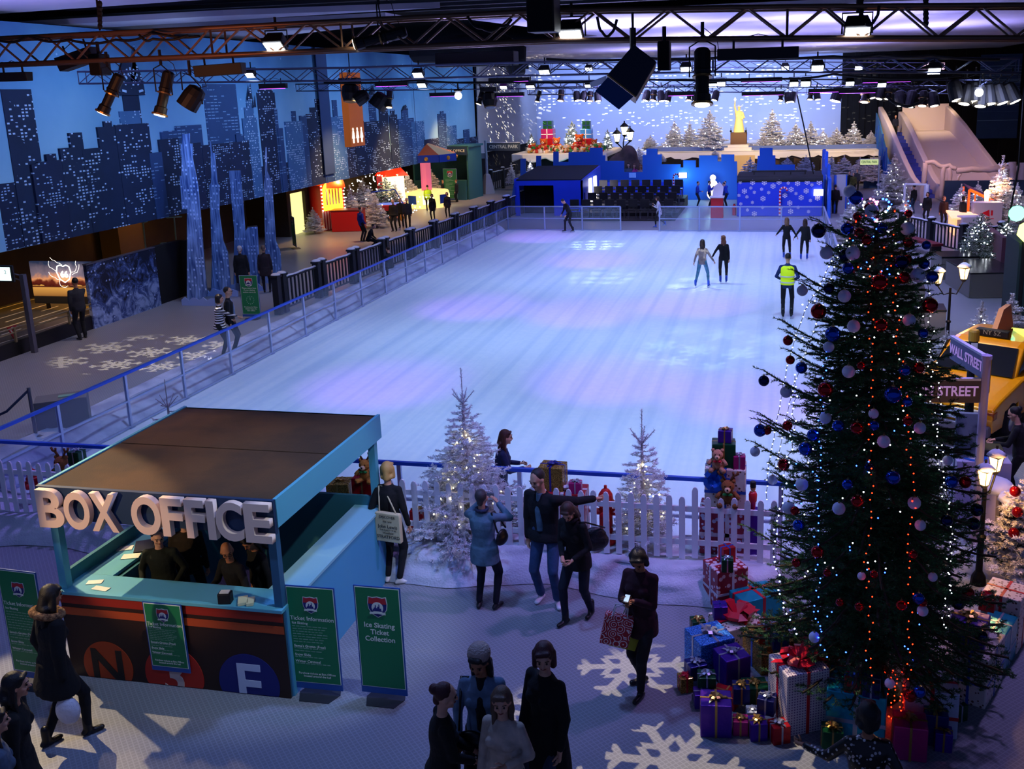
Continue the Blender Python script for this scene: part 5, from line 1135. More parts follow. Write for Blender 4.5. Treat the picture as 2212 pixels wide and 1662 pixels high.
# --- on and beside the ice ---
person('red-haired person in navy jacket on the ice, leaning at the front barrier',1078,1080,1.55,-75,'#1c2450','#101018','#101018','#3c100c','p','long',True,pos=(AY(1078,970,12.75).x,12.75,.04),z=.04,near=True,lean=8,hands=[(-.12,.34,1.12),(.1,.4,1.12)])
ic=dict(z=.04)
person('bent skater in dark clothes looking down near the back left of the ice',1228,503,1.8,128,'#14161f','#12141c','boot','#14100e','p','short',lean=24,look=(0,34),hip=(0,-.08),feet=[(-.13,-.2,0),(.13,.12,0)],hands=[(-.24,.22,.85),(.24,.25,.85)],skate='#10141c',**ic)
person('skater in white coat and blue boots by the gateway in the back barrier',1424,493,1.62,95,'#d0cce0','#101018','boot','#2a1a12','p','bob',True,coat=.22,lean=6,feet=[(-.08,.2,0),(.1,-.34,.1)],hands=[(-.15,.3,1.2),(.1,.3,1.3)],skate='#2450c8',**ic)
person('young skater in pale waistcoat and light jeans, hand in hand with a dark-clad one',1517,622,1.55,-8,'#a89890','#5c98b4','boot','#1c100c','p','long',True,feet=[(-.26,.0,0),(.24,-.02,0)],hands=[(-.36,.1,.78),(.42,.05,.95)],skate='#2450c8',**ic)
person('young skater in black holding the hand of the pale-waistcoat skater',1562,613,1.58,4,'#101018','#0e0e16','boot','#7a4a34','p','long',True,feet=[(-.1,0,0),(.12,.02,0)],hands=[(-.4,.05,.95),(.22,.05,.8)],look=(40,0),skate='#2450c8',**ic)
person('fair-haired skater in black, left of the pair holding hands far up the ice',1698,560,1.6,2,'#0e0f18','#0c0d14','boot','#7a5a44','p','long',True,feet=[(-.1,0,0),(.16,-.08,0)],hands=[(-.42,.12,1.0),(.44,.0,.92)],skate='#2450c8',**ic)
person('brown-haired skater in black, right of the pair holding hands far up the ice',1737,563,1.58,-4,'#10111a','#0e0f16','boot','#3a241c','p','long',True,feet=[(-.14,-.06,0),(.12,.04,0)],hands=[(-.44,.02,.92),(.24,.05,.82)],skate='#2450c8',**ic)
person('rink marshal in yellow hi-vis waistcoat and black trousers standing on the ice',1699,690,1.76,-4,'#16306c','#0c0d14','boot','#14100e','p','short',feet=[(-.1,0,0),(.12,.06,0)],hands=[(-.2,.14,1.02),(.2,.14,1.02)],skate='#10141c',vest='#c8f018',**ic)
# --- left concourse ---
person('person in grey jumper filming beside the slot-car track, back to the rink',180,733,1.72,62,'#2a2c34','#12141c','#0c0c10','#14100c','t','short',hands=[(-.2,.05,.85),(.1,.3,1.42)],feet=[(-.1,-.05,0),(.12,.12,0)],build=1.1)
Pst=person('dark-haired person in striped long-sleeved top leaning on the left barrier',482,772,1.62,-70,'#c0bcc8','#14121a','#101010','#1c120e','p','bob',True,hands=[(-.15,.3,1.0),(.12,.52,1.14)],lean=4,coat=.12)
sm_=cloth('#c0bcc8'); nt=sm_.node_tree; tc_,s_=sep(nt); st=mth(nt,'GREATER_THAN',mth(nt,'FRACT',mth(nt,'MULTIPLY',s_[2],16)),.5); nt.links.new(mixc(nt,st,'#14121a','#d8d4dc'),nt.nodes['Principled BSDF'].inputs['Base Color'])
person('bespectacled person in dark suit behind the striped one by the green queue sign',505,765,1.74,-66,'#10121c','#10121a','#0c0c10','#1c120c','p','short',glasses=True,look=(-5,0),inner='#8090b0')
person('white-haired person in black coat seen from behind by the cut-out towers',528,640,1.7,20,'#0c0c12','#0e0e14','#0c0c10','#b0aaa8','p','short',True,coat=.45,build=1.15)
person('brown-coated person beside the white-haired one by the cut-out towers',578,632,1.62,25,'#2a2024','#0e0e14','#0c0c10','#6a5444','p','short',True,coat=.3,build=1.15)
person('staff member in bright blue shirt and black trousers walking by the red stall',783,522,1.75,-35,'#1830a0','#0c0c14','#0c0c10','#1c120c','p','short',hands=[(-.25,.05,.85),(.22,.1,.9)],build=1.05)
person('person in black crouching beside the dark fence in front of the blue shirt',797,538,1.6,-80,'#14121a','#101018','#0c0c10','#3a2820','p','short',drop=.42,lean=24,feet=[(-.12,.05,0),(.12,.2,0)],hands=[(-.1,.4,.5),(.15,.4,.5)])
person('grey-haired person in dark shirt, left of the three standing in a knot',853,500,1.76,175,'#14161e','#0e0e14','#0c0c10','#8a8a90','p','short',build=1.15,coat=.05)
person('person in dark grey coat behind the knot of three',868,492,1.7,190,'#1c1e26','#0e0e14','#0c0c10','#2a1c14','p','short',coat=.1)
person('person in dark navy jacket, right of the three standing in a knot',882,494,1.72,200,'#1c2436','#0e0e14','#0c0c10','#5a5458','p','short',build=1.1)
person('dark-haired person in black coat facing the ice beyond the dark fence',936,476,1.62,185,'#0e0f16','#0e0e14','#0c0c10','#14100e','p','bob',True,coat=.3)
person('person in dark blue coat with pale shoulder strap beyond the dark fence',968,470,1.6,190,'#141a28','#0e0e14','#0c0c10','#2a1c14','p','bob',True,coat=.25)
person('person in lime hi-vis jacket by the toy carousel, back turned',926,456,1.78,20,'#b8e020','#0e0e14','#0c0c10','#2a1c14','p','short',build=1.15,vest='#b8e020')
person('person in black talking at the teal kiosk counter, fair hair',988,437,1.72,80,'#0e0e14','#0e0e14','#0c0c10','#7a4c28','p','short')
person('seller behind the teal kiosk counter, black top',958,436,1.65,-90,'#0e0e14','#0e0e14','#0c0c10','#6a4c2c','p','short')
person('person in dark clothes sitting low behind the left glass barrier',843,640,1.5,60,'#14161e','#101218','#0c0c10','#1c120c','p','short',pos=(*G(845,600)[:2],0),drop=.4,lean=6,feet=[(-.12,.35,0),(.12,.4,0)],hands=[(-.14,.35,.5),(.14,.35,.5)])
# --- beyond the ice ---
person('blue-shirted staff member reading, left of those at the red stand',1506,447,1.72,-95,'#1c3cb0','#101018','#0c0c10','#1c120c','p','short',hands=[(-.1,.3,1.05),(.1,.3,1.08)],lean=4)
person('blue-shirted staff member with raised hands, just left of the red stand',1532,446,1.74,-80,'#1c3cb0','#101018','#0c0c10','#1c120c','p','short',hands=[(-.08,.26,1.3),(.1,.3,1.3)],build=1.1)
person('blue-shirted staff member leaning over the red stand from the right',1570,447,1.68,80,'#1c3cb0','#101018','#0c0c10','#1c120c','p','short',lean=18,hands=[(-.1,.45,1.0),(.1,.4,1.0)],build=1.1)
person('blue-shirted staff member behind the red stand, hand at the mouth',1566,446,1.72,150,'#1c3cb0','#101018','#0c0c10','#1c120c','p','short',hands=[(-.1,.15,1.4),(.2,.1,.9)])
person('fair-haired child in blue by the candy cane before the snowflake box',1672,466,1.35,170,'#2c60b8','#101828','#101018','#c09868','p','bob',True)
person('black-haired staff member in dark shirt at the right of the snowflake box',1803,462,1.75,2,'#101014','#0c0c10','#0c0c10','#100c0c','p','short',build=1.1)
for i,(px,pyh,c,hr,lb) in enumerate(((1358,356,'#5c6470','#1c120c','person in grey seen in the notch of the blue skyline wall'),(1370,358,'#c03c80','#5a3018','child in pink in the notch of the blue skyline wall'),(1384,360,'#c8a8a0','#a05a30','child in pale top in the notch of the blue skyline wall'))):
    q=AY(px,pyh,60); person(lb,0,0,(q.z+.12)/.79,170+10*i,c,'#101018','#101010',hr,'p','long',i>0,pos=(q.x,60,0))
# --- right ---
for a in (('person in black jacket leaning over a rail right of the frosted tree tops',1972,462,1.72,40,'#0c0d12','#2a4260','#120c0a'),('person in black coat walking on the pale path, scarf at the neck',2001,482,1.66,150,'#0c0c12','#0c0c12','#140e0c'),
    ('red-haired person in brown jacket and red top on the pale path',2036,492,1.62,190,'#3a1c1c','#0e0e14','#7a3418'),('dark-haired person in black jacket before the white counter',2077,497,1.7,-60,'#0e1016','#0c0c10','#0c0a0a'),('vendor in dark clothes by the orange-framed stand',2147,492,1.72,60,'#14141a','#0c0c10','#3a1c14')):
    person(a[0],a[1],a[2],a[3],a[4],a[5],a[6],'#0c0c10',a[7],'p','bob' if 'hair' in a[0] or 'scarf' in a[0] else 'short',coat=.2 if 'coat' in a[0] else 0)
q=AY(1931,262,66.3); person('attendant in dark uniform standing at the head of the slide steps',0,0,1.3,185,'#141c34','#0c0c12','#0c0c10','#6a3a20','p','short',pos=(q.x+.1,66.3,3.0),z=3.0,build=1.1)
person('dark-haired person in black suit typing at a white desk by the yellow cab',0,0,1.55,70,'#0d0e16','#0c0c12','#0c0c10','#140c0c','p','short',True,pos=(3.62,14.85,0),near=True,lean=8,hands=[(-.12,.42,1.08),(.1,.42,1.08)],look=(0,18),bun=True)
for a in (('person in olive jacket among the onlookers right of the white cabinets',1842,424,'#5a5a28'),('person in black among the onlookers right of the white cabinets',1834,420,'#101014'),('person in grey looking on beyond the white cabinets',1850,415,'#343a44')):
    person(a[0],a[1],a[2],1.7,170,a[3],'#0c0c10','#0c0c10','#1c120c','p','short')
# ---------- lighting rig ----------
trw=M('truss warm-lit steel','#7a5c46',.45,metal=.6); trc=M('truss steel','#565a74',.4,metal=.6); bkm=M('black lamp housing','#060608',.6); cab=M('black cable','#060608',.7)  # nearest truss: warm light is put into its brown base colour
litw=EM('flood face','#eaf2ff',9); litl=EM('lamp lens warm','#fff0d8',6); pur=EM('purple diode row','#a040ff',2.2); star=EM('bare blinding lamp','#dfe4ff',22)
def truss(label,nodes,h,mat,step=.5,r=.024,d=None):
    """box truss through nodes (lower front chord)"""
    d=d or h; t=thing('lighting_truss',label,'truss',nodes[0]); nodes=[Vector(n) for n in nodes]
    offs=[(0,0),(d,0),(0,h),(d,h)]
    for i,(dy,dz) in enumerate(offs):
        mb=MB(); mb.tube([n+Vector((0,dy,dz)) for n in nodes],r,8); mb.build('chord',mat,t,smooth=True)
    mb=MB(); 
    for a,b in zip(nodes,nodes[1:]):
        L=(b-a).length; n=max(2,int(round(L/step))); P=lambda k,o: a.lerp(b,k/n)+Vector((0,o[0],o[1]))
        for k in range(n):
            e=k%2==0
            for lo,hi in ((offs[0],offs[2]),(offs[1],offs[3]),(offs[0],offs[1]),(offs[2],offs[3])): mb.tube([P(k,lo if e else hi),P(k+1,hi if e else lo)],r*.5,5)
        for k in (0,n):
            for o1,o2 in ((0,2),(1,3),(0,1),(2,3)): mb.tube([P(k,offs[o1]),P(k,offs[o2])],r*.5,5)
    o=mb.build('lacing',mat,t); return t
def nodes_px(L,Y): return [AY(x,y,Y) for x,y in L]
truss('nearest lighting truss, warm-lit steel lattice across the top of the view',nodes_px([(-60,142),(460,120),(740,107),(1198,87),(1700,82),(2290,82)],10),.29,trw,.36,.026)
truss('second lighting truss from the front, hung across the ice',nodes_px([(171,181),(740,174),(1101,164),(1539,155),(2200,157)],22),.29,trc,.42)
truss('third lighting truss from the front, its left end short of the mural corner',nodes_px([(640,197),(1101,192),(1539,187),(2140,191)],30),.22,trc,.4,.02)
truss('fourth lighting truss from the front, low over the far part of the ice',nodes_px([(1140,205),(1539,199),(2060,203)],38),.28,trc,.5,.02)
truss('highest and farthest lighting truss before the back cloth',nodes_px([(1190,150),(1539,146),(2040,150)],50),.3,trc,.6,.022)
def hanger(mb,p,top=None,w=.12,h=.18):
    """yoke and clamp above p"""
    mb.tube([p+Vector((-w,0,0)),p+Vector((-w,0,h)),p+Vector((w,0,h)),p+Vector((w,0,0))],.009,5); mb.tube([p+Vector((0,0,h)),p+Vector((0,0,h+.14))],.016,6)
def flood(label,px,py,Y,w,tilt=52):
    p=AY(px,py,Y); t=thing('floodlight',label,'floodlight',p); t.rotation_euler=(0,0,0)
    q=Euler((R(tilt),0,0)).to_matrix(); h=w*.55; V=lambda x,y,z:q@Vector((x,y,z))
    mb=MB(); vs=[V(sx*w*.55,.0,sz*h*.85) for sz in (-1,1) for sx in (-1,1)]+[V(sx*w*.4,.2*w/.3,sz*h*.55) for sz in (-1,1) for sx in (-1,1)]
    mb.add(vs,[(0,2,3,1),(4,5,7,6),(0,1,5,4),(2,6,7,3),(0,4,6,2),(1,3,7,5)]); mb.build('housing',bkm,t,world=False,bevel=.008)
    mb=MB(); mb.add([V(sx*w*.46,-.006,sz*h*.62) for sz in (-1,1) for sx in (-1,1)],[(0,1,3,2)]); mb.build('lit_face',litw,t,world=False)
    mb=MB(); hanger(mb,Vector((0,.06,0)),w=w*.58,h=w*.8); mb.build('yoke',bkm,t,world=False); return t
FL=[('floodlight on the nearest truss, leftmost there',593,102,10,.22),('floodlight on the nearest truss, beside the hanging black speaker',1233,78,10,.24),('floodlight on the nearest truss, rightmost there',1852,72,10,.24),
('floodlight on the second truss, above the orange toilet sign\'s left',540,163,22,.22),('floodlight on the second truss, second from its left end',903,163,22,.24),('floodlight on the second truss, third from its left end',1176,157,22,.24),('floodlight on the second truss, middle of the view',1482,151,22,.24),('floodlight on the second truss, right of the long black batten',1766,148,22,.26),('floodlight on the second truss, its rightmost',2018,154,22,.26),
('floodlight on the third truss near the bare blinding lamp',911,185,30,.28),('small floodlight on the third truss above the white screen',1088,190,30,.22),('floodlight on the third truss right of the white screen',1146,189,30,.27),('floodlight on the third truss near the middle of the view',1272,187,30,.24),('floodlight on the third truss left of the golden statue',1540,185,30,.25),('floodlight on the third truss just above the golden statue',1558,182,30,.25),('floodlight on the third truss, pair left',1715,182,30,.25),('floodlight on the third truss, pair right',1740,181,30,.28),('floodlight on the third truss, second from its right end',1836,181,30,.24),('floodlight on the third truss, its rightmost',1905,184,30,.24)]
for l,px,py,Y,w in FL: flood(l,px,py,Y,w)
for i,(px,py) in enumerate(((1400,147),(1696,147),(1855,147),(1272,150))): flood(('far small floodlight on the highest truss, '+['left of the middle','above the statue trees','above the slide','leftmost'][i]),px,py,50,.36)
def lamp(label,px,py,Y,L,r,ax,ay,lit=True,kind='profile',name='spotlight',Lc=None):
    """stage lamp; (ax, ay) = direction of the beam in the picture plane, ay down"""
    p=AY(px,py,Y); d=Vector((ax,-.25,-ay)).normalized(); t=thing(name,label,'spotlight',p)
    mb=MB()
    if kind=='profile': mb.lathe([(r*.55,-L*.5),(r*.75,-L*.45),(r*.75,-L*.12),(r*.85,-L*.1),(r*.62,0),(r*.62,L*.3),(r*.78,L*.32),(r*.8,L*.5)],(0,0,0),14,axis=d)
    elif kind=='par': mb.lathe([(r*.4,-L*.5),(r*.8,-L*.4),(r*.95,-L*.1),(r,L*.5)],(0,0,0),14,axis=d)
    elif kind=='head': mb.lathe([(r*.5,-L*.5),(r*.95,-L*.3),(r,L*.1),(r*.75,L*.5)],(0,0,0),14,axis=d); mb.box((0,0,L*.62),(r*2.2,r*1.2,r*.6))
    mb.build('lamp_body',bkm,t,world=False,smooth=False)
    mb=MB(); mb.lathe([(r*.98,L*.46),(r*1.0,L*.5)] if kind!='head' else [(r*.78,L*.47),(r*.78,L*.5)],(0,0,0),14,axis=d); mb.lathe([(r*.9,-L*.02),(r*.9,L*.01)],(0,0,0),14,axis=d); mb.build('colour_frame',M('brass edge','#a8824a',.35,metal=.8),t,world=False)
    mb=MB(); mb.lathe([(r*.7,L*.5),(r*.66,L*.515)],(0,0,0),14,axis=d); mb.build('lens',litl if lit else M('dark lens','#30343c',.1),t,world=False)
    mb=MB(); u=d.cross(Vector((0,1,0))).normalized()*r*1.15; tp=Vector((0,0,L*.45+r)); mb.tube([u*1,u+tp*.8,tp,-u+tp*.8,-u],.008,5); mb.tube([tp,tp+Vector((0,0,.16))],.018,6); mb.tube([tp+Vector((.02,0,.1)),tp+Vector((.14,.02,.0)),tp+Vector((.16,.04,-.12)),d*-L*.45],.005,4); mb.build('yoke',cab,t,world=False)
    return t
lamp('long profile spotlight under the nearest truss, tilted down to the left',240,203,10,.48,.085,-.5,1)
lamp('long profile spotlight under the nearest truss, next to the squat lantern',355,202,10,.5,.088,-.22,1)
lamp('squat dark lantern under the nearest truss, right of the two long spotlights',416,210,10,.26,.12,-.7,1,kind='par')
lamp('long profile spotlight lying almost level on the nearest truss',822,82,10,.56,.085,-1,.22)
lamp('big profile spotlight pointing straight down at the middle of the nearest truss',1517,166,10,.56,.11,.02,1)
lamp('dark moving head below the orange toilet sign\'s truss',757,200,30,.6,.28,0,1,False,'head'); lamp('lit lantern between the toilet sign and the first square lantern',782,210,30,.45,.22,-.8,.5,True,'par'); lamp('square dark lantern on the left part of the third truss',822,218,30,.5,.3,-.7,1,False,'par'); lamp('slim spotlight beside the square dark lantern on the third truss',841,214,30,.55,.12,0,1)
lamp('small spotlight over the near edge of the white screen',1038,212,30,.4,.11,-.3,1); lamp('dark moving head over the white screen',1058,215,30,.5,.24,.1,1,False,'head'); lamp('small slim spotlight at the right edge of the white screen',1163,208,30,.35,.09,-.2,1)
for i,(px,py,r) in enumerate(((1212,206,.16),(1246,207,.14),(1261,207,.14),(1275,208,.14),(1291,208,.14),(1397,206,.15),(1412,206,.15),(1428,207,.15),(1443,207,.15),(1489,207,.13),(1501,208,.12),(1546,206,.14),(1687,208,.12),(1702,210,.14),(1713,209,.14),(1751,205,.13),(1765,205,.13),(1808,203,.2),(1869,205,.2),(1884,200,.15),(1902,201,.16),(1919,201,.16),(1944,212,.2),(1968,213,.22),(1994,213,.2),(2016,213,.2))):
    lamp(f'small stage lamp on the fourth truss, {ordw(i)} from its left end',px,py,37.5,r*2.7,r,(-.1,.15,-.25)[i%3],1,True,'par' if i%3 else 'profile')
for i,(px,py) in enumerate(((2063,195),(2087,203),(2105,198),(2137,203),(2160,202),(2184,200),(2120,208))):
    lamp(f'large round lamp in the cluster at the right of the third truss, {ordw(i)} listed from its left' if False else f'large round lamp in the cluster at the upper right, {ordw(i)} from the left',px,py,24,.46,.17,(.25,-.2,0,.1,.3,.45,-.1)[i],1,True,'par')
for lb,px,py in (('bare blinding white lamp in the cluster at the upper right',2115,200),('bare blinding white-violet lamp under the third truss on the left',990,207)):
    t=thing('star_lamp',lb,'lamp',AY(px,py,23.5)); mb=MB(); mb.ball((0,0,0),.09,12); mb.build('bulb',star,t,world=False,smooth=True); mb=MB(); mb.tube([(0,0,.08),(0,0,.3)],.02,6); mb.lathe([(.05,.06),(.11,.12),(.1,.16)],(0,0,0),10); mb.build('holder',bkm,t,world=False)
# the big square lantern with blue barn door
p=AY(1368,160,9.4); t=thing('barn_door_lantern','big square black lantern with a blue-lit barn door, tilted over the ice','lantern',p)
q=Euler((0,R(38),0)).to_matrix()@Euler((R(-14),0,0)).to_matrix(); V=lambda x,y,z:q@Vector((x,y,z))
def fr(mb,a,b): mb.add([V(*v) for v in a+b],[(0,1,2,3),(7,6,5,4),(0,4,5,1),(1,5,6,2),(2,6,7,3),(3,7,4,0)])
mb=MB(); fr(mb,[(-.15,-.13,.2),(.12,-.13,.2),(.12,.13,.2),(-.15,.13,.2)],[(-.17,-.15,-.17),(.17,-.15,-.17),(.17,.15,-.17),(-.17,.15,-.17)]); mb.build('lantern_body',M('lantern blue-black','#101c30',.5),t,world=False,bevel=.012)
mb=MB(); fr(mb,[(-.17,-.155,-.172),(.17,-.155,-.172),(.17,.155,-.172),(-.17,.155,-.172)],[(-.17,-.155,-.185),(.17,-.155,-.185),(.17,.155,-.185),(-.17,.155,-.185)]); mb.build('gel_frame',M('brass edge'),t,world=False)
for nm,a,b in (('barn_door',[(-.15,-.16,-.19),(.15,-.16,-.19)],[(.12,-.2,-.37),(-.16,-.2,-.37)]),('barn_door',[(-.17,-.15,-.19),(-.17,.15,-.19)],[(-.26,.12,-.33),(-.26,-.12,-.33)])):
    mb=MB(); P=[V(*v) for v in a+b]; nn=(P[1]-P[0]).cross(P[2]-P[0]).normalized()*.004; mb.add(P+[x+nn for x in P],[(3,2,1,0),(4,5,6,7),(0,1,5,4),(1,2,6,5),(2,3,7,6),(3,0,4,7)]); mb.build(nm,M('barn door blue','#2c5084',.5),t,world=False)
mb=MB(); mb.tube([(0,0,.12),(0,0,.42)],.03,6); mb.tube([(0,0,.42),(0,0,.56)],.012,6); mb.build('hanging_arm',bkm,t,world=False)
# black battens and speakers
def batten(label,px,py,Y,L,d,h,purple=True,rz=0,tilt=0):
    p=AY(px,py,Y); t=thing('light_batten',label,'light batten',p); mb=MB(); mb.prism([(-d/2,h/2),(d/2,h/2),(d*.4,-h/2),(-d*.4,-h/2)],(-L/2,0,0),(0,1,0),(0,0,1),(L,0,0)); mb.build('batten_body',bkm,t,world=False,bevel=.006)
    if purple: mb=MB(); mb.box((0,-d*.3,-h/2-.002),(L*.94,.025,.008)); mb.build('diode_row',pur,t,world=False)
    mb=MB()
    for sx in (-.3,.3): mb.tube([(sx*L,0,h/2),(sx*L,0,h/2+.12)],.012,5)
    mb.tube([(-.3*L,0,h/2+.08),(0,0,h/2+.13),(.3*L,0,h/2+.08)],.005,4); mb.build('hooks',cab,t,world=False); t.rotation_euler=(0,R(tilt),rz); return t
batten('long black batten hanging at the right of the big downward spotlight',1637,116,10,.78,.12,.11,False)
batten('black batten under the nearest truss left of the middle',475,151,10,.58,.12,.12,False,tilt=-2); batten('black batten cut off by the left edge of the view',30,166,10,.42,.12,.1,False)
batten('dark angled reflector batten behind the nearest truss at the left',170,128,10.6,.5,.2,.16,False,tilt=-14)
for i,(px,py,Y,L) in enumerate(((590,186,22,.7),(846,182,30,1.1),(958,204,30,.9),(1100,172,30,1.3),(1102,204,30,.9),(1478,202,30,1.0),(1648,202,34,1.4),(1645,172,30,1.2),(1915,173,30,1.4),(1790,195,34,1.3),(1852,197,34,1.2))):
    batten('slim black batten with violet glow, '+['under the second truss by the toilet sign','on the third truss right of the toilet sign','beside the left blinding lamp','above the white screen','over the lower white screen','just left of the big downward spotlight','over the right-hand statue trees','on the third truss by the statue','on the third truss above the slide','over the trees right of the statue','left of the slide top'][i],px,py,Y,L,.14,.12)
def speaker(label,px,py,Y,w,h,d=.3):
    p=AY(px,py,Y); t=thing('loudspeaker',label,'speaker',p); mb=MB(); mb.box((0,0,0),(w,d,h)); mb.build('cabinet',bkm,t,world=False,bevel=.012); mb=MB(); mb.box((0,-d/2-.004,0),(w*.9,.008,h*.94)); mb.build('grille',M('speaker grille','#08080a',.9,bump=.8,bs=200),t,world=False); mb=MB(); mb.tube([(0,0,h/2),(0,0,h/2+.14)],.02,6); mb.build('bracket',cab,t,world=False)
speaker('large black loudspeaker hanging before the nearest truss',1174,22,9.6,.27,.42); speaker('narrow black loudspeaker hanging left of the big downward spotlight',1435,121,9.9,.12,.28,.16); speaker('black loudspeaker hanging from the nearest truss at the left',216,140,10.3,.14,.24,.2)
# cables looped along the trusses
for i,(Y,L) in enumerate(((9.9,[(0,88),(60,78),(150,86),(250,86),(330,70),(450,75)]),(9.9,[(1010,35),(1040,60),(1080,56),(1110,33)]),(9.8,[(1290,36),(1300,68),(1320,72),(1335,30)]),(21.8,[(1180,128),(1400,126),(1560,124),(1800,122),(1900,118),(2010,120),(2190,128)]),(29.5,[(700,178),(900,174),(1100,178),(1400,172),(1700,170),(1800,160),(1960,170),(2100,160)]),(22,[(1915,208),(1945,226),(1975,226),(2005,205)]),(9.7,[(300,75),(330,84),(420,70)]),(9.7,[(1870,52),(1895,34),(1900,2)]))):
    p=[AY(x,y,Y) for x,y in L]; mb=MB(); q=[]
    for a,b in zip(p,p[1:]): q+= [a.lerp(b,k/6)+Vector((0,0,-.04*math.sin(PI*k/6))) for k in range(6)]
    mb.tube(q,.014 if Y<15 else .03,6); tag(mb.build('power_cable',cab,smooth=True),'black cable '+['draped over the left part of the nearest truss','looped under the nearest truss left of the large speaker','looped by the floodlight beside the large speaker','bundled along the top of the second truss','bundled along the top of the third truss','sagging under the lamps left of the upper right cluster','hanging near the two long spotlights','hanging by the rightmost near floodlight'][i],'cable')
for i,(px,y0,y1,Y) in enumerate(((216,8,66,10),(1860,0,70,10.2),(2000,0,60,10.2))):
    a,b=AY(px,y0,Y),AY(px,y1,Y); mb=MB(); mb.tube([a+Vector((0,0,1.2)),b],.012,6); n=6
    for k in range(n): c=a.lerp(b,k/n); mb.ball(c,.028,6,sz=1.4)
    tag(mb.build('hoist_chain',cab),'dark hoist chain holding the nearest truss, '+['left one','right of the rightmost floodlight','far right one'][i],'chain')
t=thing('dark_duct','dark curved duct hanging between the trusses above the mural corner','duct',AY(1030,125,20)); a,b=AY(640,112,24),AY(1115,125,24)
mb=MB(); mb.tube([AY(1118,160,23.8),AY(1112,120,23.9),AY(1080,103,24),AY(1020,104,24.2),AY(900,112,25)],[.2,.35,.38,.36,.3],10); mb.build('duct_shell',M('duct black','#0c0e16',.8),t,smooth=True)
mb=MB(); mb.box(AY(1030,128,22.6),(1.9,.5,.32)); mb.build('equipment_box',bkm,t,bevel=.02)
# ---------- pattern projectors ----------
def gobo(loc,tgt,col,power,angle,kind,k=4.0,seed=0,fill=.9,roll=0,size=.01,Rf=.42,soft=.1):
    o=light('SPOT',loc,tgt,col,power,size,angle,soft); L=o.data; L.use_nodes=True; nt=L.node_tree; em=nt.nodes['Emission']
    tc=nt.nodes.new('ShaderNodeTexCoord'); s=nt.nodes.new('ShaderNodeSeparateXYZ'); nt.links.new(tc.outputs['Normal'],s.inputs[0])
    u=mth(nt,'DIVIDE',s.outputs[0],s.outputs[2]); v=mth(nt,'DIVIDE',s.outputs[1],s.outputs[2])
    if roll: u,v=mth(nt,'ADD',mth(nt,'MULTIPLY',u,math.cos(roll)),mth(nt,'MULTIPLY',v,-math.sin(roll))),mth(nt,'ADD',mth(nt,'MULTIPLY',u,math.sin(roll)),mth(nt,'MULTIPLY',v,math.cos(roll)))
    if kind=='windows': m=window_mask(nt,u,v,k*9,k*16,fill,.6,.4,big=k*.9)
    else:
        a=mth(nt,'ADD',mth(nt,'MULTIPLY',u,k),seed*1.37+.5); b=mth(nt,'ADD',mth(nt,'MULTIPLY',v,k),seed*.71+.5)
        fl=nt.nodes.new('ShaderNodeCombineXYZ'); nt.links.new(mth(nt,'FLOOR',a),fl.inputs[0]); nt.links.new(mth(nt,'FLOOR',b),fl.inputs[1])
        w=nt.nodes.new('ShaderNodeTexWhiteNoise'); w.noise_dimensions='2D'; nt.links.new(fl.outputs[0],w.inputs['Vector']); sc=nt.nodes.new('ShaderNodeSeparateColor'); nt.links.new(w.outputs['Color'],sc.inputs[0])
        x=mth(nt,'ADD',mth(nt,'SUBTRACT',mth(nt,'FRACT',a),.5),mth(nt,'MULTIPLY',mth(nt,'SUBTRACT',sc.outputs[0],.5),.16)); y=mth(nt,'ADD',mth(nt,'SUBTRACT',mth(nt,'FRACT',b),.5),mth(nt,'MULTIPLY',mth(nt,'SUBTRACT',sc.outputs[1],.5),.16))
        r=mth(nt,'SQRT',mth(nt,'ADD',mth(nt,'MULTIPLY',x,x),mth(nt,'MULTIPLY',y,y))); th=mth(nt,'ADD',mth(nt,'ARCTAN2',y,x),mth(nt,'MULTIPLY',sc.outputs[2],1.0))
        f=mth(nt,'FRACT',mth(nt,'ADD',mth(nt,'DIVIDE',th,PI/3),10)); ta=mth(nt,'MULTIPLY',mth(nt,'ABSOLUTE',mth(nt,'SUBTRACT',f,.5)),PI/3)
        X=mth(nt,'MULTIPLY',r,mth(nt,'COSINE',ta)); Y_=mth(nt,'MULTIPLY',r,mth(nt,'SINE',ta)); Rr=Rf
        arm=mth(nt,'MULTIPLY',mth(nt,'LESS_THAN',Y_,.034),mth(nt,'LESS_THAN',X,Rr))
        br=mth(nt,'FRACT',mth(nt,'DIVIDE',mth(nt,'SUBTRACT',X,mth(nt,'MULTIPLY',Y_,.6)),Rr*.42)); br=mth(nt,'MULTIPLY',mth(nt,'GREATER_THAN',br,.66),mth(nt,'MULTIPLY',mth(nt,'LESS_THAN',Y_,Rr*.27),mth(nt,'LESS_THAN',X,Rr*.93)))
        m=mth(nt,'MAXIMUM',mth(nt,'MAXIMUM',arm,br),mth(nt,'LESS_THAN',r,Rr*.24))
    nt.links.new(m,em.inputs['Strength']); return o
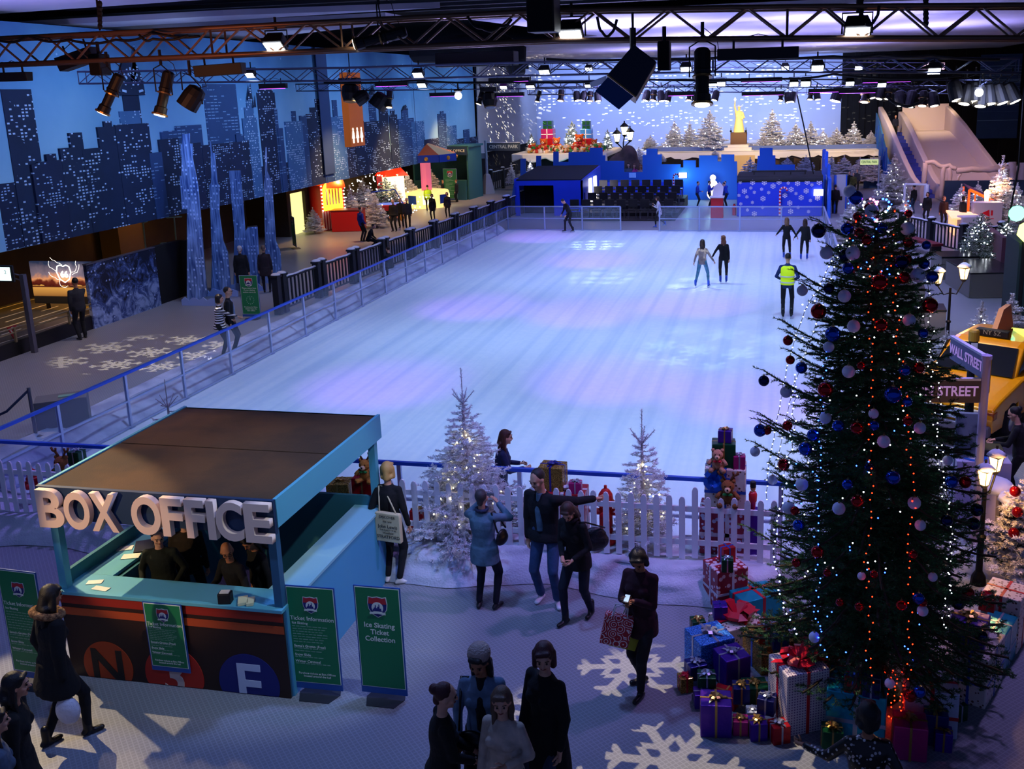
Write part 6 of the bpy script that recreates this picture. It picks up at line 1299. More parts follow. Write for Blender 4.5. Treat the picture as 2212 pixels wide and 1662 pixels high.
# ---------- left concourse ----------
# dark baluster fence with snow on its rail
def bfence(label,p0,p1,nb,h=1.1,pair=True,bal=8,snowy=True,post=M('fence navy-black','#10161e',.6),bm_=M('fence baluster','#1a2430',.6)):
    p0,p1=Vector(p0),Vector(p1); t=thing('baluster_fence',label,'fence',p0); d=(p1-p0)/nb; u=d.normalized(); rz=math.atan2(u.y,u.x); w=.2; Z=Vector((0,0,1)); st=.35 if pair else 0
    for i in range(nb+1):
        for k in ((0,1) if pair else (0,)):
            c=p0+d*i+u*(k*.34); mb=MB(); mb.box(c+Z*h*.52,(w,w,h*1.04),rz); mb.box(c+Z*(h*1.05+.02),(w*1.3,w*1.3,.06),rz); o=mb.build('post',post,t)
            if snowy: mb=MB(); mb.lathe([(w*.72,0),(w*.66,.035),(w*.4,.06),(.01,.07)],c+Z*(h*1.05+.05),10); mb.build('snow_cap',snow,o,smooth=True)
    for i in range(nb):
        a=p0+d*i+u*(st+.1); b=p0+d*(i+1)-u*.1; c=(a+b)/2; L=(b-a).length
        mb=MB(); mb.box(c+Z*h*.93,(L,.09,.06),rz); o=mb.build('handrail',post,t)
        if snowy: mb=MB(); mb.tube([a.lerp(b,k/6)+Z*(h*.97+.012*math.sin(k*2.1+i)) for k in range(7)],.05,8,sq=.6); mb.build('snow_on_rail',snow,o,smooth=True)
        mb=MB(); mb.box(c+Z*.12,(L,.05,.05),rz); mb.build('bottom_rail',post,t)
        for k in range(bal): q=a.lerp(b,(k+.7)/(bal+.4)); mb=MB(); mb.box(q+Z*h*.52,(.045,.045,h*.82),rz); mb.build('baluster',bm_,t)
    return t
a=G(556,672); b=G(1108,463); a.z=b.z=0
bfence('long dark wooden baluster fence with snow-capped double posts along the left of the rink',(-14.7,26.2,0),(-13.6,50.5,0),10)
p=G(940,430); bfence('short snow-topped fence beside the far signpost',(*G(1062,414)[:2],0),(*G(1112,400)[:2],0),2,1.3,False,5)
# white-dotted snow skirting at the foot of the fence is one strip
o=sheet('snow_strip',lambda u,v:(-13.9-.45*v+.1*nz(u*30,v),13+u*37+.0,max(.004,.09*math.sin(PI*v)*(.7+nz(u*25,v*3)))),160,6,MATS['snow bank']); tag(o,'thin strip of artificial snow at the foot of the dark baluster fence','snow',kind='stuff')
# slot-car race track
tk=thing('slot_car_track','long raised slot-car track with white lane lines in the left corner','race track',(-21,18,0))
asf=M('track asphalt','#4e4a46',.5); wl=M('lane white','#d8d0b8',.6); tb=M('track black side','#0a0a0c',.5)
tx0,tx1=-23.2,-19.35; a=Vector((-19.2,12,0)); 
mb=MB(); mb.bx(tx0,tx1,10,27.0,0,.38); mb.build('table',tb,tk)
mb=MB(); mb.bx(tx0+.03,tx1-.03,10,27.0,.38,.4); mb.build('road_surface',asf,tk)
mb=MB()
for x in (tx0+.25,tx0+1.3,tx0+2.35,tx1-.2): mb.bx(x,x+.05,10,27,.4,.405)
mb.build('lane_line',wl,tk)
mb=MB()
for x in (tx0+.8,tx0+1.85,tx0+2.95):
    for k in range(12): mb.bx(x,x+.05,10.3+k*1.4,11+k*1.4,.4,.405)
mb.build('lane_dashes',wl,tk)
rl=M('track rail','#9a8c70',.4,metal=.6); mb=MB()
for z in (.62,.74): mb.tube([(tx1+.02,10,z),(tx1+.02,26.9,z)],.02,6)
mb.build('guard_rail',rl,tk)
for k in range(9): y=11+k*2; mb=MB(); mb.box((tx1+.02,y,.56),(.05,.05,.4)); mb.build('rail_post',rl,tk)
mb=MB(); x=tx1-.15; c=AX(28,736,x); mb.prism([(-.16,.14),(.16,.14),(0,-.2)],(x+.02,c.y,.62),(0,1,0),(0,0,1),(.02,0,0)); o=mb.build('pennant_sign',M('sign red'),tk); text('Q','pennant_letter',M('sign white'),(x+.045,c.y,.66),(0,1,0),(0,0,1),.2,.002,bold=.006,parent=tk)
c=AX(160,692,tx1+.06); mb=MB(); mb.prism([(-.13,.14),(.13,.14),(.13,-.02),(0,-.17),(-.13,-.02)],(tx1+.06,c.y,.62),(0,1,0),(0,0,1),(.02,0,0)); mb.build('route_badge',M('badge grey','#b0b8c8',.6),tk); text('66','badge_number',M('sign navy'),(tx1+.085,c.y,.62),(0,1,0),(0,0,1),.15,.002,bold=.004,parent=tk)
# route picture board
X=AX(60,200,-19).x
A=G(200,655); bx_=AY(62,565,24.6); b2x=AY(203,568,24.6); zb=AY(70,655,24.6).z
rb=thing('picture_board','desert road picture board with glowing 66 shield behind the slot-car track','picture board',((bx_.x+b2x.x)/2,24.6,zb))
def road_mat():
    m=M('road photograph','#403040',.6); nt=m.node_tree; b=nt.nodes['Principled BSDF']; tc,s=sep(nt)
    zz=mth(nt,'DIVIDE',s[2],bx_.z-zb); r=nt.nodes.new('ShaderNodeValToRGB'); e=r.color_ramp.elements; r.color_ramp.interpolation='LINEAR'
    e[0].position=.0; e[0].color=lin('#0e0c0c'); e[1].position=1; e[1].color=lin('#1c2c4c')
    for p_,c_ in ((.17,'#141010'),(.19,'#8a6030'),(.38,'#c09048'),(.40,'#3a0c0c'),(.52,'#5a2018'),(.6,'#c88c60'),(.72,'#6c6478')): q=e.new(p_); q.color=lin(c_)
    n=nt.nodes.new('ShaderNodeTexNoise'); n.inputs['Scale'].default_value=3; n.inputs['Detail'].default_value=7; nt.links.new(tc.outputs['Object'],n.inputs['Vector'])
    nt.links.new(mth(nt,'ADD',zz,mth(nt,'MULTIPLY',mth(nt,'MULTIPLY',mth(nt,'SUBTRACT',n.outputs['Fac'],.5),.5),mth(nt,'GREATER_THAN',zz,.42))),r.inputs['Fac']); nt.links.new(r.outputs['Color'],b.inputs['Base Color']); nt.links.new(r.outputs['Color'],b.inputs['Emission Color']); b.inputs['Emission Strength'].default_value=.35
    return m
mb=MB(); mb.prism([(bx_.x,zb),(b2x.x,zb),(b2x.x,bx_.z),(bx_.x,bx_.z)],(0,24.6,0),(1,0,0),(0,0,1),(0,.08,0)); mb.build('board',road_mat(),rb)
c=AY(137,592,24.5); gw=EM('glowing shield','#fff2dc',1.6)
mb=MB(); pts=[(-.2,.22),(-.1,.26),(0,.22),(.1,.26),(.2,.22),(.24,.05),(.16,-.16),(0,-.26),(-.16,-.16),(-.24,.05)]; mb.tube([(c.x+a_,24.52,c.z+b_) for a_,b_ in pts],.016,6,close=True); mb.build('shield_outline',gw,rb)
text('66','shield_number',gw,(c.x,24.53,c.z-.03),(1,0,0),(0,0,1),.26,.006,bold=.008,parent=rb)
mb=MB(); rr=random.Random(5)
for k in range(6):
    a_=rr.random()*2*PI; p=Vector((c.x,24.55,c.z)); q=[p+Vector((math.cos(a_),0,math.sin(a_)))*.26]
    for j in range(5): a_+=rr.uniform(-.9,.9); q.append(q[-1]+Vector((math.cos(a_)*.09,0,math.sin(a_)*.09)))
    mb.tube(q,.004,4)
mb.build('lightning_lines',gw,rb)
for x in (bx_.x+.4,b2x.x-.3): mb=MB(); mb.bx(x-.04,x+.04,24.62,24.7,0,zb+.05); mb.build('board_leg',tb,rb)
yl=M('yellow lit frame','#d8a020',.6,em='#ffb020',es=.9)
a=AY(118,655,25.6); d=AY(198,700,25.6); mb=MB(); mb.bx(a.x,a.x+.12,25.6,25.7,0.4,a.z); mb.bx(d.x,d.x+.12,25.6,25.7,.4,a.z); mb.bx(a.x,d.x,25.6,25.7,a.z-.1,a.z); tag(mb.build('lit_hoop',yl),'yellow lit hoop under the desert road picture board','hoop')
# arched metal pole and monitor
pb=G(75,762); t=thing('arched_pole','grey steel pole with curved arm beside the slot-car track','pole',(pb.x,pb.y,0)); zt=AX(52,592,pb.x).z; mb=MB(); mb.box((pb.x,pb.y,zt/2),(.12,.12,zt)); mb.build('pole',M('dull steel','#6c6c78',.45,metal=.7),t)
mb=MB(); 
for dz in (0,.12): mb.tube([(pb.x,pb.y,zt-.05-dz),(pb.x-.3,pb.y-.25,zt+.12-dz),(pb.x-.7,pb.y-.5,zt+.2-dz*.6),(pb.x-1.1,pb.y-.7,zt+.2-dz*.3)],.02,6)
mb.build('arm',M('dull steel'),t,smooth=True)
p=AY(5,592,pb.y-.75); t=thing('monitor','lit monitor at the left edge above the slot-car track','monitor',p); mb=MB(); mb.box((0,.03,0),(.62,.06,.42)); mb.build('monitor_case',M('black plastic'),t,world=False,bevel=.01); mb=MB(); mb.box((-.02,-.004,0),(.52,.006,.34)); mb.build('monitor_screen',EM('monitor glow','#b8d8d8',1.1),t,world=False); text('2','screen_digit',M('black plastic'),(p.x+.1,p.y-.01,p.z+.04),(1,0,0),(0,0,1),.14,.002,parent=t)
mb=MB(); mb.tube([(p.x+.3,p.y+.03,p.z),(pb.x-1.1,pb.y-.7,p.z+.1)],.02,6); mb.build('bracket',M('dull steel'),t)
# frosted tree picture panel and dark side
pa=G(212,711); pc=G(357,660); pa.x=pc.x=-19.3; zt=AX(207,568,-19.3).z
def frostpic():
    m=M('frosted tree photograph','#101830',.7); nt=m.node_tree; b=nt.nodes['Principled BSDF']; tc,s=sep(nt)
    mus=nt.nodes.new('ShaderNodeTexNoise'); mus.inputs['Scale'].default_value=2.2; mus.inputs['Detail'].default_value=9; mus.inputs['Roughness'].default_value=.72; mus.inputs['Distortion'].default_value=1.2; nt.links.new(tc.outputs['Object'],mus.inputs['Vector'])
    f=mth(nt,'SUBTRACT',mus.outputs['Fac'],mth(nt,'MULTIPLY',mth(nt,'SUBTRACT',s[2],.9),.10)); r=nt.nodes.new('ShaderNodeValToRGB'); e=r.color_ramp.elements; e[0].position=.42; e[0].color=lin('#0c142e'); e[1].position=.62; e[1].color=lin('#8ea4d4'); q=e.new(.52); q.color=lin('#3c5490'); nt.links.new(f,r.inputs['Fac'])
    k=window_mask(nt,s[1],s[2],7,8,.12,.4,.4); nt.links.new(mixc(nt,k,r.outputs['Color'],'#9cb4e4'),b.inputs['Base Color']); return m
t=thing('frosted_tree_picture','tall picture panel of frosted trees at night on the left concourse','picture',(-19.3,(pa.y+pc.y)/2,0)); mb=MB(); mb.bx(-19.4,-19.3,pa.y,pc.y,0,zt); mb.build('panel',frostpic(),t)
mb=MB(); mb.bx(-19.42,-19.28,pa.y,pc.y,zt,zt+.03); mb.build('top_edge',M('dull steel'),t)
mb=MB(); mb.bx(-19.6,-19.4,pc.y+.02,pc.y+1.6,0,zt); mb.bx(-19.6,-18.9,pc.y+1.5,pc.y+1.6,0,zt); tag(mb.build('screen_flat',dk),'tall black flat between the frosted picture panel and the cut-out towers','flat')
# cut-out towers
def towermat():
    m=M('cut-out tower print','#2c4c90',.7); nt=m.node_tree; b=nt.nodes['Principled BSDF']; tc,s=sep(nt)
    mp=nt.nodes.new('ShaderNodeMapping'); mp.inputs['Scale'].default_value=(14,14,1.2); nt.links.new(tc.outputs['Object'],mp.inputs['Vector']); n=nt.nodes.new('ShaderNodeTexNoise'); n.inputs['Scale'].default_value=1; n.inputs['Detail'].default_value=5; nt.links.new(mp.outputs[0],n.inputs['Vector'])
    r=nt.nodes.new('ShaderNodeValToRGB'); e=r.color_ramp.elements; e[0].position=.35; e[0].color=lin('#2c4c88'); e[1].position=.66; e[1].color=lin('#88acE4'.lower()); nt.links.new(n.outputs['Fac'],r.inputs['Fac'])
    k=window_mask(nt,s[0],s[2],9,8,.25,.5,.5); nt.links.new(mixc(nt,k,r.outputs['Color'],'#a8c8f4'),b.inputs['Base Color']); return m
tm_=towermat(); edge=M('tower dark edge','#05070c',.9)
def tower(label,pts,pyb,pxb,th=.35):
    g=G(pxb,pyb); Y=g.y; P=[]
    for x,y in pts: q=AY(x,y,Y); P.append((q.x,max(.0,q.z)))
    t=thing('cutout_tower',label,'cut-out tower',(g.x,Y,0)); mb=MB(); mb.prism(P,(0,Y,0),(1,0,0),(0,0,1),(0,.012,0)); mb.build('printed_face',tm_,t)
    mb=MB(); mb.prism([(a-.0,b) for a,b in P],(-.02,Y+.014,0),(1,0,0),(0,0,1),(-th*.55,th,0)); mb.build('dark_body',edge,t)
    xs=[a for a,b in P if b<.35]; x0,x1=min(xs)-.15,max(xs)+.25; n=9; prof=[(x0,0),(x1,0)]+[(x1-(x1-x0)*k/n,.12+.16*abs(math.sin(k*1.9+pxb))) for k in range(n+1)]
    mb=MB(); mb.prism(prof,(0,Y-.05,0),(1,0,0),(0,0,1),(0,.04,0)); mb.build('snow_edge',M('snow edge blue','#8ca4d8',.8),t)
tower('tallest broad stepped cut-out tower, first from the left',[(404,660),(404,452),(393,452),(388,380),(392,380),(392,335),(390,335),(390,312),(393,312),(393,290),(410,288),(410,310),(416,310),(416,340),(422,370),(428,400),(434,470),(441,560),(448,640)],660,420)
tower('cut-out tower with thin spire, second from the left',[(456,640),(458,560),(454,450),(452,400),(456,395),(455,330),(453,305),(455,303),(459,330),(464,330),(470,395),(474,400),(474,460),(482,520),(492,545),(499,620)],640,478)
tower('flat-topped cut-out tower with a lower side block, third from the left',[(505,628),(506,500),(497,400),(494,369),(519,368),(524,420),(530,500),(535,492),(556,490),(560,560),(562,628)],628,532)
tower('slender pointed cut-out tower, rightmost of the four',[(575,612),(572,500),(570,400),(572,380),(573,318),(576,318),(577,370),(582,380),(588,400),(592,460),(596,520),(606,545),(609,612)],612,592)
# dark kid-zone rails behind the towers
mt_=M('mint tube','#6c8c80',.4,metal=.4)
t=thing('tube_frame','thin mint-green tube frame behind the frosted picture panel','frame',(-21.5,27,0)); P=lambda x,y:AX(x,y,-21.5)
for nm,q in (('upright',[P(309,482),P(314,545)]),('upright',[P(376,470),P(380,540)]),('crossbar',[P(360,470),P(392,468)]),('crossbar',[P(309,482),P(318,478)]),('crossbar',[P(347,526),P(392,524)]),('crossbar',[P(347,526),P(347,545)])): mb=MB(); mb.tube(q if nm!='upright' else [q[0],Vector((q[1].x,q[1].y,0))],.03,6); mb.build(nm,mt_,t)
mb=MB(); q=P(760/4.153,472); 
for i,(px,w,zt_) in enumerate(((255,1.4,2.9),(605,.9,2.6))):
    q=AX(px,500,-23.8); mb=MB(); mb.bx(-24.6,-23.8,q.y,q.y+w,0,zt_+1.2); o=mb.build('pillar_'+('brown' if i else 'tan'),M('tan pillar','#5c4828',.8)); o['kind']='structure'; o.name='trim_%d'%(i+1)
# toy stalls
yb=M('booth yellow glow','#ffb030',.5,em='#ffa020',es=1.8); strw=M('booth white stripe','#e8d0b8',.6); rdm=M('stall red','#b01410',.4)
p=G(720,497); st=thing('striped_stall','red stall with glowing yellow arched front and striped base, left concourse','stall',(p.x,p.y,0)); L0=G(699,500); L1=G(748,492); u=(L1-L0); u.z=0; W=u.length; u.normalize(); n=Vector((-u.y,u.x,0)); 
def stp(pts,th,mat,nm,lift=0): mb=MB(); mb.prism(pts,L0+Vector((0,0,0))+n*-lift*(-1)*-1,u,(0,0,1),n*th); return mb.build(nm,mat,st)
stp([(0,0),(W,0),(W,2.2),(0,2.2)],1.7,rdm,'body')
for k in range(9): stp([(W*(k/9),0.05),(W*((k+.5)/9),.05),(W*((k+.5)/9),.95),(W*(k/9),.95)],.02,strw,'stripe_panel',.03)
arch=[(W*.08,.98),(W*.92,.98),(W*.92,1.9)]+[(W*.5+W*.42*math.cos(a),1.9+.55*math.sin(a)) for a in [PI*k/10 for k in range(1,10)]]+[(W*.08,1.9)]
stp([(a,b) for a,b in arch],.03,yb,'glowing_front',.035)
for k in range(5): stp([(W*(.2+.13*k),1.25),(W*(.25+.13*k),1.25),(W*(.25+.13*k),2.0),(W*(.2+.13*k),2.0)],.02,strw,'front_stripe',.06)
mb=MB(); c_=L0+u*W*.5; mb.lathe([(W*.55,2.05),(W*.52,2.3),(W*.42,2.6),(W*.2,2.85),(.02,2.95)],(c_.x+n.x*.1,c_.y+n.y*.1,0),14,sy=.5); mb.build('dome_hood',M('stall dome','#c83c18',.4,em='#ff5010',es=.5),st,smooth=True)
mb=MB()
for k in range(16): 
    q=L0+u*(W*(0.02 if k%2 else .98))-n*.06+Vector((0,0,1+ (k//2)*.17)); mb.ball(q,.035,6)
mb.build('bulb_row',EM('stall bulbs','#fff0d0',7),st)
far_tree(3,'small frosted fir beside the red striped stall',680,505,448,rz=1,wide=1.25)
p=G(755,498); t=thing('red_counter','plain red counter box right of the striped stall','counter',(p.x,p.y,0),R(12)); mb=MB(); mb.box((0,0,.5),(1.5,.9,1)); mb.build('box',rdm,t,world=False,bevel=.03); mb=MB(); mb.box((0,0,1.02),(1.55,.95,.05)); mb.build('top',M('stall dark red','#5c1010',.4),t,world=False)
p=G(832,476); t=thing('air_hockey_table','red low games table with blue corners on the left concourse','games table',(p.x,p.y,0),R(15)); mb=MB(); mb.box((0,0,.7),(2.1,1.2,.3)); mb.build('table_box',rdm,t,world=False,bevel=.05); mb=MB(); mb.box((0,0,.86),(1.9,1.0,.02)); mb.build('play_surface',EM('game glow','#6878c8',.5),t,world=False)
for sx in (-1,1):
    for sy in (-1,1): mb=MB(); mb.tube([(sx*.8,sy*.4,.6),(sx*.95,sy*.5,0)],.08,8); mb.build('leg',M('toy yellow','#c88818',.5),t,world=False)
mb=MB(); mb.tube([(-1,0,.85),(-.6,0,1.5),(.6,0,1.6),(1,0,.85)],.03,6); mb.build('hoop',M('toy blue','#1c3c9c',.4),t,world=False)
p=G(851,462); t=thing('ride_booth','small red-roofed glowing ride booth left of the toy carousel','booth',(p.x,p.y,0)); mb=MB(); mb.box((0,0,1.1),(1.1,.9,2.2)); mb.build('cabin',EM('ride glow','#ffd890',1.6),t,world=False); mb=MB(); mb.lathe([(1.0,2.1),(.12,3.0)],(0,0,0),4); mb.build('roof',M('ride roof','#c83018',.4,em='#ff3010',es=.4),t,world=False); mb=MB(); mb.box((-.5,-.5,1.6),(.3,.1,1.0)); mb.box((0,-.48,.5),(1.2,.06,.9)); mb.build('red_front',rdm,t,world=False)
p=G(905,455); ca=thing('toy_carousel','small lit toy carousel with striped pointed canopy','carousel',(p.x-.2,p.y+2.0,0)); s_=1.0
mb=MB(); mb.lathe([(1.35,0),(1.35,.9),(1.2,.95)],(0,0,0),8); mb.build('base',M('carousel cream','#e8cc80',.5,em='#ffd880',es=.45),ca,world=False)
for k in range(8): a=2*PI*(k+.5)/8; mb=MB(); mb.box((1.27*math.cos(a),1.27*math.sin(a),.5),(.04,.6,.5),a); mb.build('base_panel',[EM('carousel window','#fff0b0',1.6),M('toy blue')][k%2],ca,world=False)
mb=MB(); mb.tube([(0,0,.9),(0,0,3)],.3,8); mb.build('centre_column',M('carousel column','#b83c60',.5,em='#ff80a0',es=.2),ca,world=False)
for k in range(8):
    a0,a1=2*PI*k/8,2*PI*(k+1)/8; mb=MB(); mb.add([(0,0,3.75),(1.9*math.cos(a0),1.9*math.sin(a0),3.05),(1.9*math.cos(a1),1.9*math.sin(a1),3.05),(0,0,3.6)],[(0,1,2),(3,2,1)]); mb.build('canopy_gore',[M('canopy orange','#d05820',.5),M('canopy cream','#e0b888',.6)][k%2],ca,world=False)
    mb=MB(); c=Vector((1.88*math.cos((a0+a1)/2)*.93,1.88*math.sin((a0+a1)/2)*.93,2.85)); mb.box(c,(.05,1.42,.42),(a0+a1)/2); mb.build('valance',M('toy blue'),ca,world=False); mb=MB(); mb.ball(c+Vector((math.cos((a0+a1)/2),math.sin((a0+a1)/2),0))*.05,.12,6); mb.build('valance_star',M('toy yellow'),ca,world=False)
p=G(955,432); t=thing('teal_kiosk','teal kiosk with open counter and dark name board, far left','kiosk',(p.x,p.y+.8,0),R(-4)); tl_=M('kiosk teal','#2c6468',.6)
for nm,c,d in (('counter',(0,-.6,.6),(3.4,.5,1.2)),('back_wall',(0,1.6,1.6),(3.6,.1,3.2)),('side_wall',(-1.8,.5,1.6),(.1,2.3,3.2)),('side_wall',(1.8,.5,1.6),(.1,2.3,3.2)),('roof',(0,.5,3.25),(3.9,2.6,.12)),('fascia',(0,-.75,3.0),(3.9,.1,.55))): mb=MB(); mb.box(c,d); mb.build(nm,tl_,t,world=False)
mb=MB(); mb.box((1.1,-.82,3.0),(1.6,.05,.5)); mb.build('name_board',nb,t,world=False); text('BOX OFFICE','board_lettering',M('sign white'),t.location+Vector((1.1,-.9,3.0)),(1,0,0),(0,0,1),.24,.003,parent=t)
# far signpost
def signpost(label,x,y,H_,arms,col,tcol,base=True,r=.05,rz=0):
    t=thing('street_signpost',label,'signpost',(x,y,0)); mb=MB(); mb.tube([(x,y,0),(x,y,H_)],r,10); mb.lathe([(r*1.25,0),(r*1.25,.05),(.01,.07)],(x,y,H_),10); mb.build('pole',col,t,smooth=False)
    if base: mb=MB(); mb.lathe([(.5,0),(.45,.25),(.22,1.2),(.1,1.3)],(x,y,0),4); mb.build('plinth',M('plinth grey','#8c94a4',.7),t)
    for txt,u,L,h,z,side in arms:
        u=Vector(u).normalized(); c=Vector((x,y,z))+u*(L/2+r); nn=Vector((-u.y,u.x,0)); 
        if nn.y>0: nn=-nn
        ux=u if u.cross(Vector((0,0,1))).dot(nn)>0 else -u
        mb=MB(); mb.box(c,(L,.035,h),math.atan2(u.y,u.x)); o=mb.build('name_arm',side,t); mb=MB(); mb.box(c+Vector((0,0,h/2+.012)),(L,.06,.03),math.atan2(u.y,u.x)); mb.build('snow_on_arm',snow,o)
        if txt:
            o=text(txt,'street_name',tcol,c+nn*.022,ux,(0,0,1),h*.62,.002,bold=.004,parent=t); hw_=max((v.co-sum((w_.co for w_ in o.data.vertices),Vector())/len(o.data.vertices)).dot(ux) for v in o.data.vertices); k=min(1,L*.44/hw_); o2=o.data; cen=c+nn*.022-t.location
            for v in o2.vertices: v.co=v.co-ux*((v.co-cen).dot(ux)*(1-k))
    return t
p=G(1054,418); signpost('far signpost reading central park beside the mural\'s right end',p.x,p.y,3.35,[('CENTRAL PARK',(1,-.12,0),2.3,.5,3.0,M('arm slate','#3a4858',.6)),('',(-.8,-1,0),1.1,.35,2.45,M('arm slate'))],M('post pale','#8a98a8',.5),M('sign white'),r=.09)
# trees of the left wall grove
gl_='frosted trees against the left wall'
for i,(v,px,pb_,pt) in enumerate(((1,762,488,400),(3,790,480,385),(0,815,492,418),(2,838,470,380),(3,775,478,415),(1,858,468,390),(0,884,448,372),(3,935,436,366),(1,800,468,405))):
    far_tree(v,'frosted tree in the grove against the left wall, '+ordw(i)+' planted',px,pb_,pt,Y=None,grp=gl_,wide=1.3)
bulb_cloud('tiny white lights sprinkled through the frosted grove at the left wall',(G(815,470).x,G(815,470).y,0.2),2.4,4,90,coolw,.03,77)
q=G(800,478); o=sheet('grove_snow',lambda u,v:(q.x-2.2+u*2.5+.5*v,q.y-2.5+u*9+v*1.2,.02+.1*abs(nz(u*9,v*4))),40,8,snow); tag(o,'patch of artificial snow under the frosted grove','snow',kind='stuff')
# roped stanchion and grey crate by the left barrier
p=G(78,943); t=thing('rope_stanchion','dark stanchion with sagging rope outside the left barrier','stanchion',(p.x,p.y,0)); zt=AX(57,855,p.x).z; mb=MB(); mb.tube([(p.x,p.y,0),(p.x,p.y,max(1,zt))],.035,8); mb.lathe([(.2,0),(.18,.03),(.03,.05)],(p.x,p.y,0),14); mb.build('stanchion_pole',M('dull steel'),t)
mb=MB(); mb.tube([(p.x,p.y,.95),(p.x-.3,p.y-.3,.6),(p.x-.7,p.y-.7,.42),(p.x-1.2,p.y-1.2,.6),(p.x-1.6,p.y-1.6,.95)],.025,8); mb.build('rope',M('rope blue','#1c2c50',.9),t,smooth=True)
p=G(142,930); t=thing('grey_crate','plain grey crate outside the left barrier near the stanchion','crate',(p.x-.25,p.y+.3,0),R(35)); mb=MB(); mb.box((0,0,.3),(.95,.55,.6)); mb.build('crate_body',M('crate grey','#6c6c74',.6),t,world=False,bevel=.01); mb=MB(); mb.box((.1,0,.605),(.3,.16,.02)); mb.build('papers',M('leaflet green','#7aa89a',.7),t,world=False)
# ---------- blue skyline set behind the ice ----------
bw=M('set blue','#1450a8',.75); bw2=M('set blue bright','#1c5cd8',.6); drk=M('kiosk roof','#12161e',.8)
def yprism(label,name,cat,Lp,Y,th,mat,zmin=0,t=None):
    P=[]
    for x,y in Lp: q=AY(x,y,Y); P.append((q.x,max(zmin,q.z)))
    mb=MB(); mb.prism(P,(0,Y,0),(1,0,0),(0,0,1),(0,th,0)); o=mb.build(name,mat,t); return tag(o,label,cat) if t is None else o
SKW=[(1111,600),(1111,389),(1124,380),(1124,343),(1135,343),(1135,372),(1158,366),(1158,337),(1168,337),(1168,372),(1195,372),(1195,328),(1206,328),(1206,350),(1228,350),(1228,329),(1274,329),(1274,319.5),(1301,319.5),(1301,336),(1307,336),(1307,348),(1348,348),(1348,372),(1388,372),(1388,335),(1396,335),(1396,321.6),(1420,321.6),(1420,334),(1429,334),(1429,355),(1470,355),(1470,362),(1476,362),(1476,346.5),(1503,346.5),(1503,362),(1510,362),(1510,336),(1550,336),(1550,349),(1558,349),(1558,334),(1586,334),(1586,349),(1592,349),(1592,600)]
yprism('long blue plywood wall cut as a stepped skyline behind the seating','skyline_wall','set wall',SKW,57,.15,bw)
yprism('separate blue stepped skyline wall rising behind the snowflake box','skyline_wall','set wall',[(1625,600),(1625,372),(1634,372),(1637,337),(1641,337),(1641,320),(1669,320),(1669,336),(1675,336),(1675,356),(1717,356),(1717,370),(1745,370),(1745,600)],56.4,.15,bw)
z=lambda y,Y,x=1765: AY(x,y,Y).z
mb=MB(); mb.prism([(57,0),(57,z(324,57)),(55.6,z(324,55)),(55.6,2.4),(54,2.4),(54,2.9),(52.8,2.9),(52.8,2.2),(51,2.2),(51,2.45),(50,2.45),(50,1.9),(48.6,1.9),(48.6,0)],(2.3,0,0),(0,1,0),(0,0,1),(.14,0,0)); tag(mb.build('skyline_wall',bw2),'side-on blue stepped wall at the right end of the snowflake box','set wall')
# ticket kiosk in blue
x0,x1,y0,y1=-13.65,-10.0,49.7,55; zk=AY(1113,391,49.7).z; k=thing('blue_kiosk','bright blue kiosk with a dark sloping roof and black opening, back left of the ice','kiosk',((x0+x1)/2,y0,0)); X=AY(1196,420,49.7).x; zt=AY(1150,401,49.7).z
mb=MB(); mb.bx(x0,x0+.25,y0,y0+.1,0,zk); mb.bx(X,x1,y0,y0+.1,0,zk); mb.bx(x0+.25,X,y0,y0+.1,zt,zk); mb.bx(x0,x0+.1,y0,y1,0,zk+.1); mb.build('front_wall',M('kiosk blue','#1440d0',.5),k)
mb=MB(); mb.prism([(y0,0),(y1,0),(y1,zk+.35),(y0,zk)],(x1,0,0),(0,1,0),(0,0,1),(-.1,0,0)); mb.build('side_wall',MATS['kiosk blue'],k)
mb=MB(); mb.prism([(y0+.02,zk+.0),(y1,zk+.3),(y1,zk+.38),(y0+.02,zk+.06)],(x0,0,0),(0,1,0),(0,0,1),(x1-x0-.1,0,0)); mb.build('roof',drk,k)
mb=MB(); mb.bx(x0+.2,x1-.15,y0+1.2,y0+1.3,0,zk); mb.build('dark_interior',dk,k)
for i,yy in enumerate((51.4,52.8)): mb=MB(); mb.bx(x1,x1+.04,yy,yy+.75,.45,1.75); mb.build('lit_notice',EM('notice glow','#fff0dc',2.2),k)
# seating: rows of dark chairs on steps
ch0=None; rw=thing('seating_riser','low stepped platform under the dark chairs','riser',(-8,47.8,0)); mb=MB()
for r in range(4): mb.bx(-10.6+.0,-5.0,47.6+r*1.7,49.3+r*1.7 if r<3 else 54.6,0,.03+.17*r)
mb.build('steps',M('riser black','#0c0d12',.7),rw)
for r in range(4):
    for c in range(9):
        px_,py_,pz=-10.2+c*.6,48.3+r*1.7,.03+.17*r; lb=f'dark chair, {ordw(c)} from the left in row {("one","two","three","four")[r]} of the seating behind the ice'
        if ch0 is None:
            ch0=thing('auditorium_chair',lb,'chair',(px_,py_,pz),PI,group='dark chairs in rows behind the ice'); m_=M('chair black','#101218',.5)
            mb=MB(); mb.box((0,0,.45),(.46,.44,.06)); mb.build('seat',m_,ch0,world=False,bevel=.01); mb=MB(); mb.box((0,-.22,.74),(.46,.05,.42)); mb.build('backrest',m_,ch0,world=False,bevel=.01)
            for sx in (-1,1):
                for sy in (-1,1): mb=MB(); mb.tube([(sx*.19,sy*.18,.43),(sx*.2,sy*.2,0)],.018,5); mb.build('leg',M('chair leg','#5a606c',.4,metal=.7),ch0,world=False)
        else: copy_tree(ch0,loc=(px_,py_,pz),label=lb)
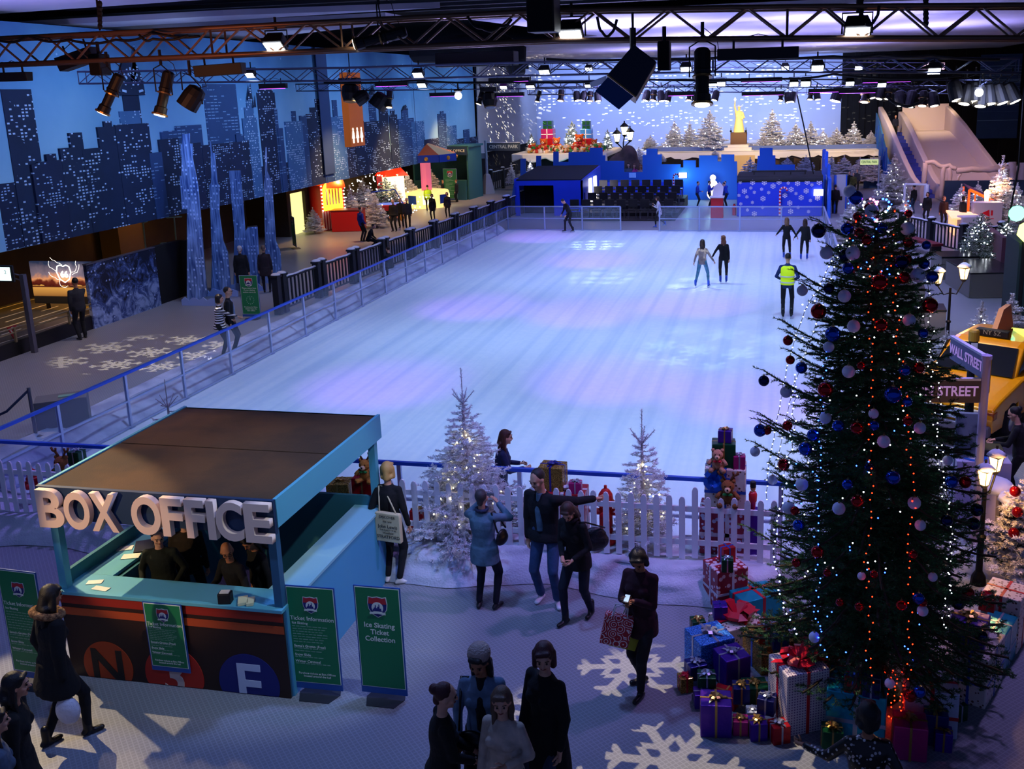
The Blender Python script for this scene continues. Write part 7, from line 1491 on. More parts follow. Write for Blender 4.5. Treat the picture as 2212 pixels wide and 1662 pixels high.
mb=MB(); mb.bx(-10.5,-5.3,55.1,55.2,.5,AY(1370,394,55).z); mb.bx(AX(1367,400,-8).x-.05,-7.9,54.9,55.1,.4,AY(1370,393,55).z); tag(mb.build('low_blue_partition',M('kiosk blue')),'low bright blue partition behind the dark chairs','partition')
# snowflake box
xa,xb_,ya,yb2=-2.07,2.06,49.3,52; zc=AY(1592,388,49.3).z; sb_=thing('snowflake_container','bright blue container printed with white snowflakes behind the ice','container',(0,ya,0))
mb=MB(); mb.bx(xa,xb_,ya,yb2,0,zc); mb.build('box_wall',M('container blue','#1838c8',.5),sb_,bevel=.04)
mb=MB(); mb.lathe([(.001,xa-.01),(.22,xa-.01),(.22,xb_+.01),(.001,xb_+.01)],(0,ya+.2,zc-.06),16,axis=(1,0,0)); mb.bx(xa,xb_,ya+.2,yb2,zc,zc+.16); mb.build('curved_roof',drk,sb_)
mb=MB(); mb.bx(-1.4,1.3,ya+.8,ya+.95,zc+.28,zc+.36); 
for x in (-1.3,-.3,.5,1.2): mb.bx(x,x+.06,ya+.8,ya+.95,zc+.15,zc+.3)
mb.build('roof_rail',bkm,sb_)
def flake(mb,cx,cz,r,Y,ph=0):
    for k in range(6):
        a=k*PI/3+ph; u=(math.cos(a),math.sin(a)); v=(-u[1],u[0]); w=r*.09
        mb.prism([(cx+v[0]*w,cz+v[1]*w),(cx-v[0]*w,cz-v[1]*w),(cx+u[0]*r-v[0]*w,cz+u[1]*r-v[1]*w),(cx+u[0]*r+v[0]*w,cz+u[1]*r+v[1]*w)],(0,Y,0),(1,0,0),(0,0,1),(0,-.01,0))
        for sg in (-1,1):
            c=(cx+u[0]*r*.62,cz+u[1]*r*.62); a2=a+sg*PI/3; d=(math.cos(a2)*r*.36,math.sin(a2)*r*.36); p2=(-d[1]*.25,d[0]*.25)
            mb.prism([(c[0]+p2[0],c[1]+p2[1]),(c[0]-p2[0],c[1]-p2[1]),(c[0]+d[0]-p2[0],c[1]+d[1]-p2[1]),(c[0]+d[0]+p2[0],c[1]+d[1]+p2[1])],(0,Y,0),(1,0,0),(0,0,1),(0,-.011,0))
wf=M('flake white','#d8d4e8',.6); mb=MB()
for a,b,s_ in ((658,965,20),(806,963,32),(946,965,32),(1050,1008,32),(1122,960,32),(1232,972,20),(1343,975,32),(1458,960,32),(1514,992,20),(1602,962,32),(708,1068,32),(785,1030,20),(827,1082,20),(914,1045,20),(998,1085,20),(1266,1048,32),(1324,1097,20),(1446,1065,32),(1192,1118,30),(643,1118,20),(738,1136,20),(930,1157,32),(1386,1145,32),(1496,1180,20),(1582,1150,32),(804,1203,20),(1250,1210,32),(665,1220,20),(926,1262,20),(744,1293,20),(826,1338,32),(1150,1260,20),(1260,1310,32),(1350,1262,20),(1474,1312,20)):
    q=AY(1480+a/5.53,220+b/5.53,ya); flake(mb,q.x,q.z,s_/5.53/42,ya-.002,.52)
o=mb.build('snowflake_print',wf,sb_); o['kind']='stuff'
q=AY(1768,416,ya-.1); mb=MB(); mb.bx(q.x-.22,q.x+.22,ya-.14,ya-.08,q.z-.15,q.z+.15); tag(mb.build('lit_sign',EM('sign glow white','#fff0f0',2.2)),'small glowing white sign at the right end of the snowflake container','sign')
def cane(label,px,pyb,pyt,Y):
    b=AY(px,pyb,Y); b.z=max(0,b.z); t_=AY(px,pyt,Y); h=t_.z-b.z; t=thing('candy_cane',label,'candy cane',b); r=h*.035; R_=h*.12
    pts=[(0,0,h*k/14*.86) for k in range(15)]+[(R_-R_*math.cos(a),0,h*.86+R_*math.sin(a)) for a in [PI*j/8 for j in range(1,9)]]
    for i,m_ in ((0,wf),(1,RB['red'])):
        mb=MB()
        for k in range(i,len(pts)-1,2): mb.tube([pts[k],pts[k+1]],max(r,.05),8)
        mb.build('white_stripes' if i==0 else 'red_stripes',m_,t,world=False)
cane('red and white candy cane before the snowflake container',1684,466,404,49); cane('striped candy cane at the right end of the dark chairs',1455,425,375,54.8)
mb=MB(); q=AY(1475,379,56.9); mb.bx(q.x-.22,q.x+.22,56.85,56.95,q.z-.15,q.z+.15); tag(mb.build('lit_sign',EM('sign glow white')),'glowing white sign on the blue wall above the seating\'s right end','sign')
mb=MB(); q=AY(1366,379,56.9); mb.bx(q.x-.2,q.x+.2,56.92,56.98,q.z-.14,q.z+.14); tag(mb.build('notice_board',M('notice pale blue','#8cb4e8',.6)),'pale blue notice on the blue wall below the skyline notch','notice')
p=AY(1540,398,56); t=thing('snowman_lamp','glowing white round-bodied lamp behind the staff in blue','lamp',(p.x,56,0)); mb=MB(); mb.ball((0,0,.45),.34,14); mb.ball((0,0,.98),.26,14); mb.ball((0,0,1.36),.17,14); mb.build('glowing_body',EM('snowman glow','#ffe6c8',.9),t,world=False,smooth=True)
p=G(1549,470); t=thing('red_stand','red lectern-like stand with white top between the blue-shirted staff','stand',(p.x,p.y,0)); mb=MB(); mb.box((0,0,.5),(.6,.5,1.0)); mb.build('stand_body',M('stand red','#b0202c',.5),t,world=False); mb=MB(); mb.box((0,0,1.03),(.7,.6,.06)); mb.prism([(-.25,1.06),(.25,1.06),(.3,1.5),(.1,1.75),(-.2,1.5)],(0,.2,0),(1,0,0),(0,0,1),(0,.05,0)); mb.build('white_top',wf,t,world=False)
p=G(1586,465); mb=MB(); mb.lathe([(.1,0),(.1,.45),(.05,.52),(.05,.58)],(p.x,p.y,0),10); tag(mb.build('fire_extinguisher',M('hydrant red')),'red fire extinguisher left of the snowflake container','fire extinguisher')
# white cabinets
for i,(xa_,xb__) in enumerate(((1783,1803),(1806,1829))):
    a=AY(xa_,379,50.5); b=AY(xb__,379,50.5); t=thing('white_cabinet','tall white cabinet right of the snowflake container, '+('left' if i==0 else 'right')+' of the pair','cabinet',((a.x+b.x)/2,50.7,0)); w=b.x-a.x; h=a.z
    mb=MB(); mb.box((0,0,h/2),(w,.4,h)); mb.build('cabinet_body',M('cabinet white','#a8b0c0',.5),t,world=False); mb=MB(); 
    for sx in (-1,1): mb.box((sx*w/2,-.02,h/2),(.06,.44,h))
    mb.build('blue_edge',bw2,t,world=False); mb=MB(); mb.box((0,-.21,h*.4),(.16,.02,.2)); mb.build('vent',bkm,t,world=False)
# ---------- snowy village terrace ----------
ws=M('village snow','#e4dccf',.85,bump=.5,bs=4); hut=M('hut brown','#4a3426',.85,var=.7,vs=2,col2='#2a1c14'); 
zt=AY(1700,326,66).z
tr=thing('village_terrace','long snow-topped terrace with dark timber huts behind the blue set walls','terrace',(0,66,0))
mb=MB(); mb.bx(AY(1395,330,66).x,AY(1905,330,66).x+.2,66,80.5,0,zt-.25); mb.build('hut_wall',hut,tr)
def drape(x0,x1,Y,ztop,dp=.42,seed=0):
    P=[(x0,ztop)]; n=int((x1-x0)/.28)
    P+=[(x0+(x1-x0)*k/n,ztop-.28-dp*.5*abs(math.sin(k*.55+seed))-.1*nz(k*.8,seed)) for k in range(n+1)]+[(x1,ztop)]
    return P
xl,xr=AY(1395,330,66).x,AY(1905,330,66).x
mb=MB(); mb.prism(drape(xl,xr,66,zt),(0,65.9,0),(1,0,0),(0,0,1),(0,.25,0)); mb.bx(xl,xr,65.9,80.5,zt-.25,zt); mb.build('snow_roof',ws,tr)
mb=MB(); mb.bx(xl,xr,67.2,67.3,zt+.0,zt+.28); mb.build('blue_railing',M('railing slate','#50649c',.6),tr)
for i,px in enumerate((1445,1522,1700,1752,1795,1846,1878)):
    a=AY(px,340,65.9); w=(1.6,1.0,.9,1.1,.8,1.7,1.0)[i]; mb=MB(); mb.bx(a.x-w/2,a.x+w/2,65.8,65.95,.2,1.75); mb.build('dark_opening',M('hut dark','#0c0806',.9),tr)
    if i in (1,3,5): mb=MB(); mb.bx(a.x+w/2+.1,a.x+w/2+.9,65.75,65.9,.9,1.7); mb.build('white_window',M('hut window','#8c8c90',.6),tr)
# left platform with toys
xl2,xr2=AY(1106,335,62).x,AY(1312,335,62).x; z2=AY(1200,331,62).z; pf=thing('toy_platform','snow-covered platform carrying the heap of toys and giant presents','platform',(xl2,62,0))
mb=MB(); mb.prism(drape(xl2,xr2,62,z2,.6,2),(0,61.8,0),(1,0,0),(0,0,1),(0,.3,0)); mb.bx(xl2,xr2,61.9,68,z2-.3,z2); mb.build('snow_top',ws,pf,bevel=.08)
mb=MB(); mb.bx(xl2+1.4,xr2,62.4,68,0,z2-.3); mb.build('dark_base',dk,pf)
def gbox(label,px,pyb,pyt,wpx,Y,paper_,rib,base=None):
    b=AY(px,pyb,Y); tp=AY(px,pyt,Y); w=wpx*Y/2150; h=tp.z-b.z; return present(label,b.x,Y,b.z if base is None else base,(w,w,h),0,paper_,rib,0,band=True,grp='giant display presents on the platform')
for s_,xc,cols in (('left',1184,('green','pink','red')),('right',1267,('green','blueg','red'))):
    zb=z2
    for nm_,y1_,wp,c_ in (('bottom',299,27,cols[2]),('middle',278.5,27 if s_=='left' else 24,cols[1]),('top',261,20 if s_=='left' else 17,cols[0])):
        tp=AY(xc,y1_,64.5).z; present(f'giant {dict(green="green and purple",pink="pink",red="red",blueg="blue glittery")[c_]} present, {nm_} of the {s_} display tower',AY(xc,y1_,64.5).x,64.5,zb,(wp*64.5/2150,wp*64.5/2150,tp-zb),0,c_,'gold' if nm_=='bottom' else ('white' if nm_=='middle' else 'navy'),0,band=True,grp='giant display presents on the platform'); zb=tp
for i,(px,py,sc_,c_) in enumerate(((1174,321,.9,'#c05018'),(1203,320,.95,'#c85c20'),(1252,320,1.15,'#c05018'),(1284,324,.8,'#b04c20'),(1152,312,.6,'#d08030'))):
    p=AY(px,py,63.4); plush('large orange-brown display bear, '+ordw(i)+' counted along the toy platform from '+'the left towers' if False else 'large orange-brown bear on the toy platform, number '+['one from its left','two from its left','three from its left','four from its left','five, beside the small lit tree'][i],px,py,63.4,sc_,c_,zz=z2)
rr=random.Random(4); mb=MB()
for i in range(340):
    x=rr.uniform(AY(1140,320,62.5).x,AY(1305,320,62.5).x); y=rr.uniform(62.2,63.2); mb.m(rr.choice((0,0,1,2,3,4))); r=rr.uniform(.06,.14); zz=z2+rr.uniform(.0,.38)*(1 if y>62.5 else .5)
    if i%3: mb.ball((x,y,zz+r*.5),r,6,sz=rr.uniform(.7,1.3))
    else: mb.box((x,y,zz+r*.6),(r*1.6,r*1.6,r*1.6),rr.random()*3)
tag(mb.build('toy_heap',[M('toy red','#b02018',.6),M('plush muzzle'),M('toy white','#e0d8d0',.7),M('toy bright green','#2c7a34',.6),M('toy gold','#b88430',.5)]),'heap of small red, cream and green toys spilled over the snowy platform','toys',kind='stuff')
GT='trees on the far snowy terrace'
for lb,v,px,pb_,pt,Y,ln in (('small lit fir at the left end of the toy platform',2,1149,328,289,63.6,26),('tall dark lit fir between the two present towers',2,1237,328,261,64,60),('slim lit fir at the right end of the toy platform',2,1313,330,279,64,40)):
    far_tree(v,lb,px,pb_,pt,Y=Y,lights=ln,wide=.85 if px==1313 else 1,base=z2-.02,lr=.035)
for i,(v,px,pt,w_) in enumerate(((3,1405,292,1.3),(0,1457,262,1),(1,1490,262,1),(0,1533,238,1.0),(3,1520,300,1.4),(1,1667,236,1.1),(1,1650,285,1.2),(0,1718,266,1.2),(1,1750,262,1.25),(3,1777,280,1.0),(0,1806,276,1.25),(1,1843,262,1.2),(3,1880,282,1.0))):
    far_tree(v,f'frosted fir on the far snowy terrace, {ordw(i)} from the left' ,px,326,pt,Y=67.8+.4*(i%3),grp=GT,wide=w_*1.45,base=zt-.02,lights=14 if i%2 else 0,lr=.03)
for i,(v,px,pb_,pt,Y) in enumerate(((3,1545,345,322,64),(3,1620,395,340,60.5),(3,1700,386,338,62.5),(3,1740,386,335,62.8),(0,1795,388,338,62.5),(3,1822,390,336,62.8),(3,1856,392,340,62.4),(0,1885,395,338,62.6),(3,1428,352,330,64),(1,1106,400,352,61),(1,1146,382,345,61.5),(1,1358,352,318,63),(0,1380,372,318,63.5))):
    far_tree(v,f'frosted fir standing below the terrace edge, {ordw(i)} planted',px,pb_,pt,Y=Y,grp='frosted firs below the terrace edge',wide=1.7 if i not in (9,10,11) else 1.1,lights=20 if i in (10,11) else 0,lr=.03)
# rock grotto and triple lantern
B=Blob(); q=AY(1345,340,62.5); B.ell((q.x+.3,61,1.3),(1.2,.6,1.3)); B.ell((q.x+.6,61,2.2),(.6,.5,.8)); B.ell((q.x-.3,60.9,1.0),(1.0,.6,.9)); me=remesh(B,.08,2); me.materials.append(M('grotto rock','#6c5446',.9,bump=.9,bs=3,var=.6,vs=1,col2='#45342c')); o=bpy.data.objects.new('rock_grotto',me); COL.objects.link(o); tag(o,'brown rock grotto mound under the triple lantern','rock grotto')
def lantern(t,c,s,mat,name='lantern'):
    mb=MB(); mb.lathe([(.1*s,0),(.17*s,.36*s),(.001,.37*s)],c,4); o=mb.build(name,mat,t)
    mb=MB(); mb.lathe([(.22*s,.36*s),(.2*s,.4*s),(.03*s,.56*s),(.03*s,.64*s)],c,4); mb.lathe([(.05*s,-.1*s),(.12*s,0)],c,6)
    for k in range(4): a=PI/2*k; mb.tube([Vector(c)+Vector((.105*s*math.cos(a),.105*s*math.sin(a),0)),Vector(c)+Vector((.175*s*math.cos(a),.175*s*math.sin(a),.36*s))],.012*s,4)
    mb.build('lantern_cap',bkm,o)
t=thing('triple_street_lamp','black street lamp with three pale lanterns above the rock grotto','street lamp',AY(1347,310,62)); lg=EM('lantern pale glow','#fff4cc',1.5)
c0=AY(1347,345,62); 
for px,py in ((1333,306),(1349,291),(1361,302)): c=AY(px,py,62); lantern(t,(c.x,c.y,c.z),1.35,lg); mb=MB(); mb.tube([c+Vector((0,0,-.1)),(c0.x,62,c.z-.5),c0],.04,6); mb.build('arm',bkm,t)
# pale golden statue on a plinth
s0=AY(1596,286,68); st=thing('statue','pale golden statue of a robed figure raising a torch, on a brown plinth','statue',(s0.x,68,s0.z)); H_=AY(1590,213,68).z-s0.z; gd=M('statue gold','#e8d488',.5,em='#ffe080',es=.05)
B=Blob(); f=H_; B.lab=0; I3=Matrix.Identity(3)
B.loft([((0,0,0),.17*f,.14*f),((0,0,.2*f),.14*f,.12*f),((0,0,.42*f),.105*f,.09*f),((0,0,.56*f),.125*f,.09*f),((0,0,.64*f),.06*f,.05*f)],I3); B.ell((0,0,.71*f),(.045*f,.05*f,.06*f)); B.cap((-.09*f,0,.6*f),(-.13*f,-.02*f,.76*f),.04*f,.028*f); B.cap((-.13*f,-.02*f,.76*f),(-.12*f,-.03*f,.92*f),.028*f,.02*f); B.cap((.1*f,0,.58*f),(.15*f,-.05*f,.44*f),.04*f,.035*f); B.cap((.15*f,-.05*f,.44*f),(.08*f,-.1*f,.42*f),.03*f,.025*f)
for k in range(6): a=2*PI*k/6; B.cap((.12*f*math.cos(a),.1*f*math.sin(a),.02*f),(.08*f*math.cos(a+.3),.07*f*math.sin(a+.3),.5*f),.03*f,.02*f)
me=remesh(B,.03,1); me.materials.append(gd); o=bpy.data.objects.new('robed_figure',me); COL.objects.link(o); o.parent=st
mb=MB(); mb.lathe([(.02*f,0),(.035*f,.04*f),(.01*f,.1*f)],(-.12*f,-.03*f,.93*f),8); mb.build('torch',M('torch glow','#fff0b0',.5,em='#ffe090',es=1.0),st,world=False)
mb=MB()
for k in range(7): a=PI*(k+.5)/7; mb.tube([(.045*f*math.cos(a),-.01*f,.74*f+.03*f*math.sin(a)),(.1*f*math.cos(a),-.01*f,.745*f+.075*f*math.sin(a))],[.009*f,.002*f],4)
mb.build('spiked_headpiece',gd,st,world=False); mb=MB(); mb.box((.1*f,-.12*f,.45*f),(.07*f,.03*f,.13*f),0,.2); mb.build('tablet',gd,st,world=False)
pb=AY(1596,312,68); pl=thing('statue_plinth','square brown plinth with snowy stepped skirt under the golden statue','plinth',(s0.x,68,zt)); w=34*68/2150; mb=MB(); mb.bx(s0.x-w/2,s0.x+w/2,68-w/2,68+w/2,pb.z,s0.z); mb.build('plinth_block',M('plinth brown','#6a4c34',.8,bump=.5,bs=8),pl,bevel=.03)
for i,(wp,ya_,yb_) in enumerate(((44,318,312),(58,325,318),(66,332,325))):
    a=AY(1597,ya_,67.6-.4*i).z; b=AY(1597,yb_,67.6-.4*i).z; W_=wp*67/2150; mb=MB(); mb.prism(drape(s0.x-W_/2,s0.x+W_/2,67,b,.25,i),(0,66.9-.35*i,0),(1,0,0),(0,0,1),(0,1.8,0)); mb.build('snow_step',ws,pl)
for sx in (-1,1): mb=MB(); mb.ball((s0.x+sx*w*.46,67.2,s0.z+.12),.08,6); mb.tube([(s0.x+sx*w*.46,67.2,s0.z),(s0.x+sx*w*.46,67.2,s0.z+.35)],.02,5); mb.build('corner_ornament',bkm,pl)
mb=MB(); q=AY(1597,360,65.6); mb.bx(q.x-1.0,q.x+1.0,65.5,65.65,.0,1.95); tag(mb.build('frosted_gate',M('gate frost','#b89868',.8,em='#ffc060',es=.1,bump=.9,bs=5)),'warmly lit frosted gateway panel under the statue','gateway')
# ---------- snow slide ----------
sl=thing('snow_slide','tall snow-covered slide with blue side stairs at the back right','slide',(8,57,0)); sn=M('slide snow','#d8cac8',.8,bump=.4,bs=3); bl2=M('slide blue side','#2c70a8',.7)
a=(8.14,67,3.2); b=(10.6,67,3.2); mb=MB(); mb.bx(8.0,10.7,67,69.5,0,3.2); mb.bx(7.9,10.8,69.3,69.5,3.2,4.9); mb.build('top_deck',sn,sl)
prof_=[(67,3.2),(65,2.6),(62.5,1.7),(60,.85),(58,.25),(56.5,.05),(55.5,.03)]; mb=MB(); vs=[]
for i,(y,z_) in enumerate(prof_): f_=(67-y)/11.5; xl_,xr_=8.1+.75*f_,10.65+2.0*f_; vs+=[(xl_,y,z_),(xr_,y,z_),(xr_,y,0),(xl_,y,0)]
mb.add(vs,[(4*i+j,4*i+(j+1)%4,4*i+4+(j+1)%4,4*i+4+j) for i in range(6) for j in range(4)]+[(3,2,1,0),(24,25,26,27)]); mb.build('slide_bed',sn,sl)
def bank_wall(nm,xa_,xb_,hh,mat,w=.32,low=.5):
    mb=MB(); pts=[]
    for y,z_ in prof_: f_=(67-y)/11.5; x=xa_+(xb_-xa_)*f_; pts.append((x,y,z_,hh*(1-f_)+low*f_))
    vs=[]; 
    for x,y,z_,h_ in [(xa_,69.4,3.2,hh+.3)]+pts: vs+=[(x,y,0),(x+w,y,0),(x+w,y,z_+h_),(x,y,z_+h_)]
    n=len(vs)//4; mb.add(vs,[(4*i+j,4*i+(j+1)%4,4*i+4+(j+1)%4,4*i+4+j) for i in range(n-1) for j in range(4)]+[(3,2,1,0),(4*n-4,4*n-3,4*n-2,4*n-1)]); return mb.build(nm,mat,sl,bevel=.06)
bank_wall('right_snow_bank',10.6,12.7,1.25,sn,.3,.5); bank_wall('inner_snow_bank',7.65,8.6,.95,sn,.35,.7); bank_wall('outer_snow_bank',6.35,7.45,1.3,sn,.3,.8)
mb=MB()
for i in range(16): y=57.2+i*.64; f_=(67-y)/11.5; mb.bx(6.75+1.0*f_,7.7+.9*f_,y,y+.66,0,.2+i*.2)
mb.build('blue_stairs',M('stair blue','#2434a0',.8),sl)
mb=MB(); mb.prism([(69.4,0),(69.4,4.4),(67,3.9),(60,1.6),(57,.7),(57,0)],(6.3,0,0),(0,1,0),(0,0,1),(-.08,0,0)); mb.build('blue_side_wall',bl2,sl)
mb=MB()
for i in range(14): y=58+i*.8; h_=.5+((i*37)%10)/10*1.6; z0_=.1+max(0,(y-58))*.22; mb.bx(6.14,6.22,y,y+.35,z0_,z0_+h_)
mb.build('cutout_skyline',bw,sl)
# frosted archway
fr_=M('frosted branch','#c8b8b8',.9,bump=1,bs=12); t=thing('frosted_arch','thick frosted branch archway at the foot of the slide','archway',AY(2010,430,56.2)); P=lambda x,y,Y=55.2: AY(x,y,Y)
for nm,q,r in (('arch_post',[P(1990,445),P(1995,400),P(1999,352)],.14),('arch_post',[P(2032,430),P(2036,390),P(2038,360)],.12),('arch_post',[P(2052,410),P(2052,380),P(2050,362)],.12),('arch_beam',[P(1998,352),P(2010,350),P(2022,353),P(2034,360),P(2050,358),P(2064,366)],.12),('arch_beam',[P(2066,369),P(2100,366),P(2150,366),P(2212,362),P(2260,362)],.16),('arch_post',[P(2186,400),P(2187,350)],.2),('arch_post',[P(2207,400),P(2208,352)],.2),('arch_branch',[P(2064,366),P(2075,374),P(2068,392)],.06)):
    mb=MB(); q2=[]
    for a,b in zip(q,q[1:]): q2+=[a.lerp(b,k/4)+Vector((nz(a.x*9,k)*.08,0,nz(k,a.z*9)*.08)) for k in range(4)]
    q2.append(q[-1]); mb.tube(q2,r,9); mb.build(nm,fr_,t,smooth=True)
mb=MB(); a=AY(2042,391,54.5); b=AY(2330,391,54.5); mb.bx(a.x,b.x,54.5,54.7,0,a.z); tag(mb.build('teal_partition',M('partition teal','#243c54',.7)),'long dark teal partition below the slide at the right','partition')
p=G(1898,452) ; signpost('pale yellow-green street signpost left of the slide foot',AY(1898,385,56).x,56,AY(1898,340,56).z,[('CENTRAL PARK',(-1,0,0),.95,.3,AY(1898,350,56).z-.0,M('arm lit green','#a8b880',.6,em='#d0e090',es=.3))],M('post pale'),M('sign green'),base=False,r=.05)
mb=MB(); a=AY(1867,360,63); b=AY(1940,345,63); mb.bx(a.x,b.x,63,63.1,0,b.z); tag(mb.build('blue_hoarding',M('panel blue dim','#1c4470',.7)),'dim blue hoarding between the huts and the slide','hoarding')
# steel guy cable crossing the back
mb=MB(); mb.tube([AY(1722,206,40),AY(1738,280,43),AY(1757,375,47)],.03,5); tag(mb.build('slack_cable',cab),'slack dark cable running down from the rig to the snowflake container','cable')
mb=MB(); mb.tube([AY(2212,190,30),AY(2200,360,28),AY(2178,480,26)],.025,5); tag(mb.build('slack_cable',cab),'long dark cable running down at the right edge of the view','cable')
# dim mural on the right wall
mb=MB(); mb.bx(14.6,17.5,80.2,80.3,2.0,8.2); tag(mb.build('right_mural',t1),'dim blue skyline cloth at the far right','mural')
# ---------- right side ----------
# yellow cab
cx_=Vector((3.0,17.6,0)); hd=R(240); d_=Vector((math.cos(hd),math.sin(hd),0)); cc=cx_-d_*2.2
tx=thing('yellow_cab','yellow taxi with a black roof sign, nose towards the camera at the right edge','taxi',cc,hd)
ty=M('cab yellow','#f0a008',.25,coat=.6,spec=.6); gls=M('cab glass','#10141a',.05,spec=.8); chrome=M('chrome','#c8ccd8',.15,metal=.9); rub=M('tyre','#0c0c0e',.8)
Wc=.9
def body(prof,w,mat,nm,taper=0):
    """side profile (x,z) swept across the width with rounded shoulders"""
    mb=MB(); rings=[(-w,.9),(-w*.96,.97),(-w*.8,1.0),(w*.8,1.0),(w*.96,.97),(w,.9)]; n=len(prof); zc=.6; vs=[]
    for y,k in rings:
        for x,z_ in prof: vs.append((x*(.985+.015*k),y*(1-taper*max(0,(z_-.9))),zc+(z_-zc)*(k if z_>zc else 1)))
    fs=[(i*n+j,i*n+(j+1)%n,(i+1)*n+(j+1)%n,(i+1)*n+j) for i in range(5) for j in range(n)]+[tuple(reversed(range(n))),tuple(range(5*n,6*n))]
    mb.add(vs,fs); return mb.build(nm,mat,tx,world=False,smooth=False,bevel=.03,seg=3)
body([(-2.5,.35),(-1.95,.32),(-1.85,.6),(-1.2,.6),(-1.1,.32),(1.05,.32),(1.15,.62),(1.85,.62),(1.95,.35),(2.45,.38),(2.5,.62),(2.42,.8),(2.1,.88),(1.0,1.0),(-1.6,1.0),(-2.45,.92)],Wc,ty,'body_shell')
body([(1.0,.98),(.35,1.42),(.1,1.47),(-1.0,1.46),(-1.3,1.4),(-1.75,.98)],.78,ty,'cabin_roof',.18)
mb=MB(); mb.add([(1.04,-.72,1.02),(1.04,.72,1.02),(.4,.6,1.41),(.4,-.6,1.41),(1.02,-.72,1.0),(1.02,.72,1.0),(.36,.6,1.39),(.36,-.6,1.39)],[(0,1,2,3),(7,6,5,4),(0,4,5,1),(1,5,6,2),(2,6,7,3),(3,7,4,0)]); mb.build('windscreen',gls,tx,world=False)
for sy in (-1,1): mb=MB(); mb.prism([(.8,1.03),(.3,1.37),(-1.15,1.37),(-1.5,1.03)],(0,sy*.745,0),(1,0,0),(0,0,1),(0,sy*.03,0)); o=mb.build('side_window',gls,tx,world=False)
for x in (1.5,-1.52):
    for sy in (-1,1): mb=MB(); mb.lathe([(.2,-.1),(.33,-.1),(.35,-.06),(.35,.08),(.3,.11),(.19,.1)],(x,sy*.82,.34),20,axis=(0,sy,0)); o=mb.build('wheel',rub,tx,world=False); mb=MB(); mb.lathe([(.19,.08),(.17,.11),(.05,.12)],(x,sy*.82,.34),14,axis=(0,sy,0)); mb.build('hubcap',chrome,o,world=False)
mb=MB(); mb.box((2.5,0,.42),(.16,1.76,.2)); mb.build('front_bumper',M('bumper','#6c6470',.4,metal=.3),tx,world=False,bevel=.04)
mb=MB(); mb.box((2.5,0,.66),(.05,.9,.18)); mb.build('grille',chrome,tx,world=False)
for sy in (-1,1): mb=MB(); mb.box((2.46,sy*.62,.68),(.1,.34,.16)); mb.build('headlamp',M('headlamp glass','#b8b0a8',.1),tx,world=False,bevel=.02); mb=MB(); mb.box((2.36,sy*.84,.68),(.2,.14,.14)); mb.build('indicator',M('indicator amber','#a85018',.2),tx,world=False,bevel=.02)
mb=MB(); mb.box((.0,0,1.55),(.16,.62,.14)); o=mb.build('roof_sign',M('black plastic'),tx,world=False,bevel=.02)
q=cc+d_*.09; text('NY 5Z','sign_lettering',M('dim gold','#b0a890',.6),(q.x,q.y,1.56),(-math.sin(hd),math.cos(hd),0),(0,0,1),.12,.002,parent=None)
o=COL.objects['sign_lettering']; o.parent=tx; o.matrix_parent_inverse=(Matrix.Translation(cc)@Matrix.Rotation(hd,4,'Z')).inverted()
mb=MB(); mb.prism([(-.05,1.46),(-.05,1.62),(-.35,1.95),(-.75,1.98),(-1.0,1.48)],(0,-.05,0),(1,0,0),(0,0,1),(0,.1,0)); mb.build('roof_board',M('board pale peach','#d89878',.6),tx,world=False)
# street signpost in front
signpost('near street signpost with snow, arms reading main street and wall street',2.62,12.75,2.85,[('MAIN STREET',(-1,-.10,0),.98,.3,2.42,M('arm brown-grey','#4a4048',.6)),('WALL STREET',(-.25,1,0),1.0,.3,2.72,M('arm violet-grey','#6c74a0',.6))],M('post lilac','#a8a0c8',.5),M('lettering lilac','#d8b8f0',.6,em='#c8a0f0',es=.12),base=False,r=.055)
# pedestrian signal
px_,py_=3.25,16.9; t=thing('traffic_signal','black and yellow traffic signal post between the tall tree and the cab','traffic signal',(px_,py_,0)); zt=AY(2092,716,py_).z; mb=MB(); mb.tube([(px_,py_,0),(px_,py_,zt-.14)],.075,12); mb.build('post',M('black metal'),t); ylw=M('signal yellow','#c09020',.5)
mb=MB(); mb.lathe([(.09,zt-.16),(.09,zt),(.07,zt+.03)],(px_,py_,0),14); mb.build('yellow_cap',ylw,t); mb=MB(); mb.box((px_+.16,py_-.02,zt-.72),(.24,.28,.62)); mb.build('signal_box',ylw,t,bevel=.02); mb=MB(); mb.box((px_,py_-.085,zt-.3),(.1,.02,.24)); mb.build('pale_patch',pap,t)
# street lamps
def street_lamp(label,x,y,h,heads,s,col):
    t=thing('street_lamp',label,'street lamp',(x,y,0)); mb=MB(); mb.lathe([(.1,0),(.09,.1),(.045,.18),(.038,h*.45),(.06,h*.46),(.06,h*.48),(.032,h*.5),(.028,h)],(x,y,0),12); mb.build('post',M('black metal'),t,smooth=False)
    for dx,dy,dz in heads:
        c=Vector((x+dx,y+dy,h+dz)); mb=MB(); mb.tube([(x,y,h-.12),(x+dx*.5,y+dy*.5,h-.16),(x+dx,y+dy,h+dz-.06)],.014,6); mb.build('bracket',M('black metal'),t); lantern(t,c,s,col); mb=MB(); mb.lathe([(.24*s,.4*s),(.14*s,.5*s),(.02,.56*s)],c,8); mb.build('snow_on_lantern',snow,t,smooth=True)
    return t
wl_=EM('lantern warm glow','#ffc880',2.4); 
street_lamp('black two-headed street lamp with glowing snow-capped lanterns, front right',2.6,12.22,1.38,[(-.02,-.05,.0),(.14,.14,.12)],.52,wl_)
street_lamp('black two-armed street lamp with warm lanterns among the snowy firs',4.0,23.9,1.55,[(-.3,-.05,.12),(.3,.1,.2)],.72,wl_)
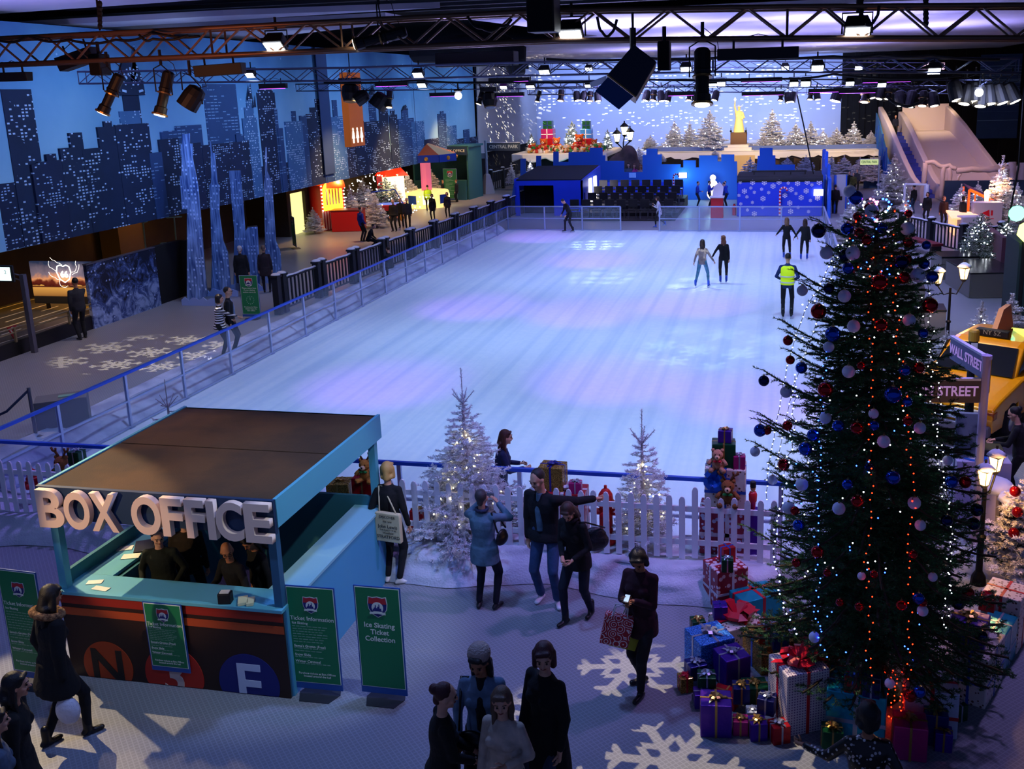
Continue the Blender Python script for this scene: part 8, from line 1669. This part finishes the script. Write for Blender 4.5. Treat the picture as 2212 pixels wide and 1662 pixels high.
for p_ in ((2.6,12.0,1.5),(4,23.6,1.9)): light('POINT',p_,None,'#ffb868',16,.08)
# snow mound and cone pedestal
B=Blob(); B.ell((2.95,12.75,.0),(.62,.42,.34)); B.ell((3.0,12.6,.1),(.45,.35,.3)); me=remesh(B,.03,3); me.materials.append(snow); o=bpy.data.objects.new('snow_mound',me); COL.objects.link(o); tag(o,'rounded snow mound around the foot of the white tapered pedestal','snow mound')
t=thing('white_pedestal','white tapered pedestal topped with snow behind the front street lamp','pedestal',(2.86,13.0,0)); mb=MB(); mb.lathe([(.32,.2),(.24,1.0),(.26,1.02)],(0,0,0),4); mb.build('tapered_body',M('pedestal lilac','#b8b4dc',.7),t,world=False); mb=MB(); mb.ball((0,0,1.04),.27,12,sz=.4); mb.build('snow_cap',snow,t,world=False,smooth=True)
t=thing('black_bollard','wide black square bollard with snow on top at the right edge','bollard',(3.08,12.62,0)); mb=MB(); mb.box((0,0,.5),(.32,.32,1.0)); mb.build('bollard_body',M('black plastic'),t,world=False); mb=MB(); mb.lathe([(.24,1.0),(.22,1.06),(.01,1.09)],(0,0,0),8); mb.build('snow_cap',snow,t,world=False,smooth=True)
mb=MB()
for k in range(4): mb.tube([(2.95+.0*k,12.0-k*.07,.05),(3.5,12.0-k*.07,.06)],.02,6)
tag(mb.build('snowy_pallet',snow),'snow-covered slatted pallet on the floor at the right edge','pallet')
# white desk, monitor and blue stall post
t=thing('white_desk','white counter desk with a round blue emblem, before the person in the black suit','desk',(2.98,14.45,0)); mb=MB(); mb.box((0,0,.46),(.75,.6,.92)); mb.build('desk_body',M('desk white','#b0a8d0',.5),t,world=False,bevel=.01); mb=MB(); mb.lathe([(.18,.921),(.18,.924)],(-.1,-.1,0),24); mb.build('blue_emblem',M('emblem blue','#2c70c8',.5),t,world=False); mb=MB(); mb.lathe([(.11,.925),(.11,.928)],(-.1,-.1,0),20); mb.build('white_emblem_centre',M('sign white'),t,world=False)
t=thing('till','black till and keyboard on the white desk','till',(3.05,14.55,.92)); mb=MB(); mb.box((0,0,.05),(.5,.32,.1)); mb.build('till_base',M('black plastic'),t,world=False,bevel=.01); mb=MB(); mb.box((-.2,.1,.35),(.4,.06,.4),.3); mb.build('till_screen',M('black plastic'),t,world=False,bevel=.01)
for nm,xx,ww,m_ in (('blue_post',2.93,.09,M('stall light blue','#4c90e0',.5)),('grey_banner',2.74,.3,M('banner slate','#3c4c64',.7,var=.8,vs=3,col2='#6c7c90'))): mb=MB(); mb.bx(xx-ww/2,xx+ww/2,14.3,14.38,0,1.6); tag(mb.build(nm,m_),'light blue upright post of the stall behind the main street sign' if ww<.1 else 'worn slate-grey banner panel beside the light blue post','post' if ww<.1 else 'banner')
# frosted trees on the right
GR='frosted firs among the street furniture at the right'
for i,(lb,v,px,pb_,pt,ln,w_) in enumerate((('frosted fir with a lit bare leader behind the traffic signal',1,2112,800,650,30,1.3),('bushy bluish frosted fir behind the cab roof',0,2176,790,635,0,1.4),('frosted fir low behind the two-armed street lamp',3,2040,820,715,18,1.5),('frosted fir between the lamp and the traffic signal',3,2078,850,740,14,1.4),('frosted fir glimpsed between tall tree and cab bonnet',3,2012,900,790,24,1.3),('violet-lit frosted fir with red baubles at the right edge',3,2215,1250,1000,0,1.25),('small frosted fir right of the violet-lit one',1,2240,1180,960,0,1.1),
    ('large frosted fir before the teal partition, its tip over the beam',1,2157,490,337,60,1.2),('frosted fir left of the orange-framed stand',3,2072,482,398,30,1.2),('frosted fir behind the orange frame',3,2108,470,392,20,1.1),('frosted fir right of the orange-framed stand',0,2192,480,395,40,1.3),('warmly lit frosted fir left of the slide stairs',0,1928,440,332,30,1.25),('frosted fir behind the crown of the tall tree, left one',3,1840,520,430,24,1.5),('frosted fir behind the crown of the tall tree, right one',3,1952,500,428,24,1.3),('snowy fir beside the wooden fence below the slide',0,1900,500,440,20,1.3))):
    far_tree(v,lb,px,pb_,pt,grp=GR,wide=w_,lights=ln,lr=.022 if pb_<600 else .012)
for i,(x,y,z_) in enumerate(((2193,1035,.9),(2198,1105,.6),(2190,1150,.3))): q=AY(x,1062+i*45,12.2); t=thing('bauble','red ball, '+['upper','middle','lowest'][i]+' of three on the violet-lit fir','bauble',q); mb=MB(); mb.ball((0,0,0),.07,14); mb.build('ball',BM['red'],t,world=False,smooth=True)
# two dark green lit firs
for i,(px,pb_,pt,lb) in enumerate(((2112,588,462,'dark green lit fir left of the pair beside the black tables'),(2168,585,478,'dark green lit fir right of the pair beside the black tables'))):
    b=G(px,pb_); h=AY(px,pt,b.y).z; t=thing('fir_tree',lb,'tree',b); mn,tw=conifer_segs(h,rf_cone(1.05,.75),90,60+i,z0=.06,tw=.14,twl=.45); trunk(t,h,.06); add_conifer(t,mn,tw,120,.06,.018,frost_d,twig_m,60+i)
    bulb_cloud('cool white fairy lights on the '+lb.split(' beside')[0]+' by the black tables',b,h,1.0,80,coolw,.02,60+i)
bfence('short dark baluster fence right of the tall tree\'s crown',(5.0,42.2,0),(6.75,38.3,0),2,1.0,False,8)
bfence('second short dark baluster fence beyond, toward the white counter',(6.75,38.3,0),(8.2,38.9,0),1,1.0,False,6)
t=thing('red_bench','dark red bench against the short baluster fence','bench',(5.35,38.6,0),R(-68)); rs=M('bench red','#6c1420',.4); mb=MB(); mb.box((0,0,.43),(2.2,.45,.1)); mb.build('seat',rs,t,world=False,bevel=.02)
for sx in (-1,1): mb=MB(); mb.box((sx*.95,0,.19),(.12,.4,.38)); mb.build('leg',M('bench dark','#1c1014',.6),t,world=False)
# black tables and red seats
tbk=M('gloss black','#10181c',.18,spec=.7); rdS=M('seat red','#b03024',.35)
def table(label,x,y,w,d,rz,h=.75):
    t=thing('black_table',label,'table',(x,y,0),R(rz)); mb=MB(); mb.box((0,0,h),(w,d,.05)); mb.build('tabletop',tbk,t,world=False,bevel=.008)
    mb=MB(); mb.box((0,-d/2+.03,h/2),(w-.1,.04,h-.03)); mb.build('front_panel',M('gloss black dull'),t,world=False)
    for sx in (-1,1): mb=MB(); mb.box((sx*(w/2-.04),0,h/2),(.06,d*.96,h-.02)); mb.build('side_panel',M('gloss black dull','#0c0e12',.4),t,world=False)
def seat(label,x,y,w,d,rz,mat=None,h=.45):
    t=thing('bench_seat',label,'bench',(x,y,0),R(rz)); mb=MB(); mb.box((0,0,h),(w,d,.08)); mb.build('seat',mat or rdS,t,world=False,bevel=.01); mb=MB(); mb.box((0,0,h/2-.02),(w*.9,d*.8,h-.04)); mb.build('plinth',M('gloss black dull'),t,world=False)
table('large glossy black table beside the pair of green firs',6.15,31.4,1.5,2.4,8); table('second glossy black table end behind the large one',5.7,33.6,1.2,1.2,8); seat('orange-red bench seat right of the large black table',7.5,31.3,.55,2.0,10)
for i,(x,y) in enumerate(((3.3,34.2),(3.2,31.0),(3.15,28.0),(3.3,25.4))):
    table(f'glossy black table seen past the tall tree\'s right edge, {ordw(i)} from the far end',x,y,1.7,.8,-3); 
    if i!=0: seat(f'red bench seat beside a black table past the tall tree, {ordw(i-1)} from the far end',x-.05,y+.95,1.7,.4,-3,RB['red'] if i%2 else rdS)
# vendor stand
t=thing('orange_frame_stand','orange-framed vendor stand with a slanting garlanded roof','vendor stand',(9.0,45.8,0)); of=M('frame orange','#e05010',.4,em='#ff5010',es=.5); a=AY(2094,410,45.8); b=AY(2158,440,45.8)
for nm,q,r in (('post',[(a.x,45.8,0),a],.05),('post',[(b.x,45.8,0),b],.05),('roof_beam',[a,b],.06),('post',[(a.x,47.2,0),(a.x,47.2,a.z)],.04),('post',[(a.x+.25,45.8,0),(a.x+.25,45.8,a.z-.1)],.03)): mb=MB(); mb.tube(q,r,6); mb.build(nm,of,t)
mb=MB(); mb.add([a,b,b+Vector((0,1.5,.1)),a+Vector((0,1.5,.1))]+[v+Vector((0,0,.05)) for v in (a,b,b+Vector((0,1.5,.1)),a+Vector((0,1.5,.1)))],[(3,2,1,0),(4,5,6,7),(0,1,5,4),(1,2,6,5),(2,3,7,6),(3,0,4,7)]); mb.build('roof_sheet',M('stand roof','#5c3448',.6),t)
mb=MB(); mb.lathe([(.08,0),(.12,.4),(.04,.5)],(a.x+.7,45.6,1.15),8); mb.build('lamp_glow',EM('lantern warm glow'),t)
t=thing('white_counter','white vendor counter with a small red logo on its front','counter',(8.7,44.4,0)); wc=M('counter white','#a8a8bc',.6); 
mb=MB(); mb.box((0,0,.62),(1.15,.6,1.25)); mb.build('tall_unit',wc,t,world=False,bevel=.01); mb=MB(); mb.box((-.9,-1.6,.42),(.9,.7,.84),.2); mb.build('low_unit',wc,t,world=False,bevel=.01)
mb=MB(); mb.prism([(-.25,.8),(.05,.95),(.08,.65)],(0,-.302,0),(1,0,0),(0,0,1),(0,-.01,0)); mb.prism([(.12,.7),(.2,.7),(.2,.92),(.12,.92)],(0,-.302,0),(1,0,0),(0,0,1),(0,-.01,0)); mb.prism([(-.2,.55),(.25,.55),(.25,.58),(-.2,.58)],(0,-.302,0),(1,0,0),(0,0,1),(0,-.01,0)); mb.build('red_logo',RB['red'],t,world=False)
mb=MB(); mb.prism([(7.0,42.6),(8.4,42.6),(8.1,44.8),(7.2,45.4)],(0,0,.72),(1,0,0),(0,1,0),(0,0,.06)); mb.bx(7.2,8.2,43,44.6,0,.72); tag(mb.build('lit_display_table',M('display glow','#f0c0a0',.6,em='#ffb070',es=.5)),'warm glowing display table left of the white vendor counter','display table')
# glowing edge signs
p=AY(2196,470,26); t=thing('neon_sign','blurred green and yellow glowing sign at the right edge','neon sign',p); mb=MB(); mb.ball((0,0,.1),.2,10,sy=.3); mb.build('green_glow',EM('neon green','#60ffb0',2.2),t,world=False,smooth=True); mb=MB(); mb.prism([(0,-.2),(.5,.1),(.6,-.5),(.25,-.75),(-.05,-.45)],(.1,0,0),(1,0,0),(0,0,1),(0,.08,0)); mb.build('yellow_glow',EM('neon yellow','#e8ff60',2.4),t,world=False); mb=MB(); mb.tube([(.25,.1,-.6),(.25,.1,-p.z)],.05,6); mb.build('support_post',bkm,t,world=False)
mb=MB(); mb.bx(5.95,6.4,26.1,27.6,0,AY(2212,520,26.5).z); tag(mb.build('teal_screen',M('screen teal','#1c3434',.7)),'dark teal screen at the right edge below the glowing sign','screen')
mb=MB(); mb.bx(7.0,7.15,33,37,0,1.4); tag(mb.build('plum_panel',M('plum panel','#5c3448',.7)),'plum-coloured panel behind the green firs at the right','panel')
for i,(x0,y0,x1,y1) in enumerate(((1955,398,2002,399),)):
    a,b=AY(x0+0,y0,50),AY(x1,y1,50); mb=MB(); mb.tube([a,b],.05,6); mb.tube([(a.x,50,0),a],.06,6); mb.tube([(b.x,50,0),b],.12,6); tag(mb.build('snowy_rail',snow),'snow-topped rail below the slide stairs','rail')
w=bpy.data.worlds.new('hall'); SC.world=w; w.use_nodes=True; bg=w.node_tree.nodes['Background']; bg.inputs[0].default_value=lin('#5c70b8'); bg.inputs[1].default_value=.16
SC.view_settings.exposure=1.35
SC.cycles.use_denoising=True; SC.cycles.max_bounces=5; SC.cycles.diffuse_bounces=2; SC.cycles.glossy_bounces=2; SC.cycles.adaptive_threshold=.06; SC.cycles.transparent_max_bounces=16
try: SC.cycles.denoiser='OPENIMAGEDENOISE'
except Exception: pass
SC.cycles.sample_clamp_indirect=4
# cool wash over the ice from the truss floods
for x,y in ((-9.5,17),(-4,16),(0,16),(-9.5,24),(-4.5,24),(0,24),(-9,32),(-4,32),(0,32),(-8,40),(-2,40)):
    light('SPOT',(x,y,6.7),(x,y+1.5,0),'#b4d0ff',400,.25,115,1)
for x,y in ((-8.6,19.5),(-3.6,20.5),(-.5,19.5),(-9,27.5),(-2.5,28.5),(-5.5,27),(-7,36),(-10.5,42)):
    light('SPOT',(x,y-3,6.6),(x,y,0),'#c468ff',400,.1,36,.9)
# foreground
light('SPOT',(-3.5,9.6,6.6),(-3.5,9.0,0),'#80a4ff',250,.2,125,1)
light('SPOT',(0.5,11,6.6),(-2.5,11.8,.5),'#c49cff',260,.15,80,1)
light('SPOT',(-5.5,5.2,7.2),(-6.5,9.5,1),'#94acf0',170,.15,95,1)
light('SPOT',(-9.5,13.5,6.6),(-10.5,11.6,0),'#9c88ff',260,.15,80,1)
light('SPOT',(3.6,13,6.6),(3.2,13.5,0),'#b8a0ff',300,.15,110,1)
light('SPOT',(2.6,19.8,5.8),(3.3,17.9,.9),'#ffe0b0',260,.15,75,.8)
# warm profile spots: raking light over the floor in front of the booth
light('SPOT',(-10.8,10.2,5.2),(-6.6,6.9,0),'#ffe0b0',620,.03,42,.25)
light('SPOT',(-9.8,10.2,6.6),(-7.3,9.6,2.2),'#ffd8a8',180,.08,40,.6)
light('SPOT',(-1.0,7.5,6.6),(-5.4,9.6,.8),'#d8ecff',260,.06,34,.5)
light('SPOT',(-1.4,10,6.5),(-.3,8.95,.7),'#ffe8d0',90,.03,9,.3)
# mural wash
for y in (16,25,34,43,52,60):
    light('SPOT',(-14.5,y,7.6),(-20,y+.5,5.6),'#b4d0fa',330,.4,120,1)
# left concourse: neutral/warm
for y,c in ((17,'#ffd0a0'),(23,'#ffd4ac'),(30,'#c8bcc8')): light('SPOT',(-16.2,y,6.8),(-16.4,y+1,0),c,190,.2,95,1)
light('SPOT',(-20.6,21,3.6),(-22,25.5,0),'#ffc050',130,.1,90,1); light('SPOT',(-21.2,25.9,1.9),(-21.6,25.2,.4),'#ffb030',50,.1,140,1)
light('SPOT',(-21,16,2.6),(-24.5,18,2.4),'#ffb060',110,.3,140,1); light('SPOT',(-22,32,3.5),(-24.5,33,2.0),'#ffb060',60,.3,140,1)
for y,p in ((41,520),(48,560),(56,420)): light('SPOT',(-17.5,y,5.8),(-20.5,y+1,0),'#ffc070',p*1.1,.2,95,1)
for x,y in ((-22,46),(-21,50),(-22,54)): light('SPOT',(x+1.2,y-2,2.5),(x-1,y+.5,1.5),'#ffe6b8',90,.1,110,1)
light('SPOT',(-14.5,24,6.5),(-18.3,30,3),'#88a8ff',280,.2,80,1)  # added blue spot that brightens the cut-out towers
# back cloth
for x in (-17,-12,-7,-2,3): light('SPOT',(x,74,8.2),(x,81,4.6),'#a8beff',620,.4,120,1)
for x in (-14,-9,-3,1,5): light('SPOT',(x,60.5,7.2),(x,68,2.8),'#ffe0a8',900,.2,70,1)
light('SPOT',(-2.8,61.5,4.2),(-2.8,68,4.4),'#fff0b8',420,.1,36,.8)
light('SPOT',(7,49,7.2),(9.4,61,2.2),'#ffc4b0',1500,.3,58,1); light('SPOT',(10,66,6.4),(9.4,68,3.6),'#ffd8a8',150,.3,100,1)
# blue set wash
for x in (-11,-5,0): light('SPOT',(x,48,7),(x,57,1.6),'#5c8cff',560,.2,80,1)
q=AY(1475,379,56.3); light('POINT',(q.x,56.3,q.z),None,'#90f0ff',26,.1); q=AY(1540,385,56); light('POINT',(q.x,55.4,q.z+.2),None,'#b0f0ff',32,.1)
light('POINT',(-9.6,52.5,1.2),None,'#e8e0ff',14,.1); light('SPOT',(-1,43.5,6.6),(0,49.3,.9),'#c0ccff',620,.2,70,1); light('SPOT',(-12,46,6.8),(-12,50,1),'#6088ff',260,.2,80,1)
light('POINT',(-13.6,60.6,.6),None,'#80e0ff',20,.1)
# right concourse
for x,y in ((5.5,38),(5.6,30),(4.6,23),(8,46)): light('SPOT',(x,y,6.8),(x,y+1,0),'#b4c0ff',360,.2,100,1)
light('POINT',(9.2,45.2,1.8),None,'#ffb070',40,.1); light('SPOT',(6.5,35,6),(9,48,1),'#ffd8c0',420,.2,60,1)
# unseen uplights added to brighten the ceiling
for x,y,p_ in ((-4,13,900),(-6,37,5000),(2,38,5000),(-3,47,4000),(6,46,3000),(-8,60,2000),(3,62,2000),(-18,19,900)): light('SPOT',(x,y,5.4),(x,y,9),'#b4acff',p_*.4,.3,165,1)
light('SPOT',(-6.5,7.5,6.0),(-7,10,6.9),'#ff9a50',70,.2,90,1)
# pattern projectors
gobo((-1.9,10.2,6.55),G(1470,1640),'#ffe4bc',760,35,'flake',4.4,0,soft=.25)
gobo((-11.8,21,6.5),G(330,765),'#ffe8c8',1500,30,'flake',6.2,3,soft=.25)
gobo((-4,26,6.4),G(1508,618),'#e8f4ff',900,16,'flake',9,1,soft=.5)
gobo((-7,36,6.4),G(1285,532),'#e0f4ff',1300,22,'flake',12,2,soft=.6); gobo((-6,27,6.4),G(1300,602),'#e0f4ff',700,20,'flake',13,4,soft=.6); gobo((-4,17,6.4),G(1545,745),'#d0f0ff',520,30,'flake',9,5,soft=.8)
for x,tx_,p in ((-14,-16,5200),(-6,-7,4200),(2,1,5200)): gobo((x,58,7.4),(tx_,81,5.2),'#fff4e0',p*3.6,48,'windows',6.5,0,.05,soft=.3)
gobo((-12,60,7.4),(-20,72,5.0),'#ffecc8',9000,44,'windows',3.6,2,.25,roll=.35,soft=.3)

for x in (-16,-13.5): light('SPOT',(x,58.5,6.2),(x+.3,63,2.8),'#ffd8a0',260,.15,70,1)  # no projectors: unseen spots added to brighten the dark toy heap

light('SPOT',(-8.6,4.6,3.9),(-6.4,9.2,1.25),'#ffd8a0',210,.04,24,.5)  # no projector: extra unseen spot added for the dark booth sellers
